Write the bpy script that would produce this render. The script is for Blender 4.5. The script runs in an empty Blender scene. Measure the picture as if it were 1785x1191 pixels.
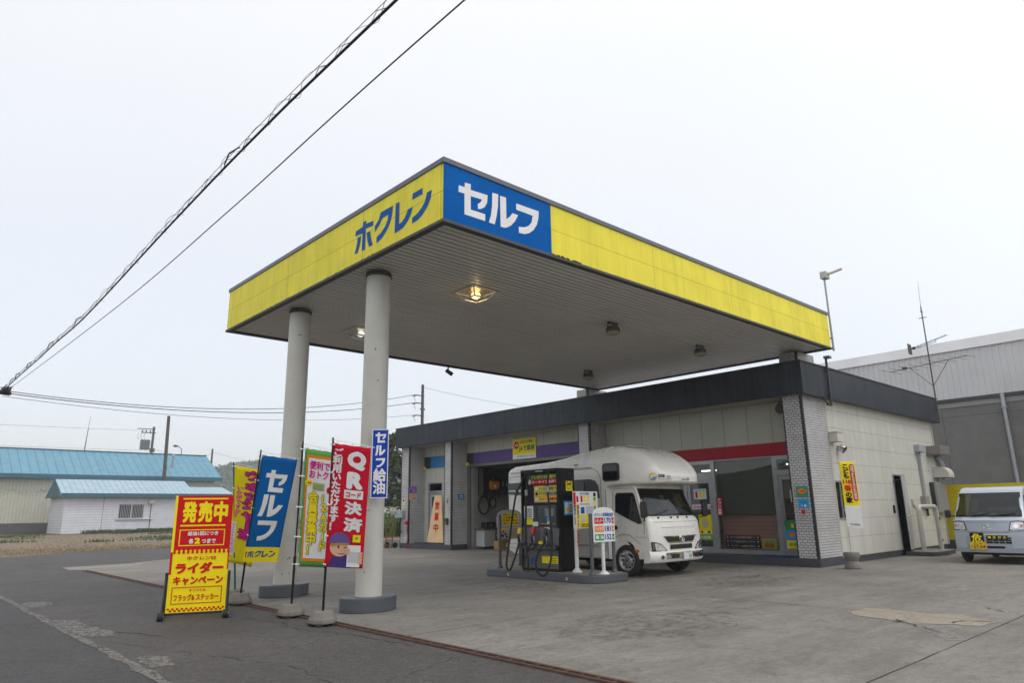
import bpy, bmesh, math, random
from mathutils import Vector, Matrix
R = math.radians
rnd = random.Random(7)
C = bpy.context.scene.collection
scene = bpy.context.scene

# ------------------------------------------------------------------ camera
cam_d = bpy.data.cameras.new('camera'); cam = bpy.data.objects.new('camera', cam_d); C.objects.link(cam)
cam_d.sensor_fit = 'HORIZONTAL'; cam_d.sensor_width = 36.0; cam_d.lens = 1211.588 * 36 / 1785
cam_d.clip_start = 0.1; cam_d.clip_end = 3000
rt = Vector((0.7374564, -0.6752335, -0.0147565)); up = Vector((-0.1506082, -0.1857069, 0.9709944)); fw = Vector((0.6583883, 0.7138436, 0.2386465))
cam.matrix_world = Matrix(((rt.x, up.x, -fw.x, -5.192), (rt.y, up.y, -fw.y, -6.949), (rt.z, up.z, -fw.z, 1.35), (0, 0, 0, 1)))
scene.camera = cam
# ------------------------------------------------------------------ world: overcast sky
SUN_EL, SUN_AZ = R(58), R(-62)          # azimuth of the sun in the ground plane, measured from +X
w = bpy.data.worlds.new('World'); scene.world = w; w.use_nodes = True
nt = w.node_tree; nt.nodes.clear()
N = nt.nodes.new; L = nt.links.new
out = N('ShaderNodeOutputWorld'); add = N('ShaderNodeAddShader'); b1 = N('ShaderNodeBackground'); b2 = N('ShaderNodeBackground')
sky = N('ShaderNodeTexSky'); sky.sky_type = 'NISHITA'; sky.sun_disc = False; sky.sun_elevation = SUN_EL; sky.sun_rotation = math.pi / 2 - SUN_AZ
L(sky.outputs[0], b1.inputs[0]); b1.inputs[1].default_value = 0.05
tc = N('ShaderNodeTexCoord'); sep = N('ShaderNodeSeparateXYZ'); L(tc.outputs['Generated'], sep.inputs[0])
dot = N('ShaderNodeVectorMath'); dot.operation = 'DOT_PRODUCT'; L(tc.outputs['Generated'], dot.inputs[0]); dot.inputs[1].default_value = Vector((-0.06, -0.48, 0.87)).normalized()
noi = N('ShaderNodeTexNoise'); noi.inputs['Scale'].default_value = 1.6; noi.inputs['Detail'].default_value = 5; L(tc.outputs['Generated'], noi.inputs[0])
ma = N('ShaderNodeMath'); ma.operation = 'MULTIPLY_ADD'; L(noi.outputs[0], ma.inputs[0]); ma.inputs[1].default_value = 0.26; L(dot.outputs['Value'], ma.inputs[2])
cr = N('ShaderNodeValToRGB'); L(ma.outputs[0], cr.inputs[0])
e = cr.color_ramp.elements; e[0].position = 0.0; e[0].color = (0.70, 0.70, 0.695, 1); e[1].position = 1.0; e[1].color = (1.12, 1.06, 1.0, 1)
k = cr.color_ramp.elements.new(0.35); k.color = (0.82, 0.805, 0.775, 1)
k = cr.color_ramp.elements.new(0.72); k.color = (1.02, 0.98, 0.93, 1)
L(cr.outputs[0], b2.inputs[0]); b2.inputs[1].default_value = 1.0
L(b1.outputs[0], add.inputs[0]); L(b2.outputs[0], add.inputs[1]); L(add.outputs[0], out.inputs[0])
# ------------------------------------------------------------------ sun (veiled by cloud)
sd = bpy.data.lights.new('sun', 'SUN'); sd.energy = 0.7; sd.angle = R(25); sd.color = (1, 0.97, 0.93)
so = bpy.data.objects.new('sun', sd); C.objects.link(so)
sdir = Vector((math.cos(SUN_EL) * math.cos(SUN_AZ), math.cos(SUN_EL) * math.sin(SUN_AZ), math.sin(SUN_EL)))
so.rotation_euler = sdir.to_track_quat('Z', 'Y').to_euler()
so.location = (0, -10, 30)
vs = scene.view_settings; vs.view_transform = 'Standard'; vs.look = 'None'; vs.exposure = 0.19; vs.gamma = 1.0; vs.use_curve_mapping = False
scene.cycles.max_bounces = 6; scene.cycles.transparent_max_bounces = 8

# ------------------------------------------------------------------ materials
MATS = {}
def base_mat(name):
    m = bpy.data.materials.new(name); m.use_nodes = True; t = m.node_tree
    return m, t, t.nodes['Principled BSDF']
def objco(t, scale=(1, 1, 1)):
    tcn = t.nodes.new('ShaderNodeTexCoord'); return tcn.outputs['Object']
def noise(t, v, scale, detail=4, rough=0.55):
    n = t.nodes.new('ShaderNodeTexNoise'); n.inputs['Scale'].default_value = scale; n.inputs['Detail'].default_value = detail; n.inputs['Roughness'].default_value = rough
    t.links.new(v, n.inputs[0]); return n.outputs[0]
def ramp(t, f, stops):
    n = t.nodes.new('ShaderNodeValToRGB'); t.links.new(f, n.inputs[0]); el = n.color_ramp.elements
    while len(el) < len(stops): el.new(0.5)
    for q, (p, c) in zip(el, stops):
        q.position = p; q.color = (c, c, c, 1) if isinstance(c, (int, float)) else (*c, 1)
    return n.outputs[0]
def mix(t, f, a, b, mode='MIX'):
    n = t.nodes.new('ShaderNodeMix'); n.data_type = 'RGBA'; n.blend_type = mode
    for s, v in ((0, f), (6, a), (7, b)):
        if hasattr(v, 'links'): t.links.new(v, n.inputs[s])
        elif s == 0: n.inputs[0].default_value = v
        else: n.inputs[s].default_value = (*v, 1)
    return n.outputs[2]
def mth(t, op, a, b=0.0):
    n = t.nodes.new('ShaderNodeMath'); n.operation = op
    for i, v in ((0, a), (1, b)):
        if hasattr(v, 'links'): t.links.new(v, n.inputs[i])
        else: n.inputs[i].default_value = v
    return n.outputs[0]
def bump(t, p, h, st, dist=0.01, prev=None):
    b = t.nodes.new('ShaderNodeBump'); b.inputs['Strength'].default_value = st; b.inputs['Distance'].default_value = dist
    t.links.new(h, b.inputs['Height']); 
    if prev is not None: t.links.new(prev, b.inputs['Normal'])
    t.links.new(b.outputs[0], p.inputs['Normal']); return b.outputs[0]
def mat(name, col, rough=0.5, metal=0.0, var=0.10, vsc=2.5, bmp=0.0, bsc=60, dirt=0.0, dcol=(0.10, 0.085, 0.065), coat=0.0, spec=0.5, chips=0.0, ccol=(0.11, 0.055, 0.025)):
    if name in MATS: return MATS[name]
    m, t, p = base_mat(name); v = objco(t)
    n1 = noise(t, v, vsc, 5); f = ramp(t, n1, [(0.3, 1 - var), (0.7, 1 + var)])
    c = mix(t, 1.0, col, f, 'MULTIPLY')
    if dirt:
        n2 = noise(t, v, vsc * 2.3, 6, 0.65); c = mix(t, ramp(t, n2, [(0.48, 0.0), (0.75, dirt)]), c, dcol)
    if chips:
        n3 = noise(t, v, chips, 3, 0.6); c = mix(t, ramp(t, n3, [(0.70, 0.0), (0.725, 0.85)]), c, ccol)
        mp = t.nodes.new('ShaderNodeMapping'); mp.inputs['Scale'].default_value = (9, 9, 0.7); t.links.new(v, mp.inputs[0]); c = mix(t, ramp(t, noise(t, mp.outputs[0], 1.0, 4), [(0.62, 0.0), (0.80, 0.35)]), c, dcol)
    t.links.new(c, p.inputs['Base Color'])
    p.inputs['Metallic'].default_value = metal; p.inputs['Coat Weight'].default_value = coat; p.inputs['Specular IOR Level'].default_value = spec
    r = ramp(t, noise(t, v, vsc * 4, 3), [(0.3, max(0.02, rough - 0.03)), (0.7, min(1, rough + 0.03))]); t.links.new(r, p.inputs['Roughness'])
    if bmp: bump(t, p, noise(t, v, bsc, 3), bmp)
    MATS[name] = m; return m
def brick(name, c1, c2, mortar, bw, rh, ms, offset=0.5, sh=(0, 0), rough=0.6, bmp=0.4, dirt=0.15, axes='wall', smooth=0.1, freq=2, vary=0.08, vsc=1.5, spec=0.2, rain=0.0):
    m, t, p = base_mat(name); v = objco(t)
    s = t.nodes.new('ShaderNodeSeparateXYZ'); t.links.new(v, s.inputs[0])
    cb = t.nodes.new('ShaderNodeCombineXYZ')
    u = mth(t, 'ADD', s.outputs[0], s.outputs[1]) if axes == 'wall' else s.outputs[0]; t.links.new(mth(t, 'ADD', u, sh[0] + 200 * bw), cb.inputs[0]); t.links.new(mth(t, 'ADD', s.outputs[2], sh[1] + 20 * rh), cb.inputs[1])
    b = t.nodes.new('ShaderNodeTexBrick'); b.offset = offset; b.offset_frequency = freq; b.inputs['Scale'].default_value = 1
    b.inputs['Brick Width'].default_value = bw; b.inputs['Row Height'].default_value = rh; b.inputs['Mortar Size'].default_value = ms; b.inputs['Mortar Smooth'].default_value = smooth
    b.inputs['Color1'].default_value = (*c1, 1); b.inputs['Color2'].default_value = (*c2, 1); b.inputs['Mortar'].default_value = (*mortar, 1)
    t.links.new(cb.outputs[0], b.inputs[0])
    c = mix(t, 1.0, b.outputs[0], ramp(t, noise(t, v, vsc, 5), [(0.3, 1 - vary), (0.7, 1 + vary)]), 'MULTIPLY')
    c = mix(t, ramp(t, noise(t, v, 3.1, 6, 0.7), [(0.5, 0.0), (0.8, dirt)]), c, (0.12, 0.10, 0.08))
    if rain:
        mp = t.nodes.new('ShaderNodeMapping'); mp.inputs['Scale'].default_value = (7, 7, 0.45); t.links.new(v, mp.inputs[0]); c = mix(t, 1.0, c, ramp(t, noise(t, mp.outputs[0], 1.0, 7, 0.7), [(0.42, 1.0), (0.75, 1 - rain)]), 'MULTIPLY')
    t.links.new(c, p.inputs['Base Color']); p.inputs['Roughness'].default_value = rough; p.inputs['Specular IOR Level'].default_value = spec
    inv = mth(t, 'SUBTRACT', 1.0, b.outputs[1]); bump(t, p, inv, bmp, 0.01)
    MATS[name] = m; return m
def glass(name, tint=(0.03, 0.035, 0.035), trans=0.5, rough=0.02):
    m = bpy.data.materials.new(name); m.use_nodes = True; t = m.node_tree; t.nodes.clear(); Nn = t.nodes.new; Ln = t.links.new
    o = Nn('ShaderNodeOutputMaterial'); mx = Nn('ShaderNodeMixShader'); g = Nn('ShaderNodeBsdfGlossy'); tr = Nn('ShaderNodeBsdfTransparent'); fr = Nn('ShaderNodeLayerWeight'); pw = Nn('ShaderNodeMath'); pw.operation = 'POWER'; pw.inputs[1].default_value = 4.5; ma = Nn('ShaderNodeMath'); ma.operation = 'MULTIPLY_ADD'; ma.inputs[1].default_value = 0.92; ma.inputs[2].default_value = 0.05
    g.inputs['Roughness'].default_value = rough; g.inputs[0].default_value = (0.62, 0.65, 0.65, 1); tr.inputs[0].default_value = (trans, trans * 1.02, trans, 1)
    Ln(fr.outputs['Facing'], pw.inputs[0]); Ln(pw.outputs[0], ma.inputs[0]); Ln(ma.outputs[0], mx.inputs[0]); Ln(tr.outputs[0], mx.inputs[1]); Ln(g.outputs[0], mx.inputs[2]); Ln(mx.outputs[0], o.inputs[0]); MATS[name] = m; return m
def emit(name, col, st):
    m, t, p = base_mat(name); p.inputs['Base Color'].default_value = (0.8, 0.8, 0.75, 1); p.inputs['Emission Color'].default_value = (*col, 1); p.inputs['Emission Strength'].default_value = st
    MATS[name] = m; return m
def paper(name, col): return mat(name, col, 0.6, var=0.05, vsc=4, spec=0.15)

YEL = (0.90, 0.79, 0.085); BLU = (0.003, 0.085, 0.36)
ink_black = paper('ink_black', (0.015, 0.015, 0.018)); ink_white = paper('ink_white', (0.80, 0.80, 0.80)); ink_red = paper('ink_red', (0.60, 0.006, 0.010))
ink_yellow = paper('ink_yellow', (0.92, 0.74, 0.008)); ink_blue = paper('ink_blue', (0.002, 0.095, 0.36)); ink_green = paper('ink_green', (0.02, 0.30, 0.07)); ink_orange = paper('ink_orange', (0.85, 0.25, 0.01))
ink_magenta = paper('ink_magenta', (0.66, 0.01, 0.28)); ink_purple = paper('ink_purple', (0.07, 0.04, 0.19)); ink_cyan = paper('ink_cyan', (0.03, 0.35, 0.68)); ink_pink = paper('ink_pink', (0.72, 0.25, 0.45)); ink_skin = paper('ink_skin', (0.75, 0.45, 0.30))
ink_lime = paper('ink_lime', (0.18, 0.44, 0.05)); ink_teal = paper('ink_teal', (0.02, 0.27, 0.25)); ink_cream = paper('ink_cream', (0.78, 0.60, 0.36)); ink_navy = paper('ink_navy', (0.01, 0.02, 0.09)); ink_lilac = paper('ink_lilac', (0.40, 0.18, 0.50))
black_paint = mat('black_paint', (0.015, 0.015, 0.016), 0.35); black_rubber = mat('black_rubber', (0.018, 0.018, 0.018), 0.75, var=0.2); dark_void = mat('dark_void', (0.006, 0.006, 0.007), 0.9)
grey_paint = mat('grey_paint', (0.070, 0.080, 0.095), 0.5, dirt=0.3, chips=9.0, ccol=(0.16, 0.15, 0.14)); trim_dark = mat('trim_dark', (0.022, 0.027, 0.033), 0.45, dirt=0.15)
alu = mat('aluminium', (0.36, 0.37, 0.39), 0.38, 0.5, dirt=0.1); steel = mat('steel', (0.30, 0.31, 0.32), 0.4, 0.8); chrome = mat('chrome', (0.75, 0.76, 0.78), 0.08, 1.0, var=0.03); galv = mat('galvanised', (0.33, 0.35, 0.37), 0.5, 0.4, dirt=0.2)
white_paint = mat('white_paint', (0.74, 0.75, 0.75), 0.45, dirt=0.06); rust = mat('rust_brown', (0.085, 0.040, 0.028), 0.8, var=0.4, vsc=6, bmp=0.4)
concrete_grey = mat('cast_concrete', (0.20, 0.185, 0.165), 0.9, var=0.2, bmp=0.5, bsc=90, dirt=0.4)
clear_glass = glass('clear_glass', trans=0.86); dark_glass = glass('dark_glass', trans=0.10); screen_glass = glass('windscreen_glass', tint=(0.02, 0.02, 0.02), trans=0.36)
lamp_warm = emit('lamp_warm', (1.0, 0.62, 0.22), 3.0); lamp_white = emit('lamp_white', (1.0, 0.97, 0.86), 1.1); tube_white = emit('tube_white', (0.95, 1.0, 0.92), 4.0)

# ------------------------------------------------------------------ mesh collector
class G:
    def __init__(s, fn=None): s.v = []; s.f = []; s.m = []; s.s = []; s.fn = fn; s.R = []
    def add(s, vs_, fs, mi=0, sm=False):
        o = len(s.v); s.v += [Vector(s.fn(*q)) if s.fn else Vector(q) for q in vs_]
        for f in fs: s.f.append([o + i for i in f]); s.m.append(mi); s.s.append(sm)
        return s
    def bx(s, x0, x1, y0, y1, z0, z1, mi=0):
        return s.add([(x0, y0, z0), (x1, y0, z0), (x1, y1, z0), (x0, y1, z0), (x0, y0, z1), (x1, y0, z1), (x1, y1, z1), (x0, y1, z1)],
                     [(3, 2, 1, 0), (4, 5, 6, 7), (0, 1, 5, 4), (1, 2, 6, 5), (2, 3, 7, 6), (3, 0, 4, 7)], mi)
    def cyl(s, p, q, r, r2=None, n=12, mi=0, sm=True):
        p = Vector(p); q = Vector(q); r2 = r if r2 is None else r2; d = (q - p).normalized(); a = d.orthogonal().normalized(); b = d.cross(a)
        vs_ = []
        for c, rr in ((p, r), (q, r2)):
            for i in range(n):
                t = 2 * math.pi * i / n; vs_.append(c + a * math.cos(t) * rr + b * math.sin(t) * rr)
        s.add(vs_, [(i, (i + 1) % n, n + (i + 1) % n, n + i) for i in range(n)], mi, sm)
        s.add(vs_[:n], [tuple(range(n - 1, -1, -1))], mi); return s.add(vs_[n:], [tuple(range(n))], mi)
    def tube(s, pts, r, n=8, mi=0, closed=False):
        pts = [Vector(p) for p in pts]; m = len(pts); vs_ = []; prev = None
        for i, p in enumerate(pts):
            d = (pts[(i + 1) % m] - pts[i - 1]) if closed else (pts[min(i + 1, m - 1)] - pts[max(i - 1, 0)])
            d.normalize(); a = d.orthogonal().normalized() if prev is None else (prev - d * prev.dot(d)).normalized(); prev = a; b = d.cross(a)
            rr = r[i] if isinstance(r, (list, tuple)) else r
            for j in range(n):
                t = 2 * math.pi * j / n; vs_.append(p + a * math.cos(t) * rr + b * math.sin(t) * rr)
        fs = [(i * n + j, i * n + (j + 1) % n, ((i + 1) % m) * n + (j + 1) % n, ((i + 1) % m) * n + j) for i in range(m if closed else m - 1) for j in range(n)]
        s.add(vs_, fs, mi, True)
        if not closed: s.add(vs_[:n], [tuple(range(n - 1, -1, -1))], mi); s.add(vs_[-n:], [tuple(range(n))], mi)
        return s
    def prism(s, pts, ext, mi=0):
        pts = [Vector(p) for p in pts]; ext = Vector(ext); n = len(pts)
        nrm = Vector((0, 0, 0))
        for i in range(n): nrm += pts[i].cross(pts[(i + 1) % n])
        if nrm.dot(ext) > 0: pts.reverse()
        vs_ = pts + [p + ext for p in pts]
        return s.add(vs_, [tuple(range(n)), tuple(range(2 * n - 1, n - 1, -1))] + [(i + n, (i + 1) % n + n, (i + 1) % n, i) for i in range(n)], mi)
    def flat(s, pts, mi=0): return s.add(pts, [tuple(range(len(pts)))], mi)
    def lathe(s, prof, c=(0, 0, 0), n=24, mi=0, sm=True, ph=0.0, axis='z', caps=True):
        c = Vector(c); vs_ = []
        for r, z in prof:
            for i in range(n):
                t = 2 * math.pi * i / n + ph; a, b = r * math.cos(t), r * math.sin(t)
                vs_.append(c + (Vector((a, b, z)) if axis == 'z' else Vector((z, a, b)) if axis == 'x' else Vector((b, z, a))))
        fs = [(k * n + i, k * n + (i + 1) % n, (k + 1) * n + (i + 1) % n, (k + 1) * n + i) for k in range(len(prof) - 1) for i in range(n)]
        s.add(vs_, fs, mi, sm)
        if caps: s.add(vs_[:n], [tuple(range(n - 1, -1, -1))], mi); s.add(vs_[-n:], [tuple(range(n))], mi)
        return s
    def loft(s, rings, mi=0, sm=True, caps=True):
        n = len(rings[0]); vs_ = [v for r in rings for v in r]
        s.add(vs_, [(k * n + i, k * n + (i + 1) % n, (k + 1) * n + (i + 1) % n, (k + 1) * n + i) for k in range(len(rings) - 1) for i in range(n)], mi, sm)
        if caps: s.add(rings[0], [tuple(range(n - 1, -1, -1))], mi); s.add(rings[-1], [tuple(range(n))], mi)
        return s
    def build(s, name, mats, parent=None, world=False, bev=0.0, seg=2, autosm=None):
        me = bpy.data.meshes.new(name); inv = None
        if world and parent is not None: inv = WM[parent.name].inverted()
        me.from_pydata([inv @ q for q in s.v] if inv else s.v, [], s.f)
        for m in (mats if isinstance(mats, (list, tuple)) else [mats]): me.materials.append(m)
        me.polygons.foreach_set('material_index', s.m); me.polygons.foreach_set('use_smooth', s.s); me.update()
        o = bpy.data.objects.new(name, me); C.objects.link(o)
        if parent is not None:
            o.parent = parent; WM[o.name] = WM[parent.name]
        else: WM[o.name] = Matrix.Identity(4)
        if bev:
            b = o.modifiers.new('bevel', 'BEVEL'); b.width = bev; b.segments = seg; b.limit_method = 'ANGLE'; b.angle_limit = R(40); b.harden_normals = False
        return o
WM = {}
def tag(o, label, cat, group=None):
    o['label'] = label; o['category'] = cat
    if group: o['group'] = group
    return o
def thing(name, label, cat, loc=(0, 0, 0), rz=0.0, group=None):
    o = bpy.data.objects.new(name, None); C.objects.link(o); o.location = loc; o.rotation_euler = (0, 0, rz); o.empty_display_size = 0.2
    WM[o.name] = Matrix.Translation(Vector(loc)) @ Matrix.Rotation(rz, 4, 'Z'); return tag(o, label, cat, group)
def struct(name, g, mats, kind='structure'):
    o = g.build(name, mats); o['kind'] = kind; return o
def dup(root, loc, rz, label, group):
    def cp(o, par):
        c = o.copy(); C.objects.link(c)
        if par is not None: c.parent = par
        for ch in list(o.children): cp(ch, c)
        return c
    r = cp(root, None); r.location = loc; r.rotation_euler = (0, 0, rz); r['label'] = label; r['group'] = group
    WM[r.name] = Matrix.Translation(Vector(loc)) @ Matrix.Rotation(rz, 4, 'Z'); return r

# ------------------------------------------------------------------ lettering
GC = {}
def glyph(t, bold):
    k = (t, bold)
    if k in GC: return GC[k]
    cu = bpy.data.curves.new('lettering', 'FONT'); cu.body = t; cu.offset = bold; cu.resolution_u = 3
    o = bpy.data.objects.new('lettering', cu); C.objects.link(o); bpy.context.view_layer.update()
    me = bpy.data.meshes.new_from_object(o.evaluated_get(bpy.context.evaluated_depsgraph_get()))
    vs_ = [(v.co.x, v.co.y) for v in me.vertices]; fs = [tuple(p.vertices) for p in me.polygons]
    bpy.data.objects.remove(o); bpy.data.curves.remove(cu); bpy.data.meshes.remove(me); GC[k] = (vs_, fs); return GC[k]
def pl(org, u, v):
    org = Vector(org); u = Vector(u); v = Vector(v); return lambda a, b: org + u * a + v * b
def layer(g, fn, u0, v0, u1, v1, up_=1):
    """prints that overlap earlier prints of the same sign lie a hair nearer"""
    lv = 0
    for a, b, c, d, l in g.R:
        if u0 < c and a < u1 and v0 < d and b < v1: lv = max(lv, l)
    g.R.append((u0, v0, u1, v1, lv + up_))
    if lv == 0: return fn
    cx, cy = (u0 + u1) / 2, (v0 + v1) / 2; e_ = 0.01; p = fn(cx, cy); nn = (fn(cx + e_, cy) - p).cross(fn(cx, cy + e_) - p)
    if nn.length < 1e-12: return fn
    nn = nn.normalized() * lv * 0.0002; return lambda a, b: fn(a, b) + nn
def put(g, vs_, fs, fn, mi, bold):
    """glyph mesh in em units through fn; bold = several copies shifted by bold, each a hair nearer"""
    xs = [q[0] for q in vs_]; ys = [q[1] for q in vs_]; cx, cy = sum(xs) / len(xs), sum(ys) / len(ys); p = fn(cx, cy); e_ = 0.01
    nn = (fn(cx + e_, cy) - p).cross(fn(cx, cy + e_) - p); nn = nn.normalized() if nn.length > 1e-12 else Vector((0, 0, 0))
    sh = [(0, 0)] + ([(bold * math.cos(a * math.pi / 4), bold * math.sin(a * math.pi / 4)) for a in range(8)] if bold > 0.004 else [])
    for k, (a, b) in enumerate(sh): g.add([fn(x + a, y + b) + nn * (k * 0.00018) for x, y in vs_], fs, mi)
def txt(g, t, fn, u0, v0, u1, v1, mi=0, bold=0.015, slant=0.0):
    vs_, fs = glyph(t, 0.004)
    if not vs_: return
    fn = layer(g, fn, u0, v0, u1, v1, 9 if bold > 0.004 else 1)
    xs = [q[0] for q in vs_]; ys = [q[1] for q in vs_]; ax, bx_, ay, by_ = min(xs) - bold, max(xs) + bold, min(ys) - bold, max(ys) + bold
    put(g, vs_, fs, lambda x, y: fn(u0 + (u1 - u0) * (x - ax) / (bx_ - ax), v0 + (v1 - v0) * (y - ay) / (by_ - ay)), mi, bold)
def vtxt(g, t, fn, u0, v0, u1, v1, mi=0, bold=0.015):
    n = len(t); h = (v1 - v0) / n; fn = layer(g, fn, u0, v0, u1, v1, 9 if bold > 0.004 else 1)
    for i, ch in enumerate(t):
        q, fs = glyph(ch, 0.004); cx = (u0 + u1) / 2; cy = v1 - i * h - h / 2
        rot = ch in 'ー~'; ox = 0.33 if ch.isascii() else 0.5
        def f_(x, y):
            a, b = (x - ox, y - 0.36)
            if rot: a, b = b, -a
            return fn(cx + a * (u1 - u0) * 1.05, cy + b * h * 1.05)
        put(g, q, fs, f_, mi, bold)
def quad(g, fn, u0, v0, u1, v1, mi=0, n=1, lay=True):
    if lay: fn = layer(g, fn, u0 + 1e-5, v0 + 1e-5, u1 - 1e-5, v1 - 1e-5)
    for j in range(n):
        a = v0 + (v1 - v0) * j / n; b = v0 + (v1 - v0) * (j + 1) / n
        g.add([fn(u0, a), fn(u1, a), fn(u1, b), fn(u0, b)], [(0, 1, 2, 3)], mi)
def frame(g, fn, u0, v0, u1, v1, t, mi=0, tv=None):
    tv = tv or t
    quad(g, fn, u0, v0, u1, v0 + tv, mi); quad(g, fn, u0, v1 - tv, u1, v1, mi); quad(g, fn, u0, v0 + tv, u0 + t, v1 - tv, mi); quad(g, fn, u1 - t, v0 + tv, u1, v1 - tv, mi)
def disc(g, fn, u, v, ru, rv, mi=0, n=20):
    fn = layer(g, fn, u - ru, v - rv, u + ru, v + rv); g.add([fn(u + ru * math.cos(2 * math.pi * i / n), v + rv * math.sin(2 * math.pi * i / n)) for i in range(n)], [tuple(range(n))], mi)
def lines(g, fn, u0, v0, u1, v1, n, mi=0, fill=0.55):
    h = (v1 - v0) / n; fn = layer(g, fn, u0, v0, u1, v1)
    for i in range(n):
        a = u0
        while a < u1 - 0.004:
            b = min(u1, a + (u1 - u0) * rnd.uniform(0.06, 0.3)); quad(g, fn, a, v0 + i * h, b, v0 + i * h + h * fill, mi, lay=False); a = b + (u1 - u0) * rnd.uniform(0.01, 0.05)
def plate(name, label, cat, loc, rz, w_, h, mats, draw, th=0.012, group=None, name_panel='panel'):
    """flat sign whose face looks along local -Y, its lower left front corner at loc"""
    t = thing(name, label, cat, loc, rz, group)
    G().bx(0, w_, 0, th, 0, h, 0).build(name_panel, mats[0], t)
    g = G(); draw(g, pl((0, -0.003, 0), (1, 0, 0), (0, 0, 1))); g.build('lettering', mats, t); return t
# lettering shapes of the canopy fascia (metres along the fascia, height)
SE = [[(0.35, 5.814), (0.457, 5.823), (0.457, 5.735), (0.767, 5.752), (0.757, 5.634), (0.712, 5.553), (0.649, 5.507), (0.588, 5.485), (0.584, 5.563), (0.632, 5.598), (0.664, 5.653), (0.457, 5.641), (0.457, 5.438), (0.72, 5.445), (0.719, 5.342), (0.346, 5.336), (0.346, 5.645), (0.241, 5.641), (0.244, 5.739), (0.35, 5.744)]]
RU = [[(0.857, 5.82), (0.97, 5.829), (0.962, 5.636), (0.934, 5.478), (0.896, 5.341), (0.787, 5.341), (0.828, 5.462), (0.848, 5.601)], [(1.005, 5.82), (1.122, 5.826), (1.124, 5.488), (1.191, 5.545), (1.246, 5.617), (1.36, 5.617), (1.296, 5.506), (1.217, 5.416), (1.141, 5.364), (1.084, 5.341), (1.01, 5.339)]]
FU = [[(1.325, 5.796), (1.793, 5.806), (1.783, 5.692), (1.744, 5.571), (1.67, 5.465), (1.577, 5.39), (1.487, 5.352), (1.37, 5.341), (1.368, 5.435), (1.49, 5.461), (1.57, 5.507), (1.633, 5.579), (1.662, 5.697), (1.323, 5.695)]]
HO = [[(2.065, 5.812), (1.973, 5.804), (1.977, 5.754), (1.761, 5.734), (1.763, 5.655), (1.978, 5.67), (1.977, 5.324), (2.078, 5.332), (2.073, 5.626), (2.29, 5.639), (2.289, 5.721), (2.072, 5.733)], [(2.22, 5.595), (2.115, 5.59), (2.127, 5.494), (2.16, 5.408), (2.206, 5.334), (2.3, 5.34), (2.255, 5.43), (2.226, 5.512)], [(1.948, 5.593), (1.841, 5.587), (1.819, 5.476), (1.755, 5.336), (1.859, 5.333), (1.917, 5.443)]]
KU = [[(1.553, 5.799), (1.219, 5.793), (1.242, 5.631), (1.299, 5.521), (1.389, 5.433), (1.501, 5.364), (1.649, 5.329), (1.655, 5.424), (1.528, 5.459), (1.425, 5.525), (1.365, 5.592), (1.332, 5.688), (1.497, 5.688), (1.579, 5.613), (1.709, 5.527), (1.711, 5.624), (1.606, 5.697)]]
RE = [[(1.147, 5.798), (1.046, 5.792), (1.047, 5.44), (0.972, 5.449), (0.895, 5.495), (0.824, 5.593), (0.701, 5.595), (0.74, 5.502), (0.823, 5.412), (0.948, 5.345), (1.157, 5.329)]]
NN = [[(0.711, 5.798), (0.47, 5.798), (0.467, 5.706), (0.718, 5.705)], [(0.357, 5.689), (0.245, 5.686), (0.278, 5.562), (0.348, 5.471), (0.455, 5.393), (0.565, 5.349), (0.711, 5.337), (0.712, 5.425), (0.587, 5.449), (0.477, 5.505), (0.405, 5.572)]]
def shape(g, polys, fn, box, mi=0, flip=False):
    xs = [p[0] for P in polys for p in P]; ys = [p[1] for P in polys for p in P]; x0, x1, y0, y1 = min(xs), max(xs), min(ys), max(ys); u0, v0, u1, v1 = box
    for P in polys:
        g.add([fn(u0 + (u1 - u0) * ((x1 - x) if flip else (x - x0)) / (x1 - x0), v0 + (v1 - v0) * (y - y0) / (y1 - y0)) for x, y in P], [tuple(range(len(P)))], mi)

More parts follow.
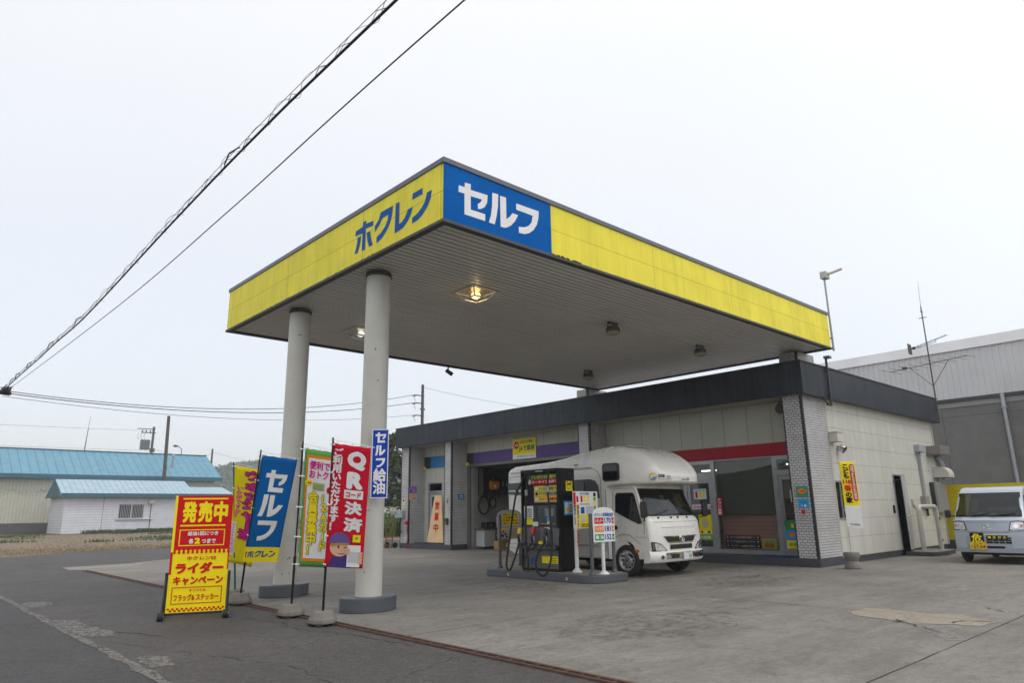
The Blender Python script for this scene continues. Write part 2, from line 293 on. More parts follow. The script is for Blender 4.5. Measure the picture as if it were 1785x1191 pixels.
# ================================================================== SETTING
def ground_mat(name, c1, c2, c3, sc, bmp=0.5, bs=120, rough=0.9, streak=None, fine=0.12):
    m, t, p = base_mat(name); v = objco(t)
    a = noise(t, v, sc, 7, 0.62); b = noise(t, v, sc * 5.3, 6, 0.7); f = noise(t, v, 70, 3, 0.7)
    c = mix(t, ramp(t, a, [(0.36, 0.0), (0.64, 1.0)]), c1, c2); c = mix(t, ramp(t, b, [(0.52, 0.0), (0.72, 0.75)]), c, c3)
    if streak:
        mp = t.nodes.new('ShaderNodeMapping'); mp.inputs['Scale'].default_value = streak; mp.inputs['Rotation'].default_value = (0, 0, R(38)); t.links.new(v, mp.inputs[0])
        c = mix(t, ramp(t, noise(t, mp.outputs[0], 1.0, 6, 0.6), [(0.45, 0.0), (0.8, 0.55)]), c, c3)
        mp2 = t.nodes.new('ShaderNodeMapping'); mp2.inputs['Scale'].default_value = (streak[1], streak[0] * 0.7, 1); mp2.inputs['Rotation'].default_value = (0, 0, R(20)); t.links.new(v, mp2.inputs[0])
        c = mix(t, ramp(t, noise(t, mp2.outputs[0], 1.3, 6, 0.65), [(0.5, 0.0), (0.8, 0.45)]), c, tuple(min(1, q * 1.35) for q in c1))
    c = mix(t, 1.0, c, ramp(t, f, [(0.3, 1 - fine), (0.7, 1 + fine)]), 'MULTIPLY'); c = mix(t, 1.0, c, ramp(t, noise(t, v, 11, 9, 0.82), [(0.36, 0.78), (0.64, 1.22)]), 'MULTIPLY')
    if streak:
        for rot, sc2, lo, hi, amt, colk in ((52, (1.2, 14, 1), 0.52, 0.70, 0.8, 1.65), (-35, (1.6, 18, 1), 0.54, 0.72, 0.7, 1.55), (80, (2.0, 20, 1), 0.54, 0.70, 0.6, 0.6), (10, (4.0, 6.0, 1), 0.57, 0.68, 0.7, 0.5)):
            m3 = t.nodes.new('ShaderNodeMapping'); m3.inputs['Scale'].default_value = sc2; m3.inputs['Rotation'].default_value = (0, 0, R(rot)); m3.inputs['Location'].default_value = (rot, 3, 0); t.links.new(v, m3.inputs[0])
            msk = mix(t, 1.0, ramp(t, noise(t, m3.outputs[0], 1.0, 8, 0.7), [(lo, 0.0), (hi, amt)]), ramp(t, noise(t, v, 0.35, 3), [(0.42, 0.15), (0.62, 1.0)]), 'MULTIPLY'); c = mix(t, msk, c, tuple(min(1, q * colk) for q in c1))
    sp = t.nodes.new('ShaderNodeTexVoronoi'); sp.inputs['Scale'].default_value = 55; t.links.new(v, sp.inputs[0])
    c = mix(t, ramp(t, sp.outputs[0], [(0.0, 0.35), (0.22, 0.0)]), c, tuple(q * 0.55 for q in c1))
    t.links.new(c, p.inputs['Base Color']); p.inputs['Specular IOR Level'].default_value = 0.3
    t.links.new(ramp(t, b, [(0.3, rough), (0.75, rough - 0.22)]), p.inputs['Roughness'])
    n1 = bump(t, p, f, bmp, 0.006); bump(t, p, b, bmp * 0.6, 0.02, n1)
    MATS[name] = m; return m
m_conc = ground_mat('apron_concrete', (0.165, 0.155, 0.138), (0.235, 0.222, 0.200), (0.088, 0.082, 0.072), 0.45, streak=(0.35, 2.2, 1), fine=0.3)
m_pale = ground_mat('pale_concrete', (0.215, 0.205, 0.19), (0.25, 0.24, 0.222), (0.165, 0.155, 0.14), 0.8)
m_tan = ground_mat('mortar_patch', (0.27, 0.24, 0.185), (0.30, 0.268, 0.212), (0.22, 0.195, 0.15), 1.5)
m_asph = ground_mat('old_asphalt', (0.066, 0.062, 0.060), (0.086, 0.081, 0.078), (0.050, 0.046, 0.044), 0.6, bmp=0.9, fine=0.55)
m_road = ground_mat('road_asphalt', (0.053, 0.052, 0.053), (0.066, 0.065, 0.066), (0.042, 0.041, 0.042), 0.5, bmp=0.9, fine=0.55)
m_edge = ground_mat('crumbled_edge', (0.16, 0.153, 0.14), (0.19, 0.182, 0.168), (0.10, 0.095, 0.088), 3.0, bmp=1.0, fine=0.4)
def ragged(m, sc, lo, hi):
    t = m.node_tree; p = t.nodes['Principled BSDF']; v = objco(t); a = noise(t, v, sc, 8, 0.75); t.links.new(ramp(t, a, [(lo, 0.0), (hi, 1.0)]), p.inputs['Alpha'])
ragged(m_edge, 13, 0.38, 0.52)
m_field = ground_mat('field_earth', (0.07, 0.085, 0.03), (0.10, 0.09, 0.045), (0.055, 0.075, 0.025), 0.05, fine=0.3)
m_grav = ground_mat('gravel_earth', (0.15, 0.13, 0.10), (0.23, 0.155, 0.08), (0.11, 0.105, 0.09), 0.35, bmp=1.0, fine=0.4, streak=(0.12, 0.5, 1))
crack_dark = mat('crack_dark', (0.035, 0.032, 0.030), 0.95)
ragged(m_tan, 5, 0.26, 0.38)
def worn(name, col, lo, hi):
    m, t, p = base_mat(name); v = objco(t); p.inputs['Base Color'].default_value = (*col, 1); p.inputs['Roughness'].default_value = 0.8
    t.links.new(ramp(t, noise(t, v, 7, 8, 0.75), [(lo, 0.0), (hi, 0.8)]), p.inputs['Alpha']); return m
m_line = worn('worn_line_paint', (0.40, 0.39, 0.37), 0.40, 0.68); m_seal = worn('pale_crack_filler', (0.33, 0.325, 0.315), 0.42, 0.78)
m_oil = worn('oil_stain', (0.05, 0.045, 0.038), 0.44, 0.95)
def sheet(name, pts, z, m, kind='structure'):
    g = G(); g.flat([(x, y, z) for x, y in pts]); return struct(name, g, m, kind)
sheet('ground', [(-395, -395), (635, -395), (635, 755), (-395, 755)], -0.016, m_field)
BND = [(-2.9, 25.0), (-1.6, 25.5), (-1.0, 25.9), (-0.4, 26.2), (0.14, 26.8), (1.2, 27.6), (2.2, 28.7), (3.5, 29.0), (5.7, 28.7), (9, 27.6), (12, 26.6), (15, 25.9), (22, 24.4), (45, 20.0)]
sheet('gravel_lot', BND[:-1] + [(60, 40), (60, 64), (20, 66.3), (3, 66.8), (-2.9, 67)], -0.012, m_grav)
sheet('roadside_lane', [(-3.06, -60)] + [(45, -60), (45, 20.0)] + BND[::-1][1:] + [(-3.06, 24.9)], -0.008, m_asph)
sheet('road', [(-13, -80), (-3.0, -80), (-3.0, 300), (-13, 300)], -0.004, m_road)
sheet('concrete_apron', [(-0.40, -40), (38, -40), (38, 18.6), (11.3, 18.6), (2.5, 18.4), (1.1, 17.25), (-0.65, 17.0), (-0.75, 15.6), (-0.40, 15.15)], 0.0, m_conc)
sheet('apron_corner', [(-0.72, 15.62), (0.95, 15.9), (1.9, 17.6), (2.5, 18.38), (1.13, 17.22), (-0.62, 16.98)], 0.004, m_pale)
def jag(pts, w_, z, amp, step, g, wv=0.5):
    P = []
    for (x0, y0), (x1, y1) in zip(pts[:-1], pts[1:]):
        L_ = math.hypot(x1 - x0, y1 - y0); n = max(1, int(L_ / step)); nx, ny = -(y1 - y0) / L_, (x1 - x0) / L_
        for i in range(n): t = i / n; a = rnd.uniform(-amp, amp); P.append((x0 + (x1 - x0) * t + nx * a, y0 + (y1 - y0) * t + ny * a))
    P.append(pts[-1]); l = []; r = []
    for i, (x, y) in enumerate(P):
        a = P[max(0, i - 1)]; b = P[min(len(P) - 1, i + 1)]; d = math.hypot(b[0] - a[0], b[1] - a[1]) or 1; nx, ny = -(b[1] - a[1]) / d, (b[0] - a[0]) / d
        ww = w_ * rnd.uniform(1 - wv, 1 + wv) / 2; l.append((x + nx * ww, y + ny * ww, z)); r.append((x - nx * ww, y - ny * ww, z))
    n = len(P); g.add(l + r, [(i + n, i + 1 + n, i + 1, i) for i in range(n - 1)])
    return g
g = G(); jag([(-3.05, -12), (-3.05, 60)], 0.10, 0.0, 0.02, 0.25, g, 0.3); struct('road_edge', g, m_edge)
g = G()
for P in ([(-2.83, 7.67), (-2.55, 7.45), (-2.6, 6.9), (-2.98, 6.75), (-3.02, 7.4)], [(-2.97, 4.9), (-2.72, 4.6), (-2.78, 3.9), (-2.62, 3.1), (-2.72, 2.75), (-2.98, 2.9), (-3.04, 4.2)], [(-2.9, 1.2), (-2.7, 0.9), (-2.75, 0.4), (-2.98, 0.5)]):
    Q = []
    for i in range(len(P)):
        a, b = P[i], P[(i + 1) % len(P)]
        for k in range(6): t = k / 6; Q.append((a[0] + (b[0] - a[0]) * t + rnd.uniform(-.035, .035), a[1] + (b[1] - a[1]) * t + rnd.uniform(-.05, .05), -0.004))
    g.flat(Q)
struct('broken_road_patch', g, m_edge)
g = G()
for P, w_ in (([(-2.66, 7.5), (-2.25, 7.7)], .03), ([(-2.95, 6.85), (-2.5, 7.05)], .03), ([(-2.72, 4.62), (-2.4, 4.9)], .025), ([(-2.6, 3.1), (-2.45, 2.6), (-2.3, 2.3)], .03), ([(-2.9, 0.6), (-1.9, 0.2), (-0.8, 0.9)], .012), ([(-2.9, -1.0), (-1.8, -1.6), (-0.6, -1.2)], .012),
              ([(-2.6, 10), (-1.8, 9.2), (-1.2, 9.6), (-0.6, 9.0)], .02), ([(-2.5, 13), (-1.4, 11.2), (-0.6, 10.6)], .02), ([(-1.1, 3.1), (-0.9, 2.2), (-1.0, 1.6), (-0.75, 0.7), (-0.62, -0.4)], .022), ([(-1.4, 2.2), (-0.95, 1.8)], .012), ([(-2.6, 14.5), (-0.7, 13.5)], .015), ([(-2.2, 5.4), (-1.5, 6.6), (-0.6, 6.9)], .01), ([(-2.2, 16), (-1, 19), (0.5, 21), (4, 23)], .03), ([(-2.9, 2.4), (-2.0, -0.5), (-2.3, -3)], .012)):
    jag(P, w_ * 0.55, -0.0045, 0.035, 0.07, g, 0.8)
struct('asphalt_crack', g, crack_dark)
g = G()
for P, w_ in (([(-0.39, -4.43), (12, -4.45), (30, -4.5)], .010), ([(-0.39, 4.6), (5.1, 4.6)], .010), ([(4.9, -30), (4.9, 2.1)], .010), ([(10.4, -30), (10.4, 14.0)], .008), ([(-0.39, 0.1), (11.2, 0.1)], .009), ([(-0.39, 9.6), (11.2, 9.6)], .009), ([(4.9, 5.6), (4.9, 15)], .009)):
    jag(P, w_, 0.004, 0.006, 0.25, g, 0.5)
for P in ([(4.35, -3.45), (4.05, -3.75), (3.7, -4.1)], [(4.9, -4.3), (4.75, -4.05), (4.5, -4.0)], [(6.2, -3.9), (5.9, -4.2)], [(4.3, -3.55), (4.15, -3.45)], [(7.5, 1.2), (8.3, 0.6), (9.2, 0.9)]): jag(P, .018, 0.012, 0.03, 0.07, g, 0.8)
struct('slab_joint', g, crack_dark)
g = G()
for P, w_ in (([(3.30, .3), (3.6, -0.9), (4.03, -2.57)], .05), ([(6.86, -1.18), (6.95, -2.39), (7.18, -4.13), (7.3, -5)], .05), ([(13.55, -0.7), (13.95, -3.2)], .07), ([(13.0, -0.9), (13.3, -3.6)], .06), ([(1.5, 9.0), (2.6, 10.5), (3.6, 11.9)], .06), ([(5.2, -4.6), (6.4, -5.3)], .1)): jag(P, w_, 0.004, 0.01, 0.2, g, 0.3)
struct('painted_line', g, m_line)
g = G(); jag([(9.35, -3.0), (8.16, -2.6), (7.0, -2.55), (6.1, -2.64), (5.3, -3.1), (4.24, -3.73), (3.3, -4.38)], .20, 0.008, 0.03, 0.3, g, 0.25); struct('filled_crack', g, m_seal)
PT = [(4.59, -2.779), (5.187, -2.756), (5.286, -3.085), (5.155, -3.542), (5.323, -3.849), (4.924, -4.343), (4.475, -4.311), (4.424, -4.039), (4.153, -3.64), (4.32, -3.293), (4.405, -2.954)]
Q = []
for i in range(len(PT)):
    a, b = PT[i], PT[(i + 1) % len(PT)]
    for k in range(5): t = k / 5; Q.append((a[0] + (b[0] - a[0]) * t + rnd.uniform(-.02, .02), a[1] + (b[1] - a[1]) * t + rnd.uniform(-.02, .02)))
sheet('mortar_patch', Q, 0.004, m_tan)
def blob(cx, cy, rx, ry, n=26, j=0.25): return [(cx + rx * math.cos(2 * math.pi * i / n) * rnd.uniform(1 - j, 1 + j), cy + ry * math.sin(2 * math.pi * i / n) * rnd.uniform(1 - j, 1 + j)) for i in range(n)]
g = G()
for q in ((6.6, 3.6, 0.9, 1.8), (4.2, 3.7, 0.7, 1.6), (9.6, 3.0, 1.0, 1.6), (9.4, 11.2, 1.4, 1.6), (2.2, -1.4, 1.3, 0.8), (7.5, 0.3, 1.2, 0.9)): g.flat([(x, y, 0.0042) for x, y in blob(*q)])
struct('oil_stain', g, m_oil)
# rusty drain channel along the front edge of the apron
g = G()
g.bx(-0.53, -0.505, -30, 15.1, -0.02, 0.012, 0); g.bx(-0.435, -0.40, -30, 15.1, -0.02, 0.012, 0); g.bx(-0.505, -0.435, -30, 15.1, -0.03, -0.002, 1)
for i in range(0, 150): y = -12 + i * 0.18; g.bx(-0.505, -0.435, y, y + 0.02, -0.002, 0.008, 0)
tag(g.build('drain_channel', [rust, crack_dark]), 'rusty steel drain channel along the edge of the concrete forecourt', 'drain')

# ================================================================== CANOPY
m_yel = brick('canopy_yellow', YEL, tuple(q * 0.96 for q in YEL), tuple(q * 0.62 for q in YEL), 2.63, 0.42, 0.006, 0.0, (2.63 * 0.0 + 0.58, -5.592), 0.5, 0.2, 0.10, vary=0.07, spec=0.06, rain=0.16)
m_blue = brick('canopy_blue', (0.001, 0.110, 0.41), (0.001, 0.105, 0.40), (0.001, 0.075, 0.30), 20, 0.42, 0.006, 0.0, (0, -5.592), 0.5, 0.2, 0.05, spec=0.03)
m_trim = mat('canopy_trim_grey', (0.115, 0.125, 0.145), 0.4, 0.3, dirt=0.25)
m_under = mat('canopy_edge_dark', (0.055, 0.055, 0.058), 0.6, dirt=0.3)
m_slat = mat('soffit_slat', (0.66, 0.64, 0.595), 0.36, 0.0, var=0.06, vsc=0.5, dirt=0.12, dcol=(0.20, 0.17, 0.13))
m_col = mat('column_paint', (0.53, 0.525, 0.48), 0.45, var=0.06, vsc=1.2, dirt=0.2, dcol=(0.22, 0.17, 0.11), chips=7.0)
m_moss = mat('moss_dark', (0.03, 0.032, 0.014), 0.95, var=0.5, vsc=30)
LX, WY, ZT, ZB = 11.893, 7.538, 6.079, 5.127
can = thing('fuel_canopy', 'large flat yellow and blue canopy on two round columns over the pumps', 'canopy', (0, 0, 0))
g = G(); g.bx(0.06, LX - 0.06, 0.06, WY - 0.06, 5.18, 6.0); g.build('roof_deck', mat('deck_dark', (0.012, 0.011, 0.010), 0.9), can)
g = G()
n = 60; pitch = (WY - 0.2) / n
for i in range(n):
    y = 0.1 + i * pitch; z = ZB + 0.03 + rnd.uniform(-0.002, 0.002); x = 0.1
    for brk in (4.1, 8.0, LX - 0.1): xe = brk + (0.0 if brk > 11 else rnd.choice((-.0, .0))); g.bx(x, xe - 0.004, y + 0.004, y + pitch - 0.026, z, z + 0.02); x = xe
g.build('soffit', m_slat, can)
g = G(); g.bx(-0.0, LX, -0.012, 0.05, 5.172, 6.0); o1 = g.build('fascia_panel', m_yel, can); o1['label'] = 'long yellow fascia panel facing the forecourt'
g = G(); g.bx(-0.012, 0.05, 0.052, WY, 5.172, 6.0); o1 = g.build('fascia_panel', m_yel, can)
g = G(); g.bx(0.0, LX, WY - 0.05, WY + 0.012, 5.172, 6.0); g.build('fascia_panel', m_yel, can)
g = G(); g.bx(LX - 0.05, LX + 0.012, 0.052, WY - 0.052, 5.172, 6.0); g.build('fascia_panel', m_under, can)
g = G(); g.bx(-0.013, 2.055, -0.018, -0.0122, 5.176, 5.998); g.build('blue_panel', m_blue, can)
g = G(); g.bx(-0.03, LX + 0.03, -0.035, WY + 0.03, 6.0, ZT); g.build('cap_trim', m_trim, can, bev=0.006)
g = G()
for (a, b, c, d) in ((-0.03, LX + 0.03, -0.035, 0.075), (-0.03, 0.075, 0.075, WY - 0.075), (-0.03, LX + 0.03, WY - 0.075, WY + 0.03), (LX - 0.075, LX + 0.03, 0.075, WY - 0.075)): g.bx(a, b, c, d, ZB, 5.172)
g.build('edge_trim', m_under, can, bev=0.004)
g = G()
for P in SE + RU + FU: g.flat([(x, -0.0215, z) for x, z in P], 0)
g.build('lettering', [ink_white], can); g = G()
for P in HO + KU + RE + NN: g.flat([(-0.016, y, z) for y, z in P], 0)
g.build('lettering', [ink_blue], can); g = G()
for i in range(44):
    x = rnd.choice((rnd.uniform(2.06, 2.8), rnd.uniform(2.06, 9), rnd.uniform(2.0, 6.0)))
    r_ = rnd.uniform(0.010, 0.030) * (1.4 if x < 2.8 else 0.6); g.add([(x + r_ * rnd.uniform(.6, 1.5) * math.cos(a), -0.0165, 5.174 + max(0, r_ * 0.9 * math.sin(a))) for a in [j * math.pi / 4 for j in range(0, 5)]], [(0, 1, 2, 3, 4)], 2)
for i in range(40):
    y = rnd.uniform(1.6, 6.5); r_ = rnd.uniform(0.008, 0.02); g.add([(-0.0165, y + 2.2 * r_ * math.cos(a), 5.174 + max(0, r_ * 0.9 * math.sin(a))) for a in [j * math.pi / 4 for j in range(0, 5)]], [(0, 1, 2, 3, 4)], 2)
mo = g.build('moss', [m_moss, m_moss, m_moss], can); mo['kind'] = 'stuff'
for y in (5.109, 2.346):
    g = G(); g.lathe([(0.193, 0.19), (0.193, 5.115)], (0.47, y, 0), 40); col = g.build('column', m_col, can)
    g = G(); g.lathe([(0.205, 5.06), (0.205, 5.125)], (0.47, y, 0), 40); g.build('collar', m_under, col)
    g = G(); pr = []
    for i in range(40):
        t = 2 * math.pi * i / 40; pr.append((0.47 + 0.43 * math.cos(t), y + 0.33 * math.sin(t)))
    g.prism([(a, b, 0.0) for a, b in pr], (0, 0, 0.2)); pn = g.build('plinth', grey_paint, col, bev=0.012)
def canopy_lamp(x, y, lit, label):
    t = thing('canopy_lamp', label, 'light', (x, y, 5.147), 0, 'lamps recessed in the canopy ceiling')
    hs, hb, d = 0.26, 0.16, -0.13; g = G()
    T = [(-hs, -hs, 0), (hs, -hs, 0), (hs, hs, 0), (-hs, hs, 0)]; B = [(-hb, -hb, d), (hb, -hb, d), (hb, hb, d), (-hb, hb, d)]
    for i in range(4): g.tube([T[i], B[i]], 0.014, 6); g.tube([T[i], T[(i + 1) % 4]], 0.02, 6); g.tube([B[i], B[(i + 1) % 4]], 0.014, 6)
    g.build('frame', white_paint, t)
    g = G(); g.add(T + B, [(0, 1, 5, 4), (1, 2, 6, 5), (2, 3, 7, 6), (3, 0, 4, 7), (4, 5, 6, 7)]); g.build('pane', clear_glass, t)
    g = G(); g.bx(-0.3, 0.3, -0.3, 0.3, -0.005, 0.02); g.build('reflector', mat('reflector', (0.6, 0.52, 0.38), 0.3, 0.6), t)
    g = G(); g.lathe([(0.03, -0.012), (0.07, -0.03), (0.085, -0.06), (0.075, -0.10), (0.04, -0.125), (0.015, -0.13)], (0, 0, 0), 16); g.build('bulb', lit, t)
    if lit is lamp_white: return
    ld = bpy.data.lights.new('lamp_light', 'POINT'); ld.energy = 4.5; ld.color = (1, 0.66, 0.30); ld.shadow_soft_size = 0.06
    lo = bpy.data.objects.new('lamp_light', ld); C.objects.link(lo); lo.parent = t; lo.location = (0, 0, -0.11)
canopy_lamp(2.30, 2.10, lamp_warm, 'lit square lamp glowing warm yellow under the near canopy corner')
canopy_lamp(2.15, 5.75, lamp_white, 'lit square lamp with white bulb half hidden behind the right column')
def flood(x, y, label):
    t = thing('canopy_floodlight', label, 'light', (x, y, 5.155), 0, 'round floodlights under the canopy')
    g = G(); g.tube([(-0.14, 0, -0.0), (-0.15, 0, -0.05), (-0.16, 0, -0.16)], 0.012, 6); g.tube([(0.14, 0, -0.0), (0.15, 0, -0.05), (0.16, 0, -0.16)], 0.012, 6); g.bx(-0.15, 0.15, -0.03, 0.03, -0.015, 0.0); g.build('bracket', black_paint, t)
    g = G(); g.lathe([(0.06, -0.06), (0.13, -0.09), (0.15, -0.15), (0.15, -0.2)], (0, 0, 0), 20); g.build('housing', mat('flood_grey', (0.10, 0.10, 0.09), 0.5), t)
    g = G(); g.lathe([(0.146, -0.195), (0.145, -0.225), (0.10, -0.24), (0.02, -0.245)], (0, 0, 0), 20); g.build('lens', mat('flood_lens', (0.33, 0.30, 0.22), 0.25), t)
flood(5.85, 1.92, 'round floodlight under the canopy, nearest the yellow front fascia and first in line')
flood(9.10, 1.92, 'round floodlight under the canopy, nearest the right brick pier')
flood(9.25, 5.6, 'round floodlight under the canopy, just before the middle brick pier')
t = thing('security_camera', 'small dark camera hanging from the rear edge of the canopy', 'camera', (5.74, 7.40, 5.127))
G().cyl((0, 0, 0), (0, 0, -0.14), 0.018).build('stem', black_paint, t)
g = G(); g.cyl((-0.06, 0.02, -0.12), (0.10, -0.05, -0.23), 0.05, 0.055); g.build('body', mat('camera_brown', (0.06, 0.05, 0.045), 0.5), t)
# blue plate on the right column
def dsl(g, f):
    frame(g, f, 0, 0, 0.245, 1.0, 0.012, 1)
    shape(g, SE, f, (0.05, 0.80, 0.205, 0.955), 1); shape(g, RU, f, (0.05, 0.615, 0.205, 0.765), 1); shape(g, FU, f, (0.065, 0.44, 0.20, 0.575), 1)
    vtxt(g, '給油', f, 0.035, 0.055, 0.215, 0.42, 1, 0.03)
plate('column_sign', 'narrow blue sign plate with white vertical lettering on the right column', 'sign', (0.275, 2.065, 1.575), R(-40), 0.245, 1.0, [paper('plate_blue', (0.002, 0.055, 0.42)), ink_white], dsl)
# floodlight pole on the canopy corner
t = thing('light_pole', 'thin grey pole with tilted tube light beside the far canopy corner', 'light', (11.98, -0.03, 5.1))
g = G(); g.cyl((0, 0, 0), (0.03, 0.02, 1.95), 0.026, 0.022); g.bx(-0.06, 0.0, -0.03, 0.03, 0.3, 0.34); g.build('pole', galv, t)
g = G(); g.bx(-0.06, 0.16, -0.07, 0.09, 1.88, 2.06); g.build('control_box', mat('lamp_box', (0.45, 0.45, 0.44), 0.5), t, bev=0.01)
g = G(); g.cyl((0.05, -0.07, 1.99), (0.08, -0.42, 2.05), 0.035); g.build('tube', mat('tube_housing', (0.62, 0.60, 0.52), 0.4), t)

# ================================================================== STATION BUILDING
m_tile = brick('white_tile_brick', (0.58, 0.575, 0.58), (0.51, 0.505, 0.515), (0.12, 0.12, 0.125), 0.118, 0.0615, 0.006, 0.5, (0, 0), 0.3, 0.5, 0.45, vary=0.12)
m_fasc = brick('parapet_grey', (0.037, 0.045, 0.058), (0.035, 0.043, 0.055), (0.022, 0.027, 0.034), 3.64, 0.43, 0.006, 0.0, (0.9, -4.47 + 0.0), 0.45, 0.3, 0.2, vary=0.2, rain=0.5)
m_cream = brick('cream_wall_panel', (0.56, 0.555, 0.495), (0.55, 0.545, 0.485), (0.38, 0.37, 0.32), 2.90, 0.4515, 0.008, 0.0, (-4.62, -0.17), 0.5, 0.4, 0.08, vary=0.06, rain=0.16)
m_creamv = brick('cream_front_panel', (0.50, 0.50, 0.45), (0.485, 0.485, 0.44), (0.22, 0.21, 0.18), 0.70, 8.0, 0.008, 0.0, (0.1, 0), 0.5, 0.4, 0.10, vary=0.06)
m_red = brick('red_band', (0.36, 0.002, 0.012), (0.35, 0.002, 0.012), (0.16, 0.003, 0.008), 0.70, 8.0, 0.008, 0.0, (0.1, 0), 0.4, 0.3, 0.03)
m_pur = brick('purple_band', (0.105, 0.062, 0.24), (0.10, 0.06, 0.23), (0.05, 0.03, 0.11), 0.70, 8.0, 0.008, 0.0, (0.1, 0), 0.4, 0.3, 0.03)
m_bband = mat('blue_band', (0.008, 0.16, 0.42), 0.4)
m_plinth = mat('plinth_slate', (0.045, 0.052, 0.064), 0.6, dirt=0.35, chips=8.0, ccol=(0.15, 0.14, 0.13))
m_soff = mat('eave_cream', (0.42, 0.40, 0.34), 0.6, dirt=0.12)
BO = (11.318, 0.623, 0)
st = thing('station_building', 'low cream station building with white tiled piers and dark grey parapet', 'building', BO)
def B(name, mats, fill, parent=None, bev=0.0):
    g = G(); fill(g); return g.build(name, mats, parent or st, True, bev)
X0, X1, Y0, Y1 = 11.044, 20.9, 0.427, 17.941
def f_par(g):
    g.bx(X0, X0 + .15, Y0, Y1, 4.019, 4.80); g.bx(X0 + .15, X1, Y0, Y0 + .15, 4.019, 4.80); g.bx(X1 - .15, X1, Y0 + .15, Y1, 4.019, 4.80); g.bx(X0 + .15, X1 - .15, Y1 - .15, Y1, 4.019, 4.80)
B('parapet', m_fasc, f_par)
def f_cap(g):
    a = .02; g.bx(X0 - a, X0 + .17, Y0 - a, Y1 + a, 4.80, 4.834); g.bx(X0 + .17, X1 + a, Y0 - a, Y0 + .17, 4.80, 4.834); g.bx(X1 - .17, X1 + a, Y0 + .17, Y1 + a, 4.80, 4.834); g.bx(X0 + .17, X1 - .17, Y1 - .17, Y1 + a, 4.80, 4.834)
B('parapet_cap', trim_dark, f_cap)
B('roof', mat('roof_sheet', (0.2, 0.2, 0.2), 0.7), lambda g: g.bx(X0 + .15, X1 - .15, Y0 + .15, Y1 - .15, 4.3, 4.36))
B('eave_soffit', m_soff, lambda g: (g.bx(X0 + .15, 12.1, Y0 + .15, Y1 - .15, 4.03, 4.06), g.bx(12.1, X1 - .15, Y0 + .15, 0.66, 4.03, 4.06)))
PIERS = [(0.623, 1.104, 12.57), (7.449, 7.91, 12.10), (14.464, 14.883, 12.13), (17.293, 17.844, 12.10)]
for a, b, xe in PIERS:
    pr_ = B('brick_pier', m_tile, lambda g: g.bx(11.318, xe, a, b, 0.2, 4.03))
    B('corner_trim', trim_dark, lambda g: (g.bx(11.306, 11.366, a - 0.012, a + 0.048, 0.2, 4.03), g.bx(11.306, 11.338, b - 0.005, b + 0.02, 0.2, 4.03)), pr_)
    B('pier_base', m_plinth, lambda g: g.bx(11.300, xe + 0.0, a - 0.018, b + 0.018, 0.0, 0.2), pr_)
def f_stub(a):
    def f(g): g.bx(11.33, 12.27, a, a + 0.46, 4.36, 5.12)
    return f
for a in (0.62, 7.47):
    q = B('canopy_pier', m_tile, f_stub(a)); B('corner_trim', trim_dark, lambda g: g.bx(11.318, 11.378, a - 0.012, a + 0.048, 4.36, 5.12), q)
# steps (platform in front of the shop and the toilet bay)
B('shop_step', m_plinth, lambda g: (g.bx(11.305, 12.06, 1.122, 7.431, 0, 0.19),))
B('bay_step', m_plinth, lambda g: (g.bx(11.305, 12.06, 14.901, 17.275, 0, 0.19),))
# front wall
B('shop_wall_panel', m_creamv, lambda g: g.bx(12.10, 12.2, 1.104, 7.449, 3.0, 4.03))
B('red_band', m_red, lambda g: g.bx(12.06, 12.2, 1.104, 7.449, 2.665, 3.0))
B('garage_wall_panel', m_creamv, lambda g: g.bx(12.10, 12.2, 7.91, 14.464, 3.60, 4.03))
B('purple_band', m_pur, lambda g: g.bx(12.07, 12.2, 7.91, 14.06, 3.20, 3.60))
B('band_end', trim_dark, lambda g: (g.bx(12.065, 12.2, 14.06, 14.464, 3.19, 3.60),))
B('shutter_housing', mat('shutter_grey', (0.16, 0.16, 0.155), 0.5, 0.3), lambda g: (g.bx(12.12, 12.2, 7.91, 14.40, 3.08, 3.2), g.bx(12.10, 12.17, 14.33, 14.40, 0.0, 3.08), g.bx(12.08, 12.10, 14.40, 14.464, 0, 3.2)))
B('toilet_wall_panel', m_creamv, lambda g: (g.bx(12.10, 12.2, 14.883, 17.293, 2.58, 3.16), g.bx(12.10, 12.2, 14.883, 17.293, 3.63, 4.03), g.bx(12.10, 12.2, 17.03, 17.293, 0.19, 2.58), g.bx(12.10, 12.2, 15.62, 16.02, 0.19, 2.58), g.bx(12.10, 12.2, 14.883, 15.0, 0.19, 2.58)))
B('blue_band', [m_bband, trim_dark], lambda g: (g.bx(12.07, 12.2, 14.883, 16.85, 3.16, 3.63), g.bx(12.068, 12.2, 16.85, 17.293, 3.16, 3.63, 1)))
for y in (17.24, 14.40):
    B('yellow_stop', ink_yellow, lambda g: g.bx(12.0, 12.09, y - 0.05, y + 0.02, 3.13, 3.24))
# toilet door
d = B('door', mat('toilet_door_grey', (0.33, 0.34, 0.37), 0.5), lambda g: (g.bx(12.12, 12.16, 16.10, 16.95, 0.19, 1.23), g.bx(12.12, 12.16, 16.80, 16.95, 1.23, 2.0), g.bx(12.12, 12.16, 16.10, 16.25, 1.23, 2.0), g.bx(12.12, 12.16, 16.10, 16.95, 2.0, 2.14)))
B('door_frame', alu, lambda g: (g.bx(12.085, 12.19, 16.95, 17.03, 0.19, 2.58), g.bx(12.085, 12.19, 16.02, 16.10, 0.19, 2.58), g.bx(12.085, 12.19, 16.10, 16.95, 2.14, 2.24), g.bx(12.085, 12.19, 16.10, 16.95, 2.53, 2.58)), d)
B('door_glass', dark_glass, lambda g: (g.bx(12.135, 12.145, 16.25, 16.80, 1.23, 2.0), g.bx(12.135, 12.145, 16.10, 16.95, 2.24, 2.53)), d)
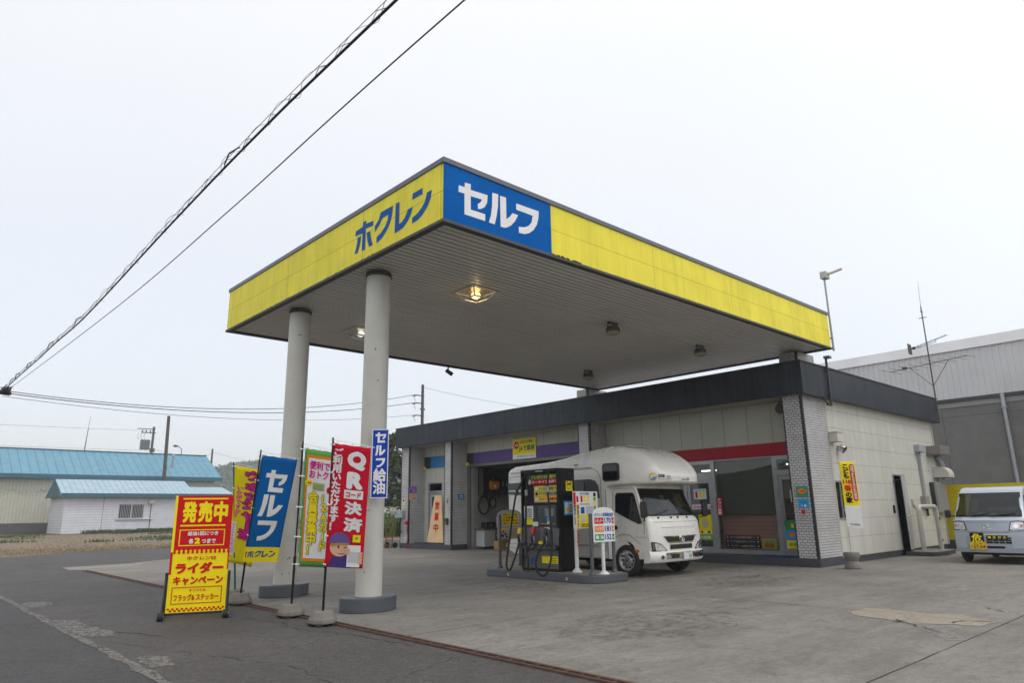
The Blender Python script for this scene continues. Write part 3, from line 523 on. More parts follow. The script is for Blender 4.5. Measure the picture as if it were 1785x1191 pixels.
B('handle', steel, lambda g: g.bx(12.06, 12.12, 16.14, 16.2, 1.05, 1.12), d)
w_ = B('window', alu, lambda g: (g.bx(12.085, 12.19, 15.56, 15.62, 1.2, 2.58), g.bx(12.085, 12.19, 15.0, 15.06, 1.2, 2.58), g.bx(12.10, 12.2, 15.0, 15.62, 0.19, 1.2)))
B('pane', dark_glass, lambda g: g.bx(12.13, 12.14, 15.06, 15.56, 1.2, 2.58), w_)
B('toilet_room_wall', dark_void, lambda g: g.bx(12.5, 12.55, 14.95, 17.25, 0, 3.0))
# shop front glazing
def f_fr(g):
    for y0, y1, z0, z1 in ((3.64, 3.76, 0.19, 2.665), (1.83, 1.955, 0.19, 2.665), (4.56, 4.66, 0.19, 2.665), (7.36, 7.449, 0.19, 2.665), (5.9, 6.0, 0.19, 2.665), (1.955, 3.64, 0.19, 0.30), (1.955, 3.64, 2.63, 2.665), (1.104, 1.83, 2.16, 2.30), (1.104, 1.83, 2.56, 2.665), (3.76, 4.56, 2.12, 2.34), (3.76, 4.56, 2.56, 2.665), (4.66, 7.36, 0.19, 0.3), (4.66, 7.36, 2.6, 2.665)):
        g.bx(12.085, 12.175, y0, y1, z0, z1)
sf = B('shop_front_frame', alu, f_fr, bev=0.004)
for y0, y1 in ((1.955, 3.64), (4.66, 5.9), (6.0, 7.36)): B('shop_window', clear_glass, lambda g: g.bx(12.125, 12.131, y0, y1, 0.30, 2.63))
for y0, y1, z0, z1 in ((1.104, 1.83, 2.30, 2.56), (3.76, 4.56, 2.34, 2.56)): B('transom_window', clear_glass, lambda g: g.bx(12.125, 12.131, y0, y1, z0, z1))
for y0, y1 in ((1.104, 1.83), (3.76, 4.56)):
    d = B('shop_door', alu, lambda g: (g.bx(12.10, 12.15, y1 - 0.10, y1, 0.19, 2.12 + 0.03), g.bx(12.10, 12.15, y0, y0 + 0.10, 0.19, 2.15), g.bx(12.10, 12.15, y0 + 0.10, y1 - 0.10, 0.19, 0.35), g.bx(12.10, 12.15, y0 + 0.10, y1 - 0.10, 2.05, 2.15)), bev=0.004)
    B('door_glass', clear_glass, lambda g: g.bx(12.12, 12.126, y0 + 0.10, y1 - 0.10, 0.35, 2.05), d)
    B('push_bar', steel, lambda g: (g.cyl((12.07, y1 - 0.06, 0.9), (12.07, y1 - 0.06, 1.4), 0.016), g.bx(12.07, 12.10, y1 - 0.07, y1 - 0.05, 0.93, 0.95), g.bx(12.07, 12.10, y1 - 0.07, y1 - 0.05, 1.35, 1.37)), d)
# shop inside
m_in = mat('interior_wall', (0.34, 0.33, 0.30), 0.7); m_floor = mat('interior_floor', (0.16, 0.14, 0.12), 0.4)
B('shop_interior', [m_in, m_floor], lambda g: (g.bx(16.4, 16.5, 0.8, 7.7, 0, 3.0), g.bx(12.2, 16.4, 0.8, 7.7, 2.9, 3.0), g.bx(12.2, 16.4, 7.6, 7.7, 0, 2.9), g.bx(12.1, 16.4, 0.8, 7.6, 0.1, 0.18, 1)))
m_bl = brick('blind_slats', (0.155, 0.165, 0.14), (0.145, 0.155, 0.13), (0.06, 0.065, 0.055), 9.0, 0.035, 0.006, 0.0, (0, 0), 0.5, 0.6, 0.03)
B('window_blind', m_bl, lambda g: (g.bx(12.19, 12.205, 1.97, 3.63, 1.19, 2.64), g.bx(12.19, 12.205, 4.68, 7.34, 1.19, 2.64)))
B('display_partition', brick('partition_boards', (0.52, 0.27, 0.235), (0.50, 0.26, 0.225), (0.32, 0.17, 0.14), 9.0, 0.10, 0.006, 0.0, (0, 0), 0.6, 0.4, 0.05), lambda g: (g.bx(12.28, 12.31, 1.97, 3.63, 0.19, 1.195), g.bx(12.28, 12.31, 4.68, 7.34, 0.19, 1.195)))
B('counter', mat('counter_wood', (0.2, 0.11, 0.07), 0.5), lambda g: g.bx(14.0, 14.6, 1.3, 4.4, 0.18, 1.1))
B('shelf', mat('shop_shelf', (0.12, 0.12, 0.13), 0.5), lambda g: [g.bx(16.0, 16.4, 1.2, 6.0, z, z + 0.03) for z in (0.6, 1.1, 1.6)])
for y0, y1, x, z in ((0.95, 2.2, 13.4, 2.50), (3.3, 5.0, 13.6, 2.46), (2.4, 4.2, 15.0, 2.84), (5.2, 6.8, 14.6, 2.84)):
    B('tube_light', tube_white, lambda g: g.bx(x, x + 0.05, y0, y1, z, z + 0.035))
# garage inside
m_gw = brick('garage_sheet_wall', (0.30, 0.295, 0.28), (0.29, 0.285, 0.27), (0.17, 0.165, 0.155), 0.15, 9.0, 0.012, 0.0, (0, 0), 0.6, 0.5, 0.5, vary=0.25)
B('garage_interior', [m_gw, m_floor, dark_void], lambda g: (g.bx(12.2, 20.3, 14.30, 14.40, 0, 4.0), g.bx(20.2, 20.3, 7.8, 14.3, 0, 4.0), g.bx(12.2, 20.2, 7.72, 7.8, 0, 4.0), g.bx(12.2, 20.2, 7.8, 14.3, 3.95, 4.0, 2), g.bx(12.0, 20.2, 7.92, 14.3, 0.0, 0.008, 1)))
# side wall with open door and window
def f_side(g):
    z0, z1 = 0.16, 4.03; y0, y1 = 0.64, 0.74
    g.bx(12.57, 12.63, y0, y1, z0, z1); g.bx(12.63, 13.30, y0, y1, z0, 1.05); g.bx(12.63, 13.30, y0, y1, 2.0, z1); g.bx(13.30, 16.60, y0, y1, z0, z1); g.bx(16.60, 17.43, y0, y1, 2.21, z1); g.bx(17.43, 20.6, y0, y1, z0, z1)
B('side_wall', m_cream, f_side)
B('back_wall', m_cream, lambda g: (g.bx(20.5, 20.6, 0.74, 17.84, 0.16, 4.03), g.bx(12.1, 20.5, 17.74, 17.84, 0.16, 4.03)))
B('side_plinth', m_plinth, lambda g: (g.bx(12.57, 16.6, 0.66, 0.76, 0, 0.16), g.bx(17.43, 20.6, 0.66, 0.76, 0, 0.16)))
w_ = B('window', alu, lambda g: (g.bx(12.63, 12.67, 0.62, 0.72, 1.05, 2.0), g.bx(13.26, 13.30, 0.62, 0.72, 1.05, 2.0), g.bx(12.67, 13.26, 0.62, 0.72, 1.05, 1.09), g.bx(12.67, 13.26, 0.62, 0.72, 1.96, 2.0), g.bx(12.94, 12.98, 0.63, 0.71, 1.09, 1.96)))
B('pane', dark_glass, lambda g: g.bx(12.67, 13.26, 0.66, 0.665, 1.09, 1.96), w_)
for xb in (12.56, 20.53): B('corner_bead', mat('bead_cream', (0.42, 0.41, 0.35), 0.5), lambda g: g.bx(xb, xb + 0.08, 0.618, 0.64, 0.16, 4.03))
B('door_frame', alu, lambda g: (g.bx(16.56, 16.60, 0.62, 0.74, 0.16, 2.25), g.bx(17.43, 17.47, 0.62, 0.74, 0.16, 2.25), g.bx(16.60, 17.43, 0.62, 0.74, 2.21, 2.25)))
sdoor = B('side_door', mat('side_door_grey', (0.42, 0.43, 0.45), 0.45), lambda g: g.prism([(17.43, 0.62, 0.17), (16.605, 0.435, 0.17), (16.613, 0.396, 0.17), (17.438, 0.581, 0.17)], (0, 0, 2.03)), bev=0.003)
B('handle', chrome, lambda g: (g.cyl((16.68, 0.42, 1.08), (16.67, 0.34, 1.08), 0.013), g.cyl((16.67, 0.34, 1.08), (16.80, 0.365, 1.08), 0.011), g.bx(16.64, 16.72, 0.40, 0.412, 1.02, 1.14)), sdoor)
B('door_closer', black_paint, lambda g: (g.bx(16.52, 16.60, 0.56, 0.61, 2.02, 2.07), g.tube([(16.58, 0.58, 2.06), (16.75, 0.50, 2.09), (16.95, 0.52, 2.12)], 0.012, 6)), sdoor)
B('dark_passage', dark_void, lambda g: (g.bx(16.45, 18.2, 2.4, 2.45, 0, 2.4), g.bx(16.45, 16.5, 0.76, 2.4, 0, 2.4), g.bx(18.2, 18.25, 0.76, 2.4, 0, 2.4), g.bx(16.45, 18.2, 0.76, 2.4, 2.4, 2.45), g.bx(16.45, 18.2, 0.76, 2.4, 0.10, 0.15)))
# ---------------- things on and around the building
def wallbox(name, label, cat, loc, size, m, group=None, extra=None):
    t = thing(name, label, cat, loc, 0, group); a, b, c = size; G().bx(0, a, -b, 0, 0, c).build('body', m, t, bev=0.008); 
    if extra: extra(t)
    return t
def x_lid(t): G().bx(-0.01, 0.34, -0.23, 0.0, 0.226, 0.245).build('lid', mat('box_lid', (0.40, 0.40, 0.37), 0.5), t)
wallbox('junction_box', 'cream box high on the cream side wall above the round security light', 'box', (12.60, 0.618, 2.95), (0.32, 0.22, 0.225), mat('box_cream', (0.52, 0.50, 0.44), 0.5), extra=x_lid)
t = thing('security_light', 'round metal security light on the cream wall above the yellow banner', 'light', (13.08, 0.62, 2.78))
g = G(); g.cyl((0, 0, 0.05), (0, -0.10, 0.04), 0.045); g.build('mount', steel, t)
g = G(); g.cyl((0, -0.06, 0.05), (0, -0.16, -0.02), 0.085, 0.10); g.build('dome', chrome, t)
# grey conduit with boxes
t = thing('cable_conduit', 'grey cable duct running down the side wall between two boxes', 'conduit', (18.9, 0.638, 0))
g = G(); g.bx(-0.08, 0.04, -0.07, 0, 1.62, 3.0); g.build('duct', galv, t)
g = G(); g.bx(-0.2, 0.35, -0.16, 0, 2.97, 3.2); g.build('top_box', mat('duct_box', (0.33, 0.35, 0.37), 0.5), t, bev=0.01)
g = G(); g.bx(-0.3, 0.06, -0.14, 0, 1.28, 1.64); g.build('switch_box', mat('switch_box', (0.25, 0.245, 0.235), 0.5), t, bev=0.008)
g = G(); g.bx(0.06, 0.32, -0.11, 0, 1.30, 1.66); g.build('meter_box', mat('meter_box', (0.44, 0.43, 0.38), 0.5), t, bev=0.008)
g = G(); g.cyl((0.0, -0.05, 1.28), (0.0, -0.05, 1.05), 0.03); g.build('outlet', black_paint, t)
t = thing('vent_hood', 'brown metal vent hood high on the side wall beside the grey duct', 'vent', (19.72, 0.638, 2.93), 0, 'hoods on the side wall')
g = G(); g.bx(0, 0.95, -0.42, 0, 0, 0.28); g.build('hood', mat('hood_brown', (0.22, 0.20, 0.18), 0.5, 0.3, dirt=0.3), t, bev=0.015)
g = G(); g.tube([(0.75, -0.1, 0.0), (0.95, -0.12, -0.3), (1.0, -0.12, -0.75)], 0.09, 12); g.build('pipe', galv, t)
t = thing('vent_hood', 'cream rounded vent hood above the corrugated grey panel', 'vent', (20.06, 0.638, 2.22), 0, 'hoods on the side wall')
g = G(); P = [(0, -0.02, 0.0)]; P = [(0, 0, 0), (0, 0, 0.33), (0, -0.22, 0.33)] + [(0, -0.22 - 0.24 * math.sin(R(a)), 0.09 + 0.24 * math.cos(R(a))) for a in range(15, 91, 15)] + [(0, -0.46, 0)]
g.prism(P, (0.52, 0, 0)); g.build('hood', mat('hood_cream', (0.50, 0.48, 0.42), 0.5), t, bev=0.008)
g = G(); g.bx(0.1, 0.42, -0.3, -0.05, -0.012, 0.0); g.build('grille', black_paint, t)
t = thing('corrugated_panel', 'grey corrugated cover panel on the side wall near the yellow wall', 'panel', (19.55, 0.638, 1.15))
g = G(); n = 14
for i in range(n): g.bx(i * 0.068, i * 0.068 + 0.045, -0.20, -0.17, 0, 0.92)
g.bx(0, 0.95, -0.175, -0.14, 0, 0.92); g.build('sheet', mat('corr_grey', (0.33, 0.33, 0.34), 0.5, 0.3), t)
for xb in (0.03, 0.86): G().bx(xb, xb + 0.05, -0.14, 0, 0, 0.92).build('bracket', trim_dark, t)
t = thing('wall_outlet', 'small cream wall outlet to the right of the side door', 'outlet', (17.82, 0.638, 1.37)); G().bx(0, 0.13, -0.05, 0, 0, 0.18).build('cover', mat('box_cream', (0.5, 0.5, 0.5)), t, bev=0.01); G().cyl((0.07, -0.03, 0), (0.08, -0.04, -0.12), 0.012).build('cord', black_paint, t)
t = thing('intercom', 'small black intercom plate left of the open side door', 'intercom', (16.28, 0.638, 1.16)); G().bx(0, 0.10, -0.03, 0, 0, 0.22).build('cover', black_paint, t, bev=0.006); G().bx(0.03, 0.07, -0.035, -0.03, 0.13, 0.17).build('button', steel, t)
t = thing('door_step', 'low grey concrete doorstep in front of the open side door', 'step', (16.55, -0.10, 0))
g = G(); g.prism([(0.1, 0.70, 0), (0.1, 0.02, 0), (0.25, -0.08, 0), (1.1, -0.10, 0), (1.95, -0.02, 0), (1.98, 0.70, 0)], (0, 0, 0.11)); g.build('slab', m_plinth, t, bev=0.01)
g = G(); g.flat([(0.12, 0.69, 0.1145), (0.12, 0.04, 0.1145), (0.26, -0.05, 0.1145), (1.1, -0.07, 0.1145), (1.92, 0.0, 0.1145), (1.95, 0.69, 0.1145)]); g.build('top', concrete_grey, t)
t = thing('guard_rail', 'thick cream pipe guard rail hoop on the doorstep', 'rail', (0, 0, 0))
P = [(16.85, 0.18, 0.11), (16.85, 0.18, 1.18)] + [(16.85 + 0.15 * (1 - math.cos(R(a))), 0.18, 1.18 + 0.15 * math.sin(R(a))) for a in range(15, 91, 15)] + [(18.15 - 0.15 * (1 - math.cos(R(a))), 0.18 - 0.05, 1.18 + 0.15 * math.sin(R(a))) for a in range(90, 0, -15)] + [(18.15, 0.13, 1.18), (18.15, 0.13, 0.11)]
t.location = (17.05, 0.18, 0.11); WM[t.name] = Matrix.Translation(Vector((17.05, 0.18, 0.11)))
g = G(); g.tube(P, 0.062, 14); g.build('hoop', mat('rail_cream', (0.46, 0.45, 0.40), 0.45, dirt=0.15), t, True)
g = G(); g.bx(18.12, 18.18, 0.06, 0.068, 0.95, 1.02); g.bx(18.12, 18.18, 0.06, 0.068, 0.35, 0.40); g.build('clip', black_paint, t, True)
# black camera pole on the side parapet
t = thing('camera_pole', 'black pole with small camera clamped to the dark side parapet', 'pole', (12.42, 0.40, 3.85))
g = G(); g.cyl((0, -0.02, 0), (0.02, -0.02, 1.18), 0.03); g.build('pole', black_paint, t)
g = G(); g.bx(-0.18, 0.04, -0.03, 0.02, -0.03, 0.02); g.bx(-0.02, 0.05, 0.0, 0.10, 0.22, 0.25); g.bx(-0.02, 0.05, 0.0, 0.05, 0.85, 0.88); g.tube([(-0.25, 0.1, 0.18), (-0.15, 0.05, 0.10), (-0.1, 0.02, 0.0)], 0.02, 6); g.build('bracket', black_paint, t)
g = G(); g.bx(-0.04, 0.10, -0.14, 0.02, 1.18, 1.25); g.build('head', steel, t, bev=0.01)
t = thing('horn_speaker', 'dark round horn speaker under the eave beside the corner pier', 'speaker', (11.95, 1.55, 3.84))
g = G(); g.cyl((0.02, 0.0, 0), (-0.20, -0.16, -0.03), 0.06, 0.13, 20); g.build('horn', mat('horn_brown', (0.09, 0.06, 0.035), 0.5, var=0.3), t); g = G(); g.tube([(0, 0, 0.02), (0.0, -0.05, 0.17), (0.1, -0.05, 0.19)], 0.018, 6); g.build('bracket', black_paint, t)
t = thing('eave_camera', 'tiny camera under the eave of the toilet bay', 'camera', (11.6, 14.99, 4.03)); G().lathe([(0.03, -0.06), (0.055, -0.03), (0.06, 0.0)], n=12).build('dome', black_paint, t); G().lathe([(0.065, -0.004), (0.065, 0.0)], n=12).build('ring', steel, t)
# antenna mast on the roof
t = thing('antenna_mast', 'tall thin roof mast with two television antennas behind the parapet', 'antenna', (20.55, 0.35, 4.36))
g = G(); g.cyl((0, 0, 0), (0, 0, 3.62), 0.026, 0.018, 8); g.cyl((0, 0, 3.6), (0, -0.03, 4.5), 0.007, 0.004, 6); g.bx(-0.12, 0.12, -0.012, 0.012, 3.42, 3.44); g.bx(-0.012, 0.012, -0.12, 0.12, 3.20, 3.22); g.build('mast', mat('mast_dark', (0.06, 0.05, 0.045), 0.6), t)
a = Vector((0, 1.25, 1.52)); b = Vector((0, -1.10, 1.70)); g = G(); g.tube([a, b], 0.012, 6)
for i in range(9):
    p = a.lerp(b, i / 8); l_ = 0.62 - 0.03 * i; g.cyl(p + Vector((-l_, 0.15, 0.02)), p + Vector((l_, -0.15, -0.02)), 0.006, n=5)
g.tube([(0, 0, 0.85), (0, 0.62, 1.55)], 0.010, 5); g.tube([(0, 0, 0.85), (0, -0.55, 1.64)], 0.010, 5); g.bx(-0.05, 0.05, 0.72, 0.86, 1.54, 1.62); g.build('large_yagi', mat('mast_dark', (0.06, 0.05, 0.045)), t)
a = Vector((0, 0.55, 2.20)); b = Vector((0, -0.62, 2.48)); g = G(); g.tube([a, b], 0.012, 6)
for i in range(12): p = a.lerp(b, i / 11); g.cyl(p + Vector((-0.12, 0.03, 0)), p + Vector((0.12, -0.03, 0)), 0.005, n=5)
g.tube([(0, 0.30, 2.2), (0, 0.0, 2.28), (0, -0.28, 2.32), (0, -0.29, 2.40)], 0.011, 5); g.bx(-0.16, 0.16, 0.53, 0.55, 2.03, 2.38); g.bx(-0.03, 0.03, 0.36, 0.46, 2.18, 2.26); g.build('small_yagi', mat('mast_dark', (0.06, 0.05, 0.045)), t)
# ---------------- signs on the building front (faces -X): local x runs to the right
FR = R(-90)
def d_ja(g, f):
    quad(g, f, 0.0, 0.0, 1.2, 0.16, 2); frame(g, f, 0, 0, 1.2, 0.72, 0.015, 2); disc(g, f, 0.2, 0.5, 0.13, 0.13, 1); 
    txt(g, 'お得', lambda u, v: f(u, v) + Vector((0, -.002, 0)), 0.12, 0.45, 0.28, 0.55, 2, 0.02); txt(g, 'あなたの愛車', f, 0.42, 0.54, 1.05, 0.66, 3, 0.01); txt(g, 'JAで車検', f, 0.33, 0.24, 1.14, 0.48, 3, 0.03)
    txt(g, '安心整備おまかせください', lambda u, v: f(u, v) + Vector((0, -.002, 0)), 0.25, 0.06, 1.10, 0.13, 3, 0.0)
plate('inspection_sign', 'yellow vehicle inspection sign above the garage opening on the purple band', 'sign', (12.055, 11.80, 3.195), FR, 1.2, 0.72, [ink_yellow, ink_red, ink_white, mat('ink_darkgreen', (0.01, 0.13, 0.12), 0.5)], d_ja)
def d_tg(g, f): disc(g, f, 0.14, 0.115, 0.09, 0.06, 1); quad(g, f, 0.03, 0.09, 0.25, 0.14, 1); txt(g, '110番', lambda u, v: f(u, v) + Vector((0, -.002, 0)), 0.07, 0.095, 0.21, 0.135, 2, 0.01)
plate('small_sign', 'small green and orange sign, topmost on the corner pier', 'sign', (11.296, 0.995, 1.615), FR, 0.285, 0.22, [mat('sign_jade', (0.03, 0.30, 0.18), 0.5), ink_orange, ink_red], d_tg)
def d_wc(g, f): txt(g, 'トイレ', f, 0.05, 0.12, 0.21, 0.17, 1, 0.02); disc(g, f, 0.09, 0.06, 0.025, 0.03, 2); disc(g, f, 0.17, 0.06, 0.025, 0.03, 3)
plate('toilet_sign', 'small bright blue toilet sign on the corner pier below the green one', 'sign', (11.296, 0.975, 1.335), FR, 0.26, 0.22, [ink_cyan, ink_navy, ink_pink, ink_white], d_wc)
def d_hd(g, f): disc(g, f, 0.07, 0.05, 0.05, 0.04, 1); disc(g, f, 0.05, 0.09, 0.03, 0.025, 1); disc(g, f, 0.1, 0.1, 0.02, 0.02, 1)
plate('red_sticker', 'small pale sticker with red mark, lowest on the corner pier', 'sticker', (11.296, 0.94, 1.19), FR, 0.14, 0.13, [mat('sticker_pale', (0.5, 0.46, 0.45), 0.5), ink_red], d_hd, th=0.004)
def d_pt(g, f): txt(g, 'トイレ', f, 0.05, 0.17, 0.34, 0.25, 1, 0.02); disc(g, f, 0.09, 0.08, 0.05, 0.06, 2); disc(g, f, 0.2, 0.08, 0.03, 0.04, 3)
plate('toilet_sign', 'purple toilet sign on the shaded side of the far left pier', 'sign', (11.325, 17.28, 2.16), 0, 0.38, 0.28, [ink_lilac, ink_navy, ink_blue, ink_pink], d_pt)
def d_ct(g, f): txt(g, 'トイレ', f, 0.04, 0.12, 0.34, 0.21, 1, 0.02); txt(g, '使用禁', f, 0.12, 0.03, 0.32, 0.09, 1, 0.02)
plate('toilet_sign', 'cream toilet sign with red lettering below the purple one', 'sign', (11.325, 17.28, 1.89), 0, 0.38, 0.25, [mat('sign_cream', (0.62, 0.50, 0.36), 0.5), ink_red], d_ct)
def d_bl(g, f): txt(g, '整備', f, 0.06, 0.10, 0.24, 0.16, 1, 0.01); lines(g, f, 0.05, 0.04, 0.25, 0.08, 1, 1)
plate('small_sign', 'small blue sign on the shaded side of the pier left of the garage', 'sign', (11.63, 14.45, 1.85), 0, 0.30, 0.20, [mat('sign_blue', (0.01, 0.16, 0.42), 0.5), ink_white], d_bl)
def d_no(g, f): quad(g, f, 0.03, 0.2, 0.15, 0.24, 1); disc(g, f, 0.09, 0.33, 0.05, 0.05, 2); lines(g, f, 0.03, 0.05, 0.15, 0.15, 3, 3)
plate('paper_notice', 'pale paper notice taped on the far left pier above the grey meter box', 'notice', (11.30, 17.72, 1.55), FR, 0.18, 0.42, [mat('paper_pale', (0.62, 0.64, 0.55), 0.7), ink_yellow, ink_black, ink_lime], d_no, th=0.004)
t = thing('wall_phone', 'small black box on the white pier beside the leaning sign', 'box', (11.316, 14.79, 0.92), FR); G().bx(0, 0.16, -0.06, 0, 0, 0.24).build('body', black_paint, t, bev=0.01); G().bx(0.04, 0.12, -0.065, -0.06, 0.05, 0.09).build('slot', steel, t)
t = thing('number_plate', 'small metal number plate on the white pier above the black box', 'plate', (11.316, 14.74, 1.70), FR); G().bx(0, 0.07, -0.012, 0, 0, 0.22).build('panel', mat('np', (0.3, 0.3, 0.28), 0.4), t); g = G(); f = pl((0, -0.015, 0), (1, 0, 0), (0, 0, 1)); vtxt(g, '7番', f, 0.005, 0.02, 0.065, 0.2, 0); g.build('lettering', ink_black, t)
t = thing('meter_box', 'grey metre box with hanging black cables on the far left pier', 'meter', (11.30, 18.02, 0)); 
g = G(); g.bx(-0.16, 0.0, -0.50, 0.02, 1.19, 1.48); g.build('body', mat('meter_grey', (0.36, 0.38, 0.40), 0.5), t, bev=0.02)
g = G(); g.cyl((-0.17, -0.12, 1.36), (-0.16, -0.12, 1.36), 0.07); g.build('dial', steel, t)
g = G()
for k in range(5): a = rnd.uniform(-.36, -.1); g.tube([(-0.08, a, 1.2), (-0.09 - 0.02 * k, a + 0.02, 0.95), (-0.10, a + rnd.uniform(-.08, .08), 0.6), (-0.1, a + 0.05, 0.45 + 0.03 * k), (-0.09, a + 0.1, 0.75), (-0.08, a + .08, 1.05)], 0.014, 5)
g.build('cable', black_rubber, t)
t = thing('safety_chain', 'red plastic chain and red lamp hanging on the far left pier', 'chain', (11.30, 17.30, 0)); g = G(); g.lathe([(0.02, -0.09), (0.08, -0.05), (0.085, 0.03), (0.04, 0.08)], (-0.05, 0.02, 1.0), 12)
g.build('lamp', mat('lamp_red', (0.45, 0.01, 0.02), 0.3), t); g = G()
for k in range(30): z = 0.9 - k * 0.03; x = -0.04 + 0.25 * max(0, (k - 20) / 10) * 0; g.tube([(x + 0.016 * math.cos(q * 1.05), -0.02 + 0.1 * math.sin(k * .3) * (k / 30) + (0.008 if k % 2 else 0.0), z + 0.024 * math.sin(q * 1.05)) for q in range(6)], 0.006, 4, closed=True)
for k in range(14): g.tube([(-0.1 + 0.04 * k * .6 + 0.016 * math.cos(q * 1.05), -0.06, 0.07 + 0.06 * math.sin(k * 1.3) ** 2 + 0.02 * math.sin(q * 1.05)) for q in range(6)], 0.007, 4, closed=True)
g.build('chain', mat('chain_red', (0.50, 0.03, 0.06), 0.4), t)
t = thing('hand_truck', 'brown rusty hand truck standing against the far left pier', 'hand truck', (11.15, 18.0, 0)); g = G()
for y in (0.06, 0.54): g.tube([(-0.1, y, 0.02), (-0.02, y, 1.05), (0.02, y, 1.16)], 0.022, 8)
for z in (0.1, 0.3, 0.55, 0.82, 1.0, 1.16): x = -0.1 + 0.08 * z; g.bx(x - 0.012, x + 0.012, 0.06, 0.54, z - 0.02, z + 0.02)
g.build('frame', mat('truck_brown', (0.17, 0.075, 0.03), 0.7, var=0.3), t); g = G(); g.bx(-0.32, -0.09, 0.05, 0.55, 0.0, 0.02); g.build('toe_plate', rust, t)
for y in (0.0, 0.6): g = G(); g.cyl((0.02, y - 0.03, 0.11), (0.02, y + 0.03, 0.11), 0.11, n=16); g.build('wheel', black_rubber, t)
# leaning A board
def d_ab(g, f):
    pass
t = thing('open_board', 'tall tapering cream board with red lettering standing in the toilet bay', 'sign board', (11.55, 16.38, 0.19), FR)
th_ = R(4); fn = lambda u, v, d=0.0: Vector((u, 0.04 + v * math.sin(th_) - d, 0.05 + v * math.cos(th_)))
g = G(); g.add([fn(0, 0), fn(1.06, 0), fn(0.76, 1.80), fn(0.30, 1.80), fn(0, 0, -.03), fn(1.06, 0, -.03), fn(0.76, 1.80, -.03), fn(0.30, 1.80, -.03)], [(0, 1, 2, 3), (7, 6, 5, 4), (0, 4, 5, 1), (1, 5, 6, 2), (2, 6, 7, 3), (3, 7, 4, 0)]); g.build('panel', mat('board_cream', (0.72, 0.50, 0.27), 0.5), t)
g = G(); ff = lambda u, v: fn(u, v, 0.004)
for i, ch in enumerate('営業中'): txt(g, ch, ff, 0.39 - 0.01 * i, 1.24 - 0.42 * i, 0.67 + 0.01 * i, 1.56 - 0.42 * i, 0, 0.03)
g.build('lettering', ink_red, t)
g = G(); g.bx(-0.02, 1.08, 0.0, 0.08, 0.0, 0.05); g.bx(-0.03, 0.05, -0.08, 0.45, 0.0, 0.05); g.bx(1.01, 1.09, -0.08, 0.45, 0, 0.05); g.build('foot', black_paint, t)
g = G(); g.tube([(0.3, 0.06 + 1.7 * math.sin(th_), 1.70), (0.2, 0.42, 0.04)], 0.012, 6); g.tube([(0.56, 0.06 + 1.7 * math.sin(th_), 1.70), (0.66, 0.42, 0.04)], 0.012, 6); g.build('strut', black_paint, t)
# mats, posters and boards of the shop front
t = tag(G().bx(11.36, 12.02, 1.35, 2.35, 0.19, 0.2).build('door_mat', mat('mat_blue', (0.01, 0.03, 0.16), 0.95, bmp=0.6, bsc=200), None), 'dark blue door mat on the step before the right shop door', 'mat')
def d_p1(g, f):
    frame(g, f, 0, 0, 0.42, 0.30, 0.012, 1)
    for i, c in enumerate((2, 3, 3)): quad(g, f, 0.06 + i * 0.12, 0.05, 0.13 + i * 0.12, 0.22, c)
    lines(g, f, 0.05, 0.24, 0.37, 0.28, 1, 1)
SH = 12.094
plate('price_poster', 'small white poster of red and yellow bars on the left shop door', 'poster', (SH, 4.36, 1.61), FR, 0.42, 0.30, [ink_white, ink_cyan, ink_red, ink_yellow], d_p1, th=0.003)
def d_p2(g, f): quad(g, f, 0.30, 0.03, 0.42, 0.11, 1); lines(g, f, 0.05, 0.03, 0.75, 0.10, 2, 2)
plate('door_sticker', 'white lettered sticker strip across the left shop door', 'sticker', (SH, 4.44, 1.35), FR, 0.60, 0.13, [ink_white, ink_blue, ink_magenta], d_p2, th=0.003)
def d_p3(g, f):
    disc(g, f, 0.19, 0.46, 0.11, 0.13, 1); quad(g, f, 0.0, 0.0, 0.4, 0.16, 2); txt(g, '会員募集', lambda u, v: f(u, v) + Vector((0, -.002, 0)), 0.04, 0.04, 0.34, 0.12, 4, 0.02)
    for i, c in enumerate((3, 4, 5)): disc(g, f, 0.08 + i * 0.11, 0.22, 0.04, 0.035, c)
plate('member_poster', 'yellow and green poster low on the left shop door', 'poster', (SH, 4.25, 0.52), FR, 0.40, 0.68, [ink_yellow, mat('pale_khaki', (0.55, 0.52, 0.28), 0.5), ink_lime, ink_red, ink_white, ink_blue], d_p3, th=0.003)
def d_p4(g, f): vtxt(g, 'アプリ会員', f, 0.03, 0.03, 0.15, 0.45, 1, 0.02)
plate('red_pennant', 'narrow red pennant with white lettering hanging at the shop window', 'banner', (12.06, 3.64, 1.17), FR, 0.18, 0.48, [mat('pennant_red', (0.45, 0.02, 0.05), 0.7), ink_white], d_p4, th=0.004)
def board(name, label, y, z, w_, h, cols, s, tl):
    def d_(g, f): txt(g, s, f, w_ * 0.13, h * 0.25, w_ * 0.86, h * 0.78, 1, 0.02); disc(g, f, w_ * 0.06, h * 0.5, h * 0.22, h * 0.25, 1); disc(g, f, w_ * 0.94, h * 0.5, h * 0.22, h * 0.25, 1)
    return plate(name, label, 'sign', (12.24, y, z), FR, w_, h, cols, d_, th=0.015)
bk = mat('board_black', (0.02, 0.012, 0.012), 0.5)
board('service_board', 'dark red service board, top of the stack in the shop window', 3.55, 0.56, 1.0, 0.10, [mat('board_red', (0.16, 0.01, 0.012), 0.5), ink_white], 'オイルの交換は当店へ！', 0)
board('service_board', 'dark blue service board, middle of the stack in the shop window', 3.55, 0.45, 1.0, 0.10, [mat('board_navy', (0.01, 0.03, 0.08), 0.5), ink_white], 'タイヤ交換はお任せください！', 0)
board('service_board', 'black service board, bottom of the stack in the shop window', 3.55, 0.34, 1.0, 0.10, [bk, ink_white], 'バッテリーは安全で安心！', 0)
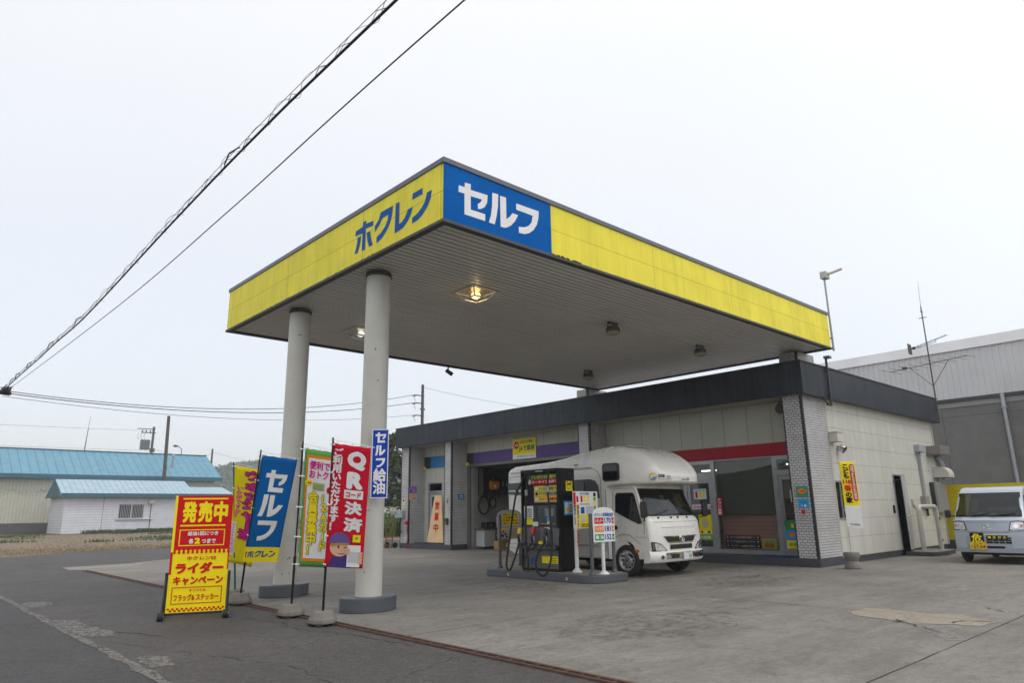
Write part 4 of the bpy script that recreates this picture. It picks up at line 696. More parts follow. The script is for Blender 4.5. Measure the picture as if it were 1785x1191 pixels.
def d_yb(g, f): lines(g, f, 0.08, 0.17, 0.36, 0.22, 1, 1); [quad(g, f, 0.08 + i * 0.045, 0.03, 0.105 + i * 0.045, 0.14, 2) for i in range(6)]
plate('price_board', 'yellow price board with red figures low in the shop window', 'sign', (12.23, 2.50, 0.33), FR, 0.40, 0.26, [mat('board_yellow', (0.62, 0.55, 0.16), 0.5), ink_lime, ink_red], d_yb, th=0.012)
def d_gb(g, f): vtxt(g, '営業時間', f, 0.02, 0.03, 0.08, 0.30, 1, 0.02); disc(g, f, 0.05, 0.35, 0.02, 0.03, 2)
plate('hours_board', 'narrow pale green vertical board at the right end of the shop window', 'sign', (12.22, 2.07, 0.31), FR, 0.10, 0.40, [mat('board_mint', (0.40, 0.50, 0.33), 0.5), ink_navy, ink_orange], d_gb, th=0.012)
def d_dp(g, f): quad(g, f, 0.05, 0.06, 0.09, 0.12, 1); disc(g, f, 0.07, 0.2, 0.03, 0.03, 2)
plate('door_notice', 'white paper notice on the glass of the right shop door', 'notice', (SH, 1.54, 1.49), FR, 0.14, 0.30, [ink_white, ink_red, ink_blue], d_dp, th=0.003)
def d_gp(g, f): quad(g, f, 0, 0, 0.34, 0.20, 1); quad(g, f, 0.0, 0.20, 0.34, 0.46, 2); disc(g, f, 0.14, 0.33, 0.06, 0.06, 3); disc(g, f, 0.26, 0.35, 0.05, 0.06, 3); quad(g, f, 0.15, 0.5, 0.22, 0.6, 1); txt(g, 'お得', lambda u, v: f(u, v) + Vector((0, -.002, 0)), 0.05, 0.05, 0.29, 0.15, 4, 0.02)
plate('recruit_poster', 'green and blue poster low on the right shop door', 'poster', (SH, 1.75, 0.36), FR, 0.36, 0.69, [ink_green, ink_yellow, ink_cyan, ink_orange, ink_green], d_gp, th=0.003)
# ---------------- garage contents
def hose(name, label, x, z, r, n):
    g = G()
    for k in range(n): g.tube([(x + (r - 0.01 * k) * math.cos(a * 0.35), 14.26 - 0.03 * k, z + (r * 1.25) * math.sin(a * 0.35)) for a in range(18)], 0.022, 6, closed=True)
    t = thing(name, label, 'hose', (x, 14.26, z)); g.build('coil', black_rubber, t, True); g = G(); g.cyl((x, 14.30, z + r * 1.25), (x, 14.15, z + r * 1.25 - 0.01), 0.012); g.build('hook', steel, t, True)
hose('air_hose', 'larger coiled black hose on the garage wall, left of the other', 12.72, 1.62, 0.27, 3)
hose('air_hose', 'smaller coiled black hose on the garage wall, right of the other', 13.20, 1.72, 0.17, 2)
t = thing('orange_bag', 'bright orange bag hanging high on the garage wall', 'bag', (12.98, 14.1, 2.22)); g = G(); g.prism([(0, 0, 0.03), (0.05, 0, 0), (0.32, 0, 0), (0.42, 0, 0.06), (0.44, 0, 0.34), (0.30, 0, 0.31), (0, 0, 0.33)], (0, 0.14, 0)); g.build('bag', mat('bag_orange', (0.70, 0.25, 0.01), 0.5), t, bev=0.03); g = G(); f = pl((0, -0.003, 0), (1, 0, 0), (0, 0, 1)); disc(g, f, 0.21, 0.13, 0.05, 0.06); g.build('emblem', ink_white, t); G().tube([(0.05, 0.07, 0.3), (0.2, 0.07, 0.5), (0.35, 0.07, 0.3)], 0.01, 5).build('strap', black_paint, t)
t = thing('tool_rack', 'dark wall rack of hanging tools high in the garage', 'rack', (12.5, 14.3, 2.05)); g = G(); g.bx(0, 2.6, -0.03, 0, 0, 1.0); g.bx(0, 0.04, -0.3, 0, 0, 1.0); g.bx(0, 2.6, -0.3, 0, -0.05, 0.0); g.build('back_board', mat('rack_dark', (0.03, 0.03, 0.03), 0.7), t); 
for k in range(7):
    g = G(); x = 0.95 + k * 0.2; g.lathe([(0.03, 0), (0.035, 0.1), (0.02, 0.16), (0.012, 0.22)], (x, -0.15, 0.30 + 0.0), 8); g.build('spray_bottle', mat('bottle_grey', (0.25, 0.26, 0.26), 0.4), t)
t = thing('work_bench', 'metal workbench with grey drawers against the garage side wall', 'workbench', (12.3, 13.75, 0)); g = G(); g.bx(0, 3.0, 0, 0.5, 0.70, 0.76); g.build('top', mat('bench_top', (0.10, 0.085, 0.07), 0.6), t); g = G(); g.bx(0.05, 0.60, 0.02, 0.5, 0.10, 0.70); g.build('cabinet', mat('cab_grey', (0.40, 0.41, 0.42), 0.5), t, bev=0.008)
g = G(); g.bx(0.65, 1.4, 0.03, 0.5, 0.40, 0.69); g.build('drawer_unit', mat('drawer_dk', (0.14, 0.14, 0.14), 0.5), t); 
for z in (0.43, 0.56): g = G(); g.bx(0.68, 1.37, 0.015, 0.03, z, z + 0.11); g.build('drawer', mat('drawer_f', (0.2, 0.2, 0.2), 0.5), t)
for x in (0.08, 2.9): g = G(); g.bx(x, x + 0.05, 0.05, 0.1, 0, 0.7); g.build('leg', black_paint, t)
t = thing('tool_case', 'black tool case on the workbench', 'case', (12.55, 13.9, 0.76)); G().bx(0, 0.5, 0, 0.3, 0, 0.24).build('case', black_paint, t, bev=0.03); G().tube([(0.15, 0.15, 0.24), (0.15, 0.15, 0.31), (0.35, 0.15, 0.31), (0.35, 0.15, 0.24)], 0.012, 6).build('handle', steel, t); G().bx(0.18, 0.32, -0.004, 0.0, 0.1, 0.15).build('plate', steel, t)
t = thing('bottle', 'tall pink bottle standing on the workbench', 'bottle', (13.16, 13.95, 0.76)); G().lathe([(0.045, 0), (0.045, 0.36), (0.02, 0.42), (0.02, 0.46)], n=12).build('body', mat('bottle_pink', (0.55, 0.20, 0.22), 0.4), t); G().lathe([(0.024, 0.455), (0.024, 0.49)], n=10).build('cap', ink_red, t)
t = thing('cardboard_box', 'yellow brown cardboard box on the garage floor', 'box', (12.62, 13.1, 0.01)); G().bx(0, 0.75, 0, 0.45, 0, 0.30).build('carton', mat('carton', (0.36, 0.22, 0.06), 0.8), t, bev=0.006); g = G(); g.bx(-0.02, 0.77, -0.12, 0.02, 0.30, 0.31); g.build('flap', mat('carton', (0.36, 0.22, 0.06)), t); g = G(); quad(g, pl((0, -0.003, 0), (1, 0, 0), (0, 0, 1)), 0.22, 0.08, 0.42, 0.24); g.build('label', ink_white, t)
t = thing('floor_jack', 'red trolley jack on the garage floor beside the carton', 'jack', (13.6, 13.2, 0.01)); g = G(); g.bx(0, 0.6, 0, 0.3, 0.06, 0.16); g.bx(0.1, 0.25, 0.08, 0.22, 0.16, 0.3); g.build('body', mat('jack_red', (0.4, 0.02, 0.02), 0.4), t, bev=0.02); 
for x in (0.08, 0.52): g = G(); g.cyl((x, -0.02, 0.06), (x, 0.32, 0.06), 0.06); g.build('wheel', black_rubber, t)
for k in range(3):
    t = thing('tyre', ['black tyre lying at the bottom of the garage tyre stack', 'black tyre in the middle of the garage tyre stack', 'black tyre on top of the garage tyre stack'][k], 'tyre', (14.6, 13.7, 0.01 + k * 0.2), 0, 'tyres stacked in the garage'); G().lathe([(0.2, 0.02), (0.27, 0.0), (0.33, 0.03), (0.34, 0.1), (0.33, 0.17), (0.27, 0.2), (0.2, 0.18)], n=28).build('tread', black_rubber, t)

# ================================================================== PUMP ISLAND
isl = thing('pump_island', 'low concrete pump island with dark grey kerb edge', 'island', (5.85, 3.8, 0))
def rrect(x0, x1, y0, y1, r, n=6):
    P = []
    for cx, cy, a0 in ((x1 - r, y1 - r, 0), (x0 + r, y1 - r, 90), (x0 + r, y0 + r, 180), (x1 - r, y0 + r, 270)):
        for i in range(n + 1): a = R(a0 + 90 * i / n); P.append((cx + r * math.cos(a), cy + r * math.sin(a)))
    return P
P = rrect(5.2, 6.45, 2.13, 5.5, 0.38)
g = G(); g.prism([(x, y, 0) for x, y in P], (0, 0, 0.145)); g.build('kerb', grey_paint, isl, True, bev=0.015)
P2 = rrect(5.28, 6.37, 2.21, 5.42, 0.32); g = G(); g.flat([(x, y, 0.149) for x, y in P2]); g.build('top', mat('island_top', (0.25, 0.23, 0.20), 0.85, var=0.2, dirt=0.3), isl, True)
g = G()
for y in (4.55, 2.85): disc(g, pl((5.197, y, 0.07), (0, -1, 0), (0, 0, 1)), 0, 0, 0.035, 0.035)
g.build('stud', mat('stud_pale', (0.35, 0.33, 0.28), 0.6), isl, True)
# ---- fuel dispenser, front faces -X ; local x to the right (world -Y), local y away (world +X)
fd = thing('fuel_dispenser', 'tall black self service fuel dispenser with three nozzles and hanging hoses', 'fuel pump', (5.478, 4.418, 0.15), FR)
m_blk = mat('pump_black', (0.007, 0.007, 0.008), 0.4, var=0.05, spec=0.2); m_gun = mat('pump_grey', (0.11, 0.11, 0.115), 0.4, 0.2); W_ = 1.135; D_ = 0.52
g = G(); g.bx(0.0, W_, 0.07, D_, 0.0, 2.09); g.bx(0.0, 0.05, 0.0, 0.07, 0.0, 2.09); g.bx(W_ - 0.05, W_, 0, 0.07, 0, 2.09); g.bx(0.05, W_ - 0.05, 0.0, 0.07, 2.0, 2.09); g.bx(0.05, W_ - 0.05, 0.0, 0.07, 0.0, 0.04); g.build('cabinet', m_blk, fd, bev=0.018)
g = G(); g.bx(0.06, W_ - 0.06, 0.02, 0.068, 0.045, 0.43); g.build('lower_panel', m_gun, fd, bev=0.006)
g = G(); g.prism([(0.05, -0.10, 0.44), (0.05, 0.06, 0.44), (0.05, 0.06, 0.90), (0.05, 0.0, 0.90), (0.05, -0.02, 0.62)], (W_ - 0.10, 0, 0)); g.build('nozzle_tray', mat('tray_black', (0.03, 0.03, 0.032), 0.35), fd, bev=0.008)
for i in range(3):
    x = 0.115 + 0.40 * i - 0.02 * i; g = G(); g.prism([(x - 0.03, -0.035, 0.52), (x - 0.03, 0.0, 0.86), (x - 0.03, -0.012, 0.86), (x - 0.03, -0.05, 0.52)], (0.30, 0, 0)); g.build('nozzle_pocket', m_gun, fd)
g = G(); g.bx(0.075, W_ - 0.075, 0.012, 0.068, 0.91, 1.33); g.build('display_panel', mat('display_dark', (0.035, 0.037, 0.04), 0.3), fd, bev=0.006)
f = pl((0, 0.008, 0), (1, 0, 0), (0, 0, 1)); g = G()
quad(g, f, 0.10, 1.06, 0.38, 1.32, 0); quad(g, f, 0.13, 0.93, 0.36, 1.05, 2); lines(g, f, 0.16, 1.08, 0.34, 1.28, 5, 3); quad(g, f, 0.42, 1.02, 0.66, 1.29, 4); quad(g, f, 0.70, 1.10, 1.02, 1.30, 5); quad(g, f, 0.78, 0.99, 0.88, 1.10, 6); quad(g, f, 0.79, 0.94, 0.87, 0.99, 2); quad(g, f, 0.35, 0.89, 0.52, 0.99, 0); lines(g, f, 0.55, 0.94, 1.04, 0.97, 1, 7); lines(g, f, 0.73, 1.12, 0.99, 1.27, 4, 7)
g.build('keypad_labels', [ink_white, ink_black, ink_yellow, mat('label_dkgreen', (0.02, 0.10, 0.07), 0.5), mat('screen_teal', (0.03, 0.055, 0.06), 0.15), mat('screen_grey', (0.08, 0.09, 0.10), 0.2), ink_cyan, mat('label_grey', (0.3, 0.3, 0.3), 0.5)], fd)
f = pl((0, 0.062, 0), (1, 0, 0), (0, 0, 1)); f2 = pl((0, 0.059, 0), (1, 0, 0), (0, 0, 1)); g = G()
quad(g, f, 0.16, 1.87, 1.08, 1.98, 0); quad(g, f, 0.16, 1.77, 1.08, 1.87, 1); txt(g, 'プレゼント実施中', f2, 0.28, 1.89, 1.02, 1.96, 2, 0.02); txt(g, 'カーライフ応援！', f2, 0.30, 1.79, 1.02, 1.85, 4, 0.02); disc(g, f2, 0.22, 1.83, 0.055, 0.05, 4)
quad(g, f, 0.36, 1.39, 1.08, 1.74, 3)
for i, (s_, c) in enumerate((('オイルの交換時期です', 5), ('タイヤの空気圧点検', 6), ('バッテリーの健康診断', 1))): quad(g, f, 0.38, 1.64 - i * 0.11, 1.06, 1.72 - i * 0.11, 2); disc(g, f2, 0.44, 1.68 - i * 0.11, 0.045, 0.035, (4, 7, 4)[i]); txt(g, s_, f2, 0.51, 1.645 - i * 0.11, 1.05, 1.715 - i * 0.11, c, 0.03)
g.build('advert_panel', [mat('ad_green', (0.02, 0.12, 0.05), 0.5), ink_red, ink_yellow, mat('ad_peach', (0.62, 0.40, 0.20), 0.5), ink_white, ink_green, ink_blue, ink_black], fd)
f = pl((0, -0.003, 0), (1, 0, 0), (0, 0, 1)); g = G(); txt(g, 'TATSUNO', f, 0.47, 2.03, 0.70, 2.055, 0, 0.03); g.build('maker_lettering', ink_white, fd)
f = pl((0, 0.016, 0), (1, 0, 0), (0, 0, 1)); f2 = pl((0, 0.013, 0), (1, 0, 0), (0, 0, 1)); g = G(); quad(g, f, 0.60, 0.16, W_ - 0.07, 0.30, 0); lines(g, f2, 0.86, 0.18, 1.03, 0.29, 3, 1, 0.4); g.build('caution_label', [ink_yellow, ink_black], fd); g = G(); g.add([f(0.26, 0.14), f(0.33, 0.12), f(0.33, 0.2), f(0.42, 0.28), f(0.31, 0.24), f(0.25, 0.23)], [(0, 1, 2, 3, 4, 5)], 0); g.build('emblem', [ink_blue], fd); g = G(); quad(g, pl((0, -0.055, 0), (1, 0, 0), (0, 0, 1)), 0.58, 0.53, 0.70, 0.60, 0); g.build('tray_label', [ink_yellow], fd)
# right hand side labels (face world -Y = local +x)
f = pl((W_ + 0.003, 0, 0), (0, 1, 0), (0, 0, 1)); f2 = pl((W_ + 0.006, 0, 0), (0, 1, 0), (0, 0, 1)); g = G(); quad(g, f, 0.24, 1.62, 0.44, 1.82, 0); txt(g, 'Self', f2, 0.26, 1.73, 0.42, 1.81, 1, 0.02); txt(g, 'セルフ', f2, 0.28, 1.64, 0.40, 1.69, 1, 0.02); quad(g, f2, 0.24, 1.705, 0.44, 1.712, 1); g.build('self_label', [ink_yellow, ink_black], fd); g = G()
quad(g, f, 0.16, 1.12, 0.44, 1.41, 2); quad(g, f2, 0.19, 1.15, 0.30, 1.38, 3); quad(g, f2, 0.32, 1.15, 0.42, 1.38, 3); f3 = pl((W_ + 0.009, 0, 0), (0, 1, 0), (0, 0, 1)); quad(g, f3, 0.195, 1.20, 0.295, 1.27, 0); lines(g, f3, 0.33, 1.18, 0.41, 1.36, 4, 4); g.build('side_labels', [ink_yellow, ink_black, ink_cyan, ink_white, mat('label_slate', (0.1, 0.12, 0.13), 0.5)], fd)
for i, (x, col) in enumerate(((0.06, (0.75, 0.55, 0.01)), (0.47, (0.55, 0.01, 0.02)), (0.84, (0.03, 0.03, 0.03)))):
    g = G(); g.tube([(x, -0.10, 0.80), (x - 0.01, -0.13, 0.70), (x - 0.02, -0.11, 0.58), (x - 0.03, -0.09, 0.52)], [0.03, 0.036, 0.028, 0.02], 10); nz = g.build('nozzle', mat('nozzle_black', (0.04, 0.04, 0.04), 0.4), fd)
    g = G(); g.tube([(x + 0.0, -0.11, 0.73), (x + 0.055, -0.13, 0.68), (x + 0.06, -0.13, 0.58), (x + 0.01, -0.11, 0.53), (x - 0.03, -0.10, 0.54)], 0.014, 8); g.build('guard', steel, nz)
    g = G(); g.tube([(x, -0.085, 0.86), (x, -0.105, 0.80), (x - 0.005, -0.12, 0.74)], [0.045, 0.05, 0.042], 10); g.build('cover', mat('nozzle_cover_%d' % i, col, 0.4), nz)
g = G(); quad(g, pl((0, -0.012, 0), (1, 0, 0), (0, 0, 1)), 0.60, 0.79, 0.70, 0.88, 1); quad(g, pl((0, -0.014, 0), (1, 0, 0), (0, 0, 1)), 0.72, 0.77, 0.88, 0.88, 0); lines(g, pl((0, -0.017, 0), (1, 0, 0), (0, 0, 1)), 0.73, 0.79, 0.87, 0.86, 2, 2); quad(g, pl((0, -0.012, 0), (1, 0, 0), (0, 0, 1)), 0.32, 0.83, 0.44, 0.88, 3); g.build('grade_labels', [ink_white, ink_red, ink_green, mat('label_grey', (0.3, 0.3, 0.3))], fd)
def bez(p, n=18):
    out_ = []
    for i in range(len(p) - 1):
        p0 = Vector(p[max(0, i - 1)]); p1 = Vector(p[i]); p2 = Vector(p[i + 1]); p3 = Vector(p[min(len(p) - 1, i + 2)])
        for k in range(n): t = k / n; out_.append(0.5 * ((2 * p1) + (p2 - p0) * t + (2 * p0 - 5 * p1 + 4 * p2 - p3) * t * t + (3 * p1 - p0 - 3 * p2 + p3) * t ** 3))
    out_.append(Vector(p[-1])); return out_
for x, low, sp, nx in ((-0.02, 0.02, -0.28, 0.05), (0.30, 0.01, 0.03, 0.46), (0.92, -0.06, 0.50, 0.80)):
    g = G()
    if x < 0: pth = [(0.22, -0.02, 2.03), (0.08, -0.18, 1.62), (0.0, -0.22, 1.25), (-0.12, -0.24, 0.6), (-0.20, -0.26, 0.12), (-0.10, -0.26, 0.0), (0.02, -0.22, 0.25), (0.04, -0.13, 0.5), (0.03, -0.10, 0.56)]
    elif x < 0.5: pth = [(0.30, -0.02, 2.03), (0.31, -0.12, 1.6), (0.32, -0.16, 1.1), (0.36, -0.2, 0.6), (0.45, -0.24, 0.2), (0.43, -0.24, 0.0), (0.35, -0.24, -0.02), (0.31, -0.22, 0.15), (0.36, -0.16, 0.42), (0.43, -0.11, 0.56)]
    else: pth = [(0.90, -0.02, 2.03), (0.93, -0.10, 1.65), (1.0, -0.12, 1.2), (1.07, -0.16, 0.6), (1.10, -0.24, 0.22), (0.98, -0.28, -0.04), (0.76, -0.28, 0.0), (0.68, -0.24, 0.22), (0.74, -0.16, 0.46), (0.82, -0.11, 0.56)]
    g.tube(bez(pth, 10), 0.021, 8); h_ = g.build('hose', black_rubber, fd); g = G(); g.cyl(Vector(pth[1]) + Vector((0, 0, 0.06)), Vector(pth[1]) - Vector((0, 0, 0.06)), 0.034); g.build('hose_joint', steel if x > 0 else black_paint, h_)
# ---- guard posts
def gpost(x, y, label, first=[None]):
    if first[0] is None:
        t = thing('guard_post', label, 'post', (x, y, 0.149), 0, 'grey guard posts on the pump island'); g = G(); g.lathe([(0.036, 0.0), (0.036, 1.13), (0.03, 1.145), (0.01, 1.15)], n=16); g.build('post', grey_paint, t); g = G(); g.lathe([(0.075, 0), (0.07, 0.02), (0.045, 0.06), (0.037, 0.07)], n=16); g.build('base', grey_paint, t); first[0] = t
    else: dup(first[0], (x, y, 0.149), 0, label, 'grey guard posts on the pump island')
gpost(5.464, 5.104, 'grey guard post at the left end of the pump island, nearer the road')
gpost(6.265, 5.302, 'grey guard post at the left end of the island, mostly hidden behind the dispenser')
gpost(5.42, 2.375, 'grey guard post just left of the round topped fuel price board')
gpost(6.135, 2.413, 'grey guard post just right of the round topped fuel price board')
def arch_board(name, label, cat, loc, w_, h0, hs, ht, draw, mats, post):
    t = thing(name, label, cat, loc, 0); P = [(0, 0, h0), (w_, 0, h0), (w_, 0, hs)]
    for i in range(1, 12): a = math.pi * i / 12; P.append((w_ / 2 + w_ / 2 * math.cos(a), 0, hs + (ht - hs) * math.sin(a) ** 0.8))
    P.append((0, 0, hs)); g = G(); g.prism(P, (0, 0.02, 0)); g.build('panel', mats[0], t, bev=0.004)
    g = G(); draw(g, pl((0, -0.003, 0), (1, 0, 0), (0, 0, 1))); g.build('lettering', mats, t)
    if post: g = G(); g.cyl((w_ / 2 + 0.0, 0.06, 0.0), (w_ / 2, 0.06, hs), 0.035); g.build('post', white_paint, t); g = G(); g.lathe([(0.10, 0), (0.09, 0.02), (0.04, 0.06)], (w_ / 2, 0.05, 0), 16); g.build('base', white_paint, t)
    return t
def d_pr(g, f):
    f2 = lambda u, v: f(u, v) + Vector((0, -.002, 0))
    txt(g, 'ホクレン和寒給油所', f, 0.03, 1.085, 0.61, 1.165, 1, 0.02)
    for i, (n_, c, pr) in enumerate((('レギュラー', 2, '170'), ('ハイオク', 3, '181'), ('軽 油', 4, '152'))):
        z = 0.951 - i * 0.1575; quad(g, f, 0.03, z, 0.30, z + 0.118, c); txt(g, n_, f2, 0.05, z + 0.025, 0.28, z + 0.10, 0, 0.03); txt(g, pr, f, 0.33, z + 0.01, 0.525, z + 0.115, 1, 0.03); quad(g, f, 0.55, z, 0.615, z + 0.118, c); txt(g, '円', f2, 0.565, z + 0.03, 0.605, z + 0.07, 0, 0.02)
arch_board('price_board', 'white round topped price board reading 170, 181 and 152 on a white post', 'sign', (5.42, 2.30, 0.149), 0.64, 0.605, 1.13, 1.27, d_pr, [ink_white, ink_blue, ink_red, ink_orange, ink_green], True)
def d_lf(g, f):
    f2 = lambda u, v: f(u, v) + Vector((0, -.002, 0))
    quad(g, f, 0.13, 0.90, 0.62, 1.18, 1); 
    for i in range(4): txt(g, ('給油中エンジン停止', '火気厳禁です', '静電気を除去', '満タン注意')[i], f2, 0.15, 1.125 - i * 0.065, 0.60, 1.17 - i * 0.065, 2 if i < 2 else 3, 0.02)
    quad(g, f, 0.05, 0.80, 0.25, 0.84, 1); quad(g, f, 0.32, 0.68, 0.62, 0.86, 4); lines(g, f2, 0.34, 0.69, 0.60, 0.85, 4, 5)
    for u, v, c in ((0.08, 0.76, 3), (0.16, 0.78, 3), (0.22, 0.72, 2), (0.14, 0.68, 2), (0.26, 0.66, 2), (0.1, 0.7, 2)): disc(g, f, u, v, 0.03, 0.03, c, 8)
arch_board('rules_board', 'round topped pale board with yellow warning panel left of the dispenser', 'sign', (5.50, 5.20, 0.149), 0.72, 0.605, 1.12, 1.26, d_lf, [mat('board_pale', (0.42, 0.43, 0.43), 0.5), ink_yellow, ink_black, ink_red, mat('pale_khaki', (0.55, 0.52, 0.28)), mat('ink_olive', (0.25, 0.22, 0.06), 0.5)], False)
t = thing('notice_board', 'white rectangular notice board full of leaflets on a white post beside the dispenser', 'notice board', (5.63, 3.0, 0.149))
g = G(); g.bx(0, 0.755, 0, 0.02, 0.85, 1.60); g.build('panel', ink_white, t); g = G(); f = pl((0, -0.003, 0), (1, 0, 0), (0, 0, 1)); f2 = pl((0, -0.005, 0), (1, 0, 0), (0, 0, 1))
quad(g, f, 0.0, 1.33, 0.07, 1.58, 1); vtxt(g, '給油はこちら', f, 0.0, 0.93, 0.07, 1.33, 3, 0.02); quad(g, f, 0.09, 0.86, 0.16, 1.34, 2); vtxt(g, '現金カード', f2, 0.09, 0.88, 0.16, 1.32, 4, 0.02); quad(g, f, 0.09, 1.38, 0.15, 1.50, 1)
txt(g, '本日の油種', f, 0.20, 1.53, 0.48, 1.58, 5, 0.01); 
for i, c in enumerate((1, 2, 2)): quad(g, f, 0.22 + i * 0.1, 1.38, 0.28 + i * 0.1, 1.51, c)
lines(g, f, 0.20, 1.33, 0.50, 1.36, 1, 4); quad(g, f, 0.22, 1.15, 0.33, 1.28, 5); quad(g, f, 0.38, 1.10, 0.60, 1.30, 6); lines(g, f2, 0.40, 1.11, 0.58, 1.29, 6, 7, 0.3); quad(g, f, 0.19, 0.86, 0.50, 1.13, 2); disc(g, f2, 0.30, 1.03, 0.06, 0.06, 6); lines(g, f2, 0.22, 0.88, 0.48, 0.96, 2, 3); 
for i, c in enumerate((3, 8, 2, 8, 8)): quad(g, f, 0.62, 1.50 - i * 0.09, 0.70, 1.575 - i * 0.09, c)
g.build('lettering', [ink_white, ink_red, ink_yellow, ink_black, mat('ink_brown', (0.12, 0.06, 0.02), 0.5), ink_blue, mat('leaf_lilac', (0.60, 0.58, 0.70), 0.5), mat('leaf_grey', (0.35, 0.35, 0.4), 0.5), ink_lime], t)
g = G(); g.cyl((0.10, 0.05, 0), (0.10, 0.05, 1.55), 0.042); g.build('post', white_paint, t); g = G(); g.lathe([(0.11, 0), (0.10, 0.02), (0.045, 0.08)], (0.10, 0.05, 0), 16); g.build('base', white_paint, t); g = G(); vtxt(g, '静電気除去シート', pl((0.0, -0.001, 0), (1, 0, 0), (0, 0, 1)), 0.085, 0.30, 0.135, 0.82, 0, 0.02); g.build('post_lettering', ink_red, t)

# ================================================================== VEHICLES
def wheel(parent, x, y, z, r, w_, out_, rim=0.62, rm=None):
    """axle along local x; out_ = +1/-1 side the rim faces"""
    g = G(); h = w_ / 2; g.lathe([(r * .62, -h * .9), (r * .86, -h), (r * .97, -h * .75), (r, -h * .3), (r, h * .3), (r * .97, h * .75), (r * .86, h), (r * .62, h * .9)], (x, y, z), 40, axis='x', caps=False); wh = g.build('wheel', black_rubber, parent)
    rr = r * rim; g = G(); s = out_
    prof = [(rr * 1.04, h * .92), (rr * .98, h * .98), (rr * .90, h * .55), (rr * .62, h * .42), (rr * .50, h * .75), (rr * .30, h * .80), (rr * .12, h * .78), (0.004, h * .78)]
    g.lathe([(a, b * s) for a, b in prof], (x, y, z), 32, axis='x', caps=False)
    for i in range(10):
        a = 2 * math.pi * i / 10; c = Vector((x + s * h * .53, y + rr * .74 * math.cos(a), z + rr * .74 * math.sin(a))); g.cyl(c - Vector((s * .02, 0, 0)), c + Vector((s * .012, 0, 0)), rr * 0.085, n=10, mi=1)
    for i in range(5): a = 2 * math.pi * i / 5; c = Vector((x + s * h * .78, y + rr * .38 * math.cos(a), z + rr * .38 * math.sin(a))); g.cyl(c, c + Vector((s * .02, 0, 0)), 0.012, n=6, mi=2)
    g.cyl((x + s * h * .6, y, z), (x + s * h * 1.02, y, z), rr * .17, rr * .13, 16, mi=2)
    g.build('rim', [rm or mat('wheel_steel', (0.42, 0.43, 0.44), 0.35, 0.6), dark_void, mat('hub_dark', (0.12, 0.115, 0.11), 0.5, 0.5)], wh)
    return wh
def rring(y, hw, zb, zt, rb, rtp, n=7):
    P = []
    for cx, cz, a0, r in ((hw - rtp, zt - rtp, 0, rtp), (-hw + rtp, zt - rtp, 90, rtp), (-hw + rb, zb + rb, 180, rb), (hw - rb, zb + rb, 270, rb)):
        for i in range(n): a = R(a0 + 90 * i / (n - 1)); P.append((cx + r * math.cos(a), y, cz + r * math.sin(a)))
    return P
m_cw = mat('camper_white', (0.74, 0.73, 0.68), 0.28, var=0.02, vsc=0.8, coat=0.25)
m_seam = mat('seam_dark', (0.10, 0.10, 0.095), 0.6); m_clear = mat('headlamp_lens', (0.62, 0.64, 0.66), 0.10, 0.3, coat=1.0); m_amber = mat('amber_lens', (0.62, 0.13, 0.01), 0.25)
cp = thing('camper_van', 'white cab over camper van refuelling behind the dispenser', 'camper', (7.84, 0, 0), 0)
# living box
g = G(); g.loft([rring(6.34, 0.93, 0.50, 2.34, 0.06, 0.16), rring(6.30, 1.00, 0.42, 2.42, 0.05, 0.17), rring(6.1, 1.03, 0.36, 2.46, 0.04, 0.16), rring(5.0, 1.035, 0.34, 2.50, 0.04, 0.16), rring(4.4, 1.035, 0.34, 2.56, 0.04, 0.18), rring(3.9, 1.035, 0.34, 2.66, 0.04, 0.24), rring(3.3, 1.035, 0.34, 2.735, 0.04, 0.30), rring(3.10, 1.035, 0.34, 2.745, 0.04, 0.31)])
body = g.build('body', m_cw, cp)
# overcab
rings = [rring(3.3, 1.02, 1.72, 2.72, 0.03, 0.30), rring(3.0, 1.037, 1.885, 2.74, 0.05, 0.32), rring(2.75, 1.03, 1.885, 2.715, 0.06, 0.34), rring(2.5, 0.995, 1.885, 2.64, 0.07, 0.36), rring(2.3, 0.945, 1.885, 2.54, 0.08, 0.34), rring(2.13, 0.885, 1.885, 2.42, 0.09, 0.28), rring(2.02, 0.82, 1.89, 2.31, 0.09, 0.21), rring(1.94, 0.75, 1.90, 2.20, 0.08, 0.14), rring(1.89, 0.66, 1.92, 2.11, 0.06, 0.08), rring(1.87, 0.55, 1.95, 2.05, 0.04, 0.045)]
g = G(); g.loft(rings); oc = g.build('overcab', m_cw, cp)
g = G(); g.bx(-0.45, 0.45, 2.9, 3.6, 2.748, 2.775); g.build('roof_hatch', mat('hatch_grey', (0.42, 0.42, 0.42), 0.4), cp, bev=0.02)
# side furniture on the -x side
xs = -1.0385
def sidepoly(P, d=0.004): return [(xs - d, y, z) for y, z in P]
def rpoly(y0, y1, z0, z1, r): return [(a, b) for a, b in rrect(y0, y1, z0, z1, r, 4)]
g = G(); g.prism([(xs - 0.012 + 0.02, y, z) for y, z in rpoly(2.71, 3.17, 1.975, 2.36, 0.07)], (-0.03, 0, 0)); wi = g.build('overcab_window', mat('window_rubber', (0.012, 0.012, 0.013), 0.4), cp)
g = G(); g.prism([(xs - 0.026, y, z) for y, z in rpoly(2.75, 3.13, 2.015, 2.32, 0.05)], (-0.004, 0, 0)); g.build('pane', mat('black_acrylic', (0.008, 0.010, 0.014), 0.06), wi)
g = G(); g.prism(sidepoly([(3.28, 1.62), (5.0, 1.62), (5.0, 2.04), (3.55, 2.04), (3.40, 2.0), (3.31, 1.88)]), (-0.006, 0, 0)); g.build('grey_stripe', mat('stripe_grey', (0.075, 0.08, 0.085), 0.4), cp)
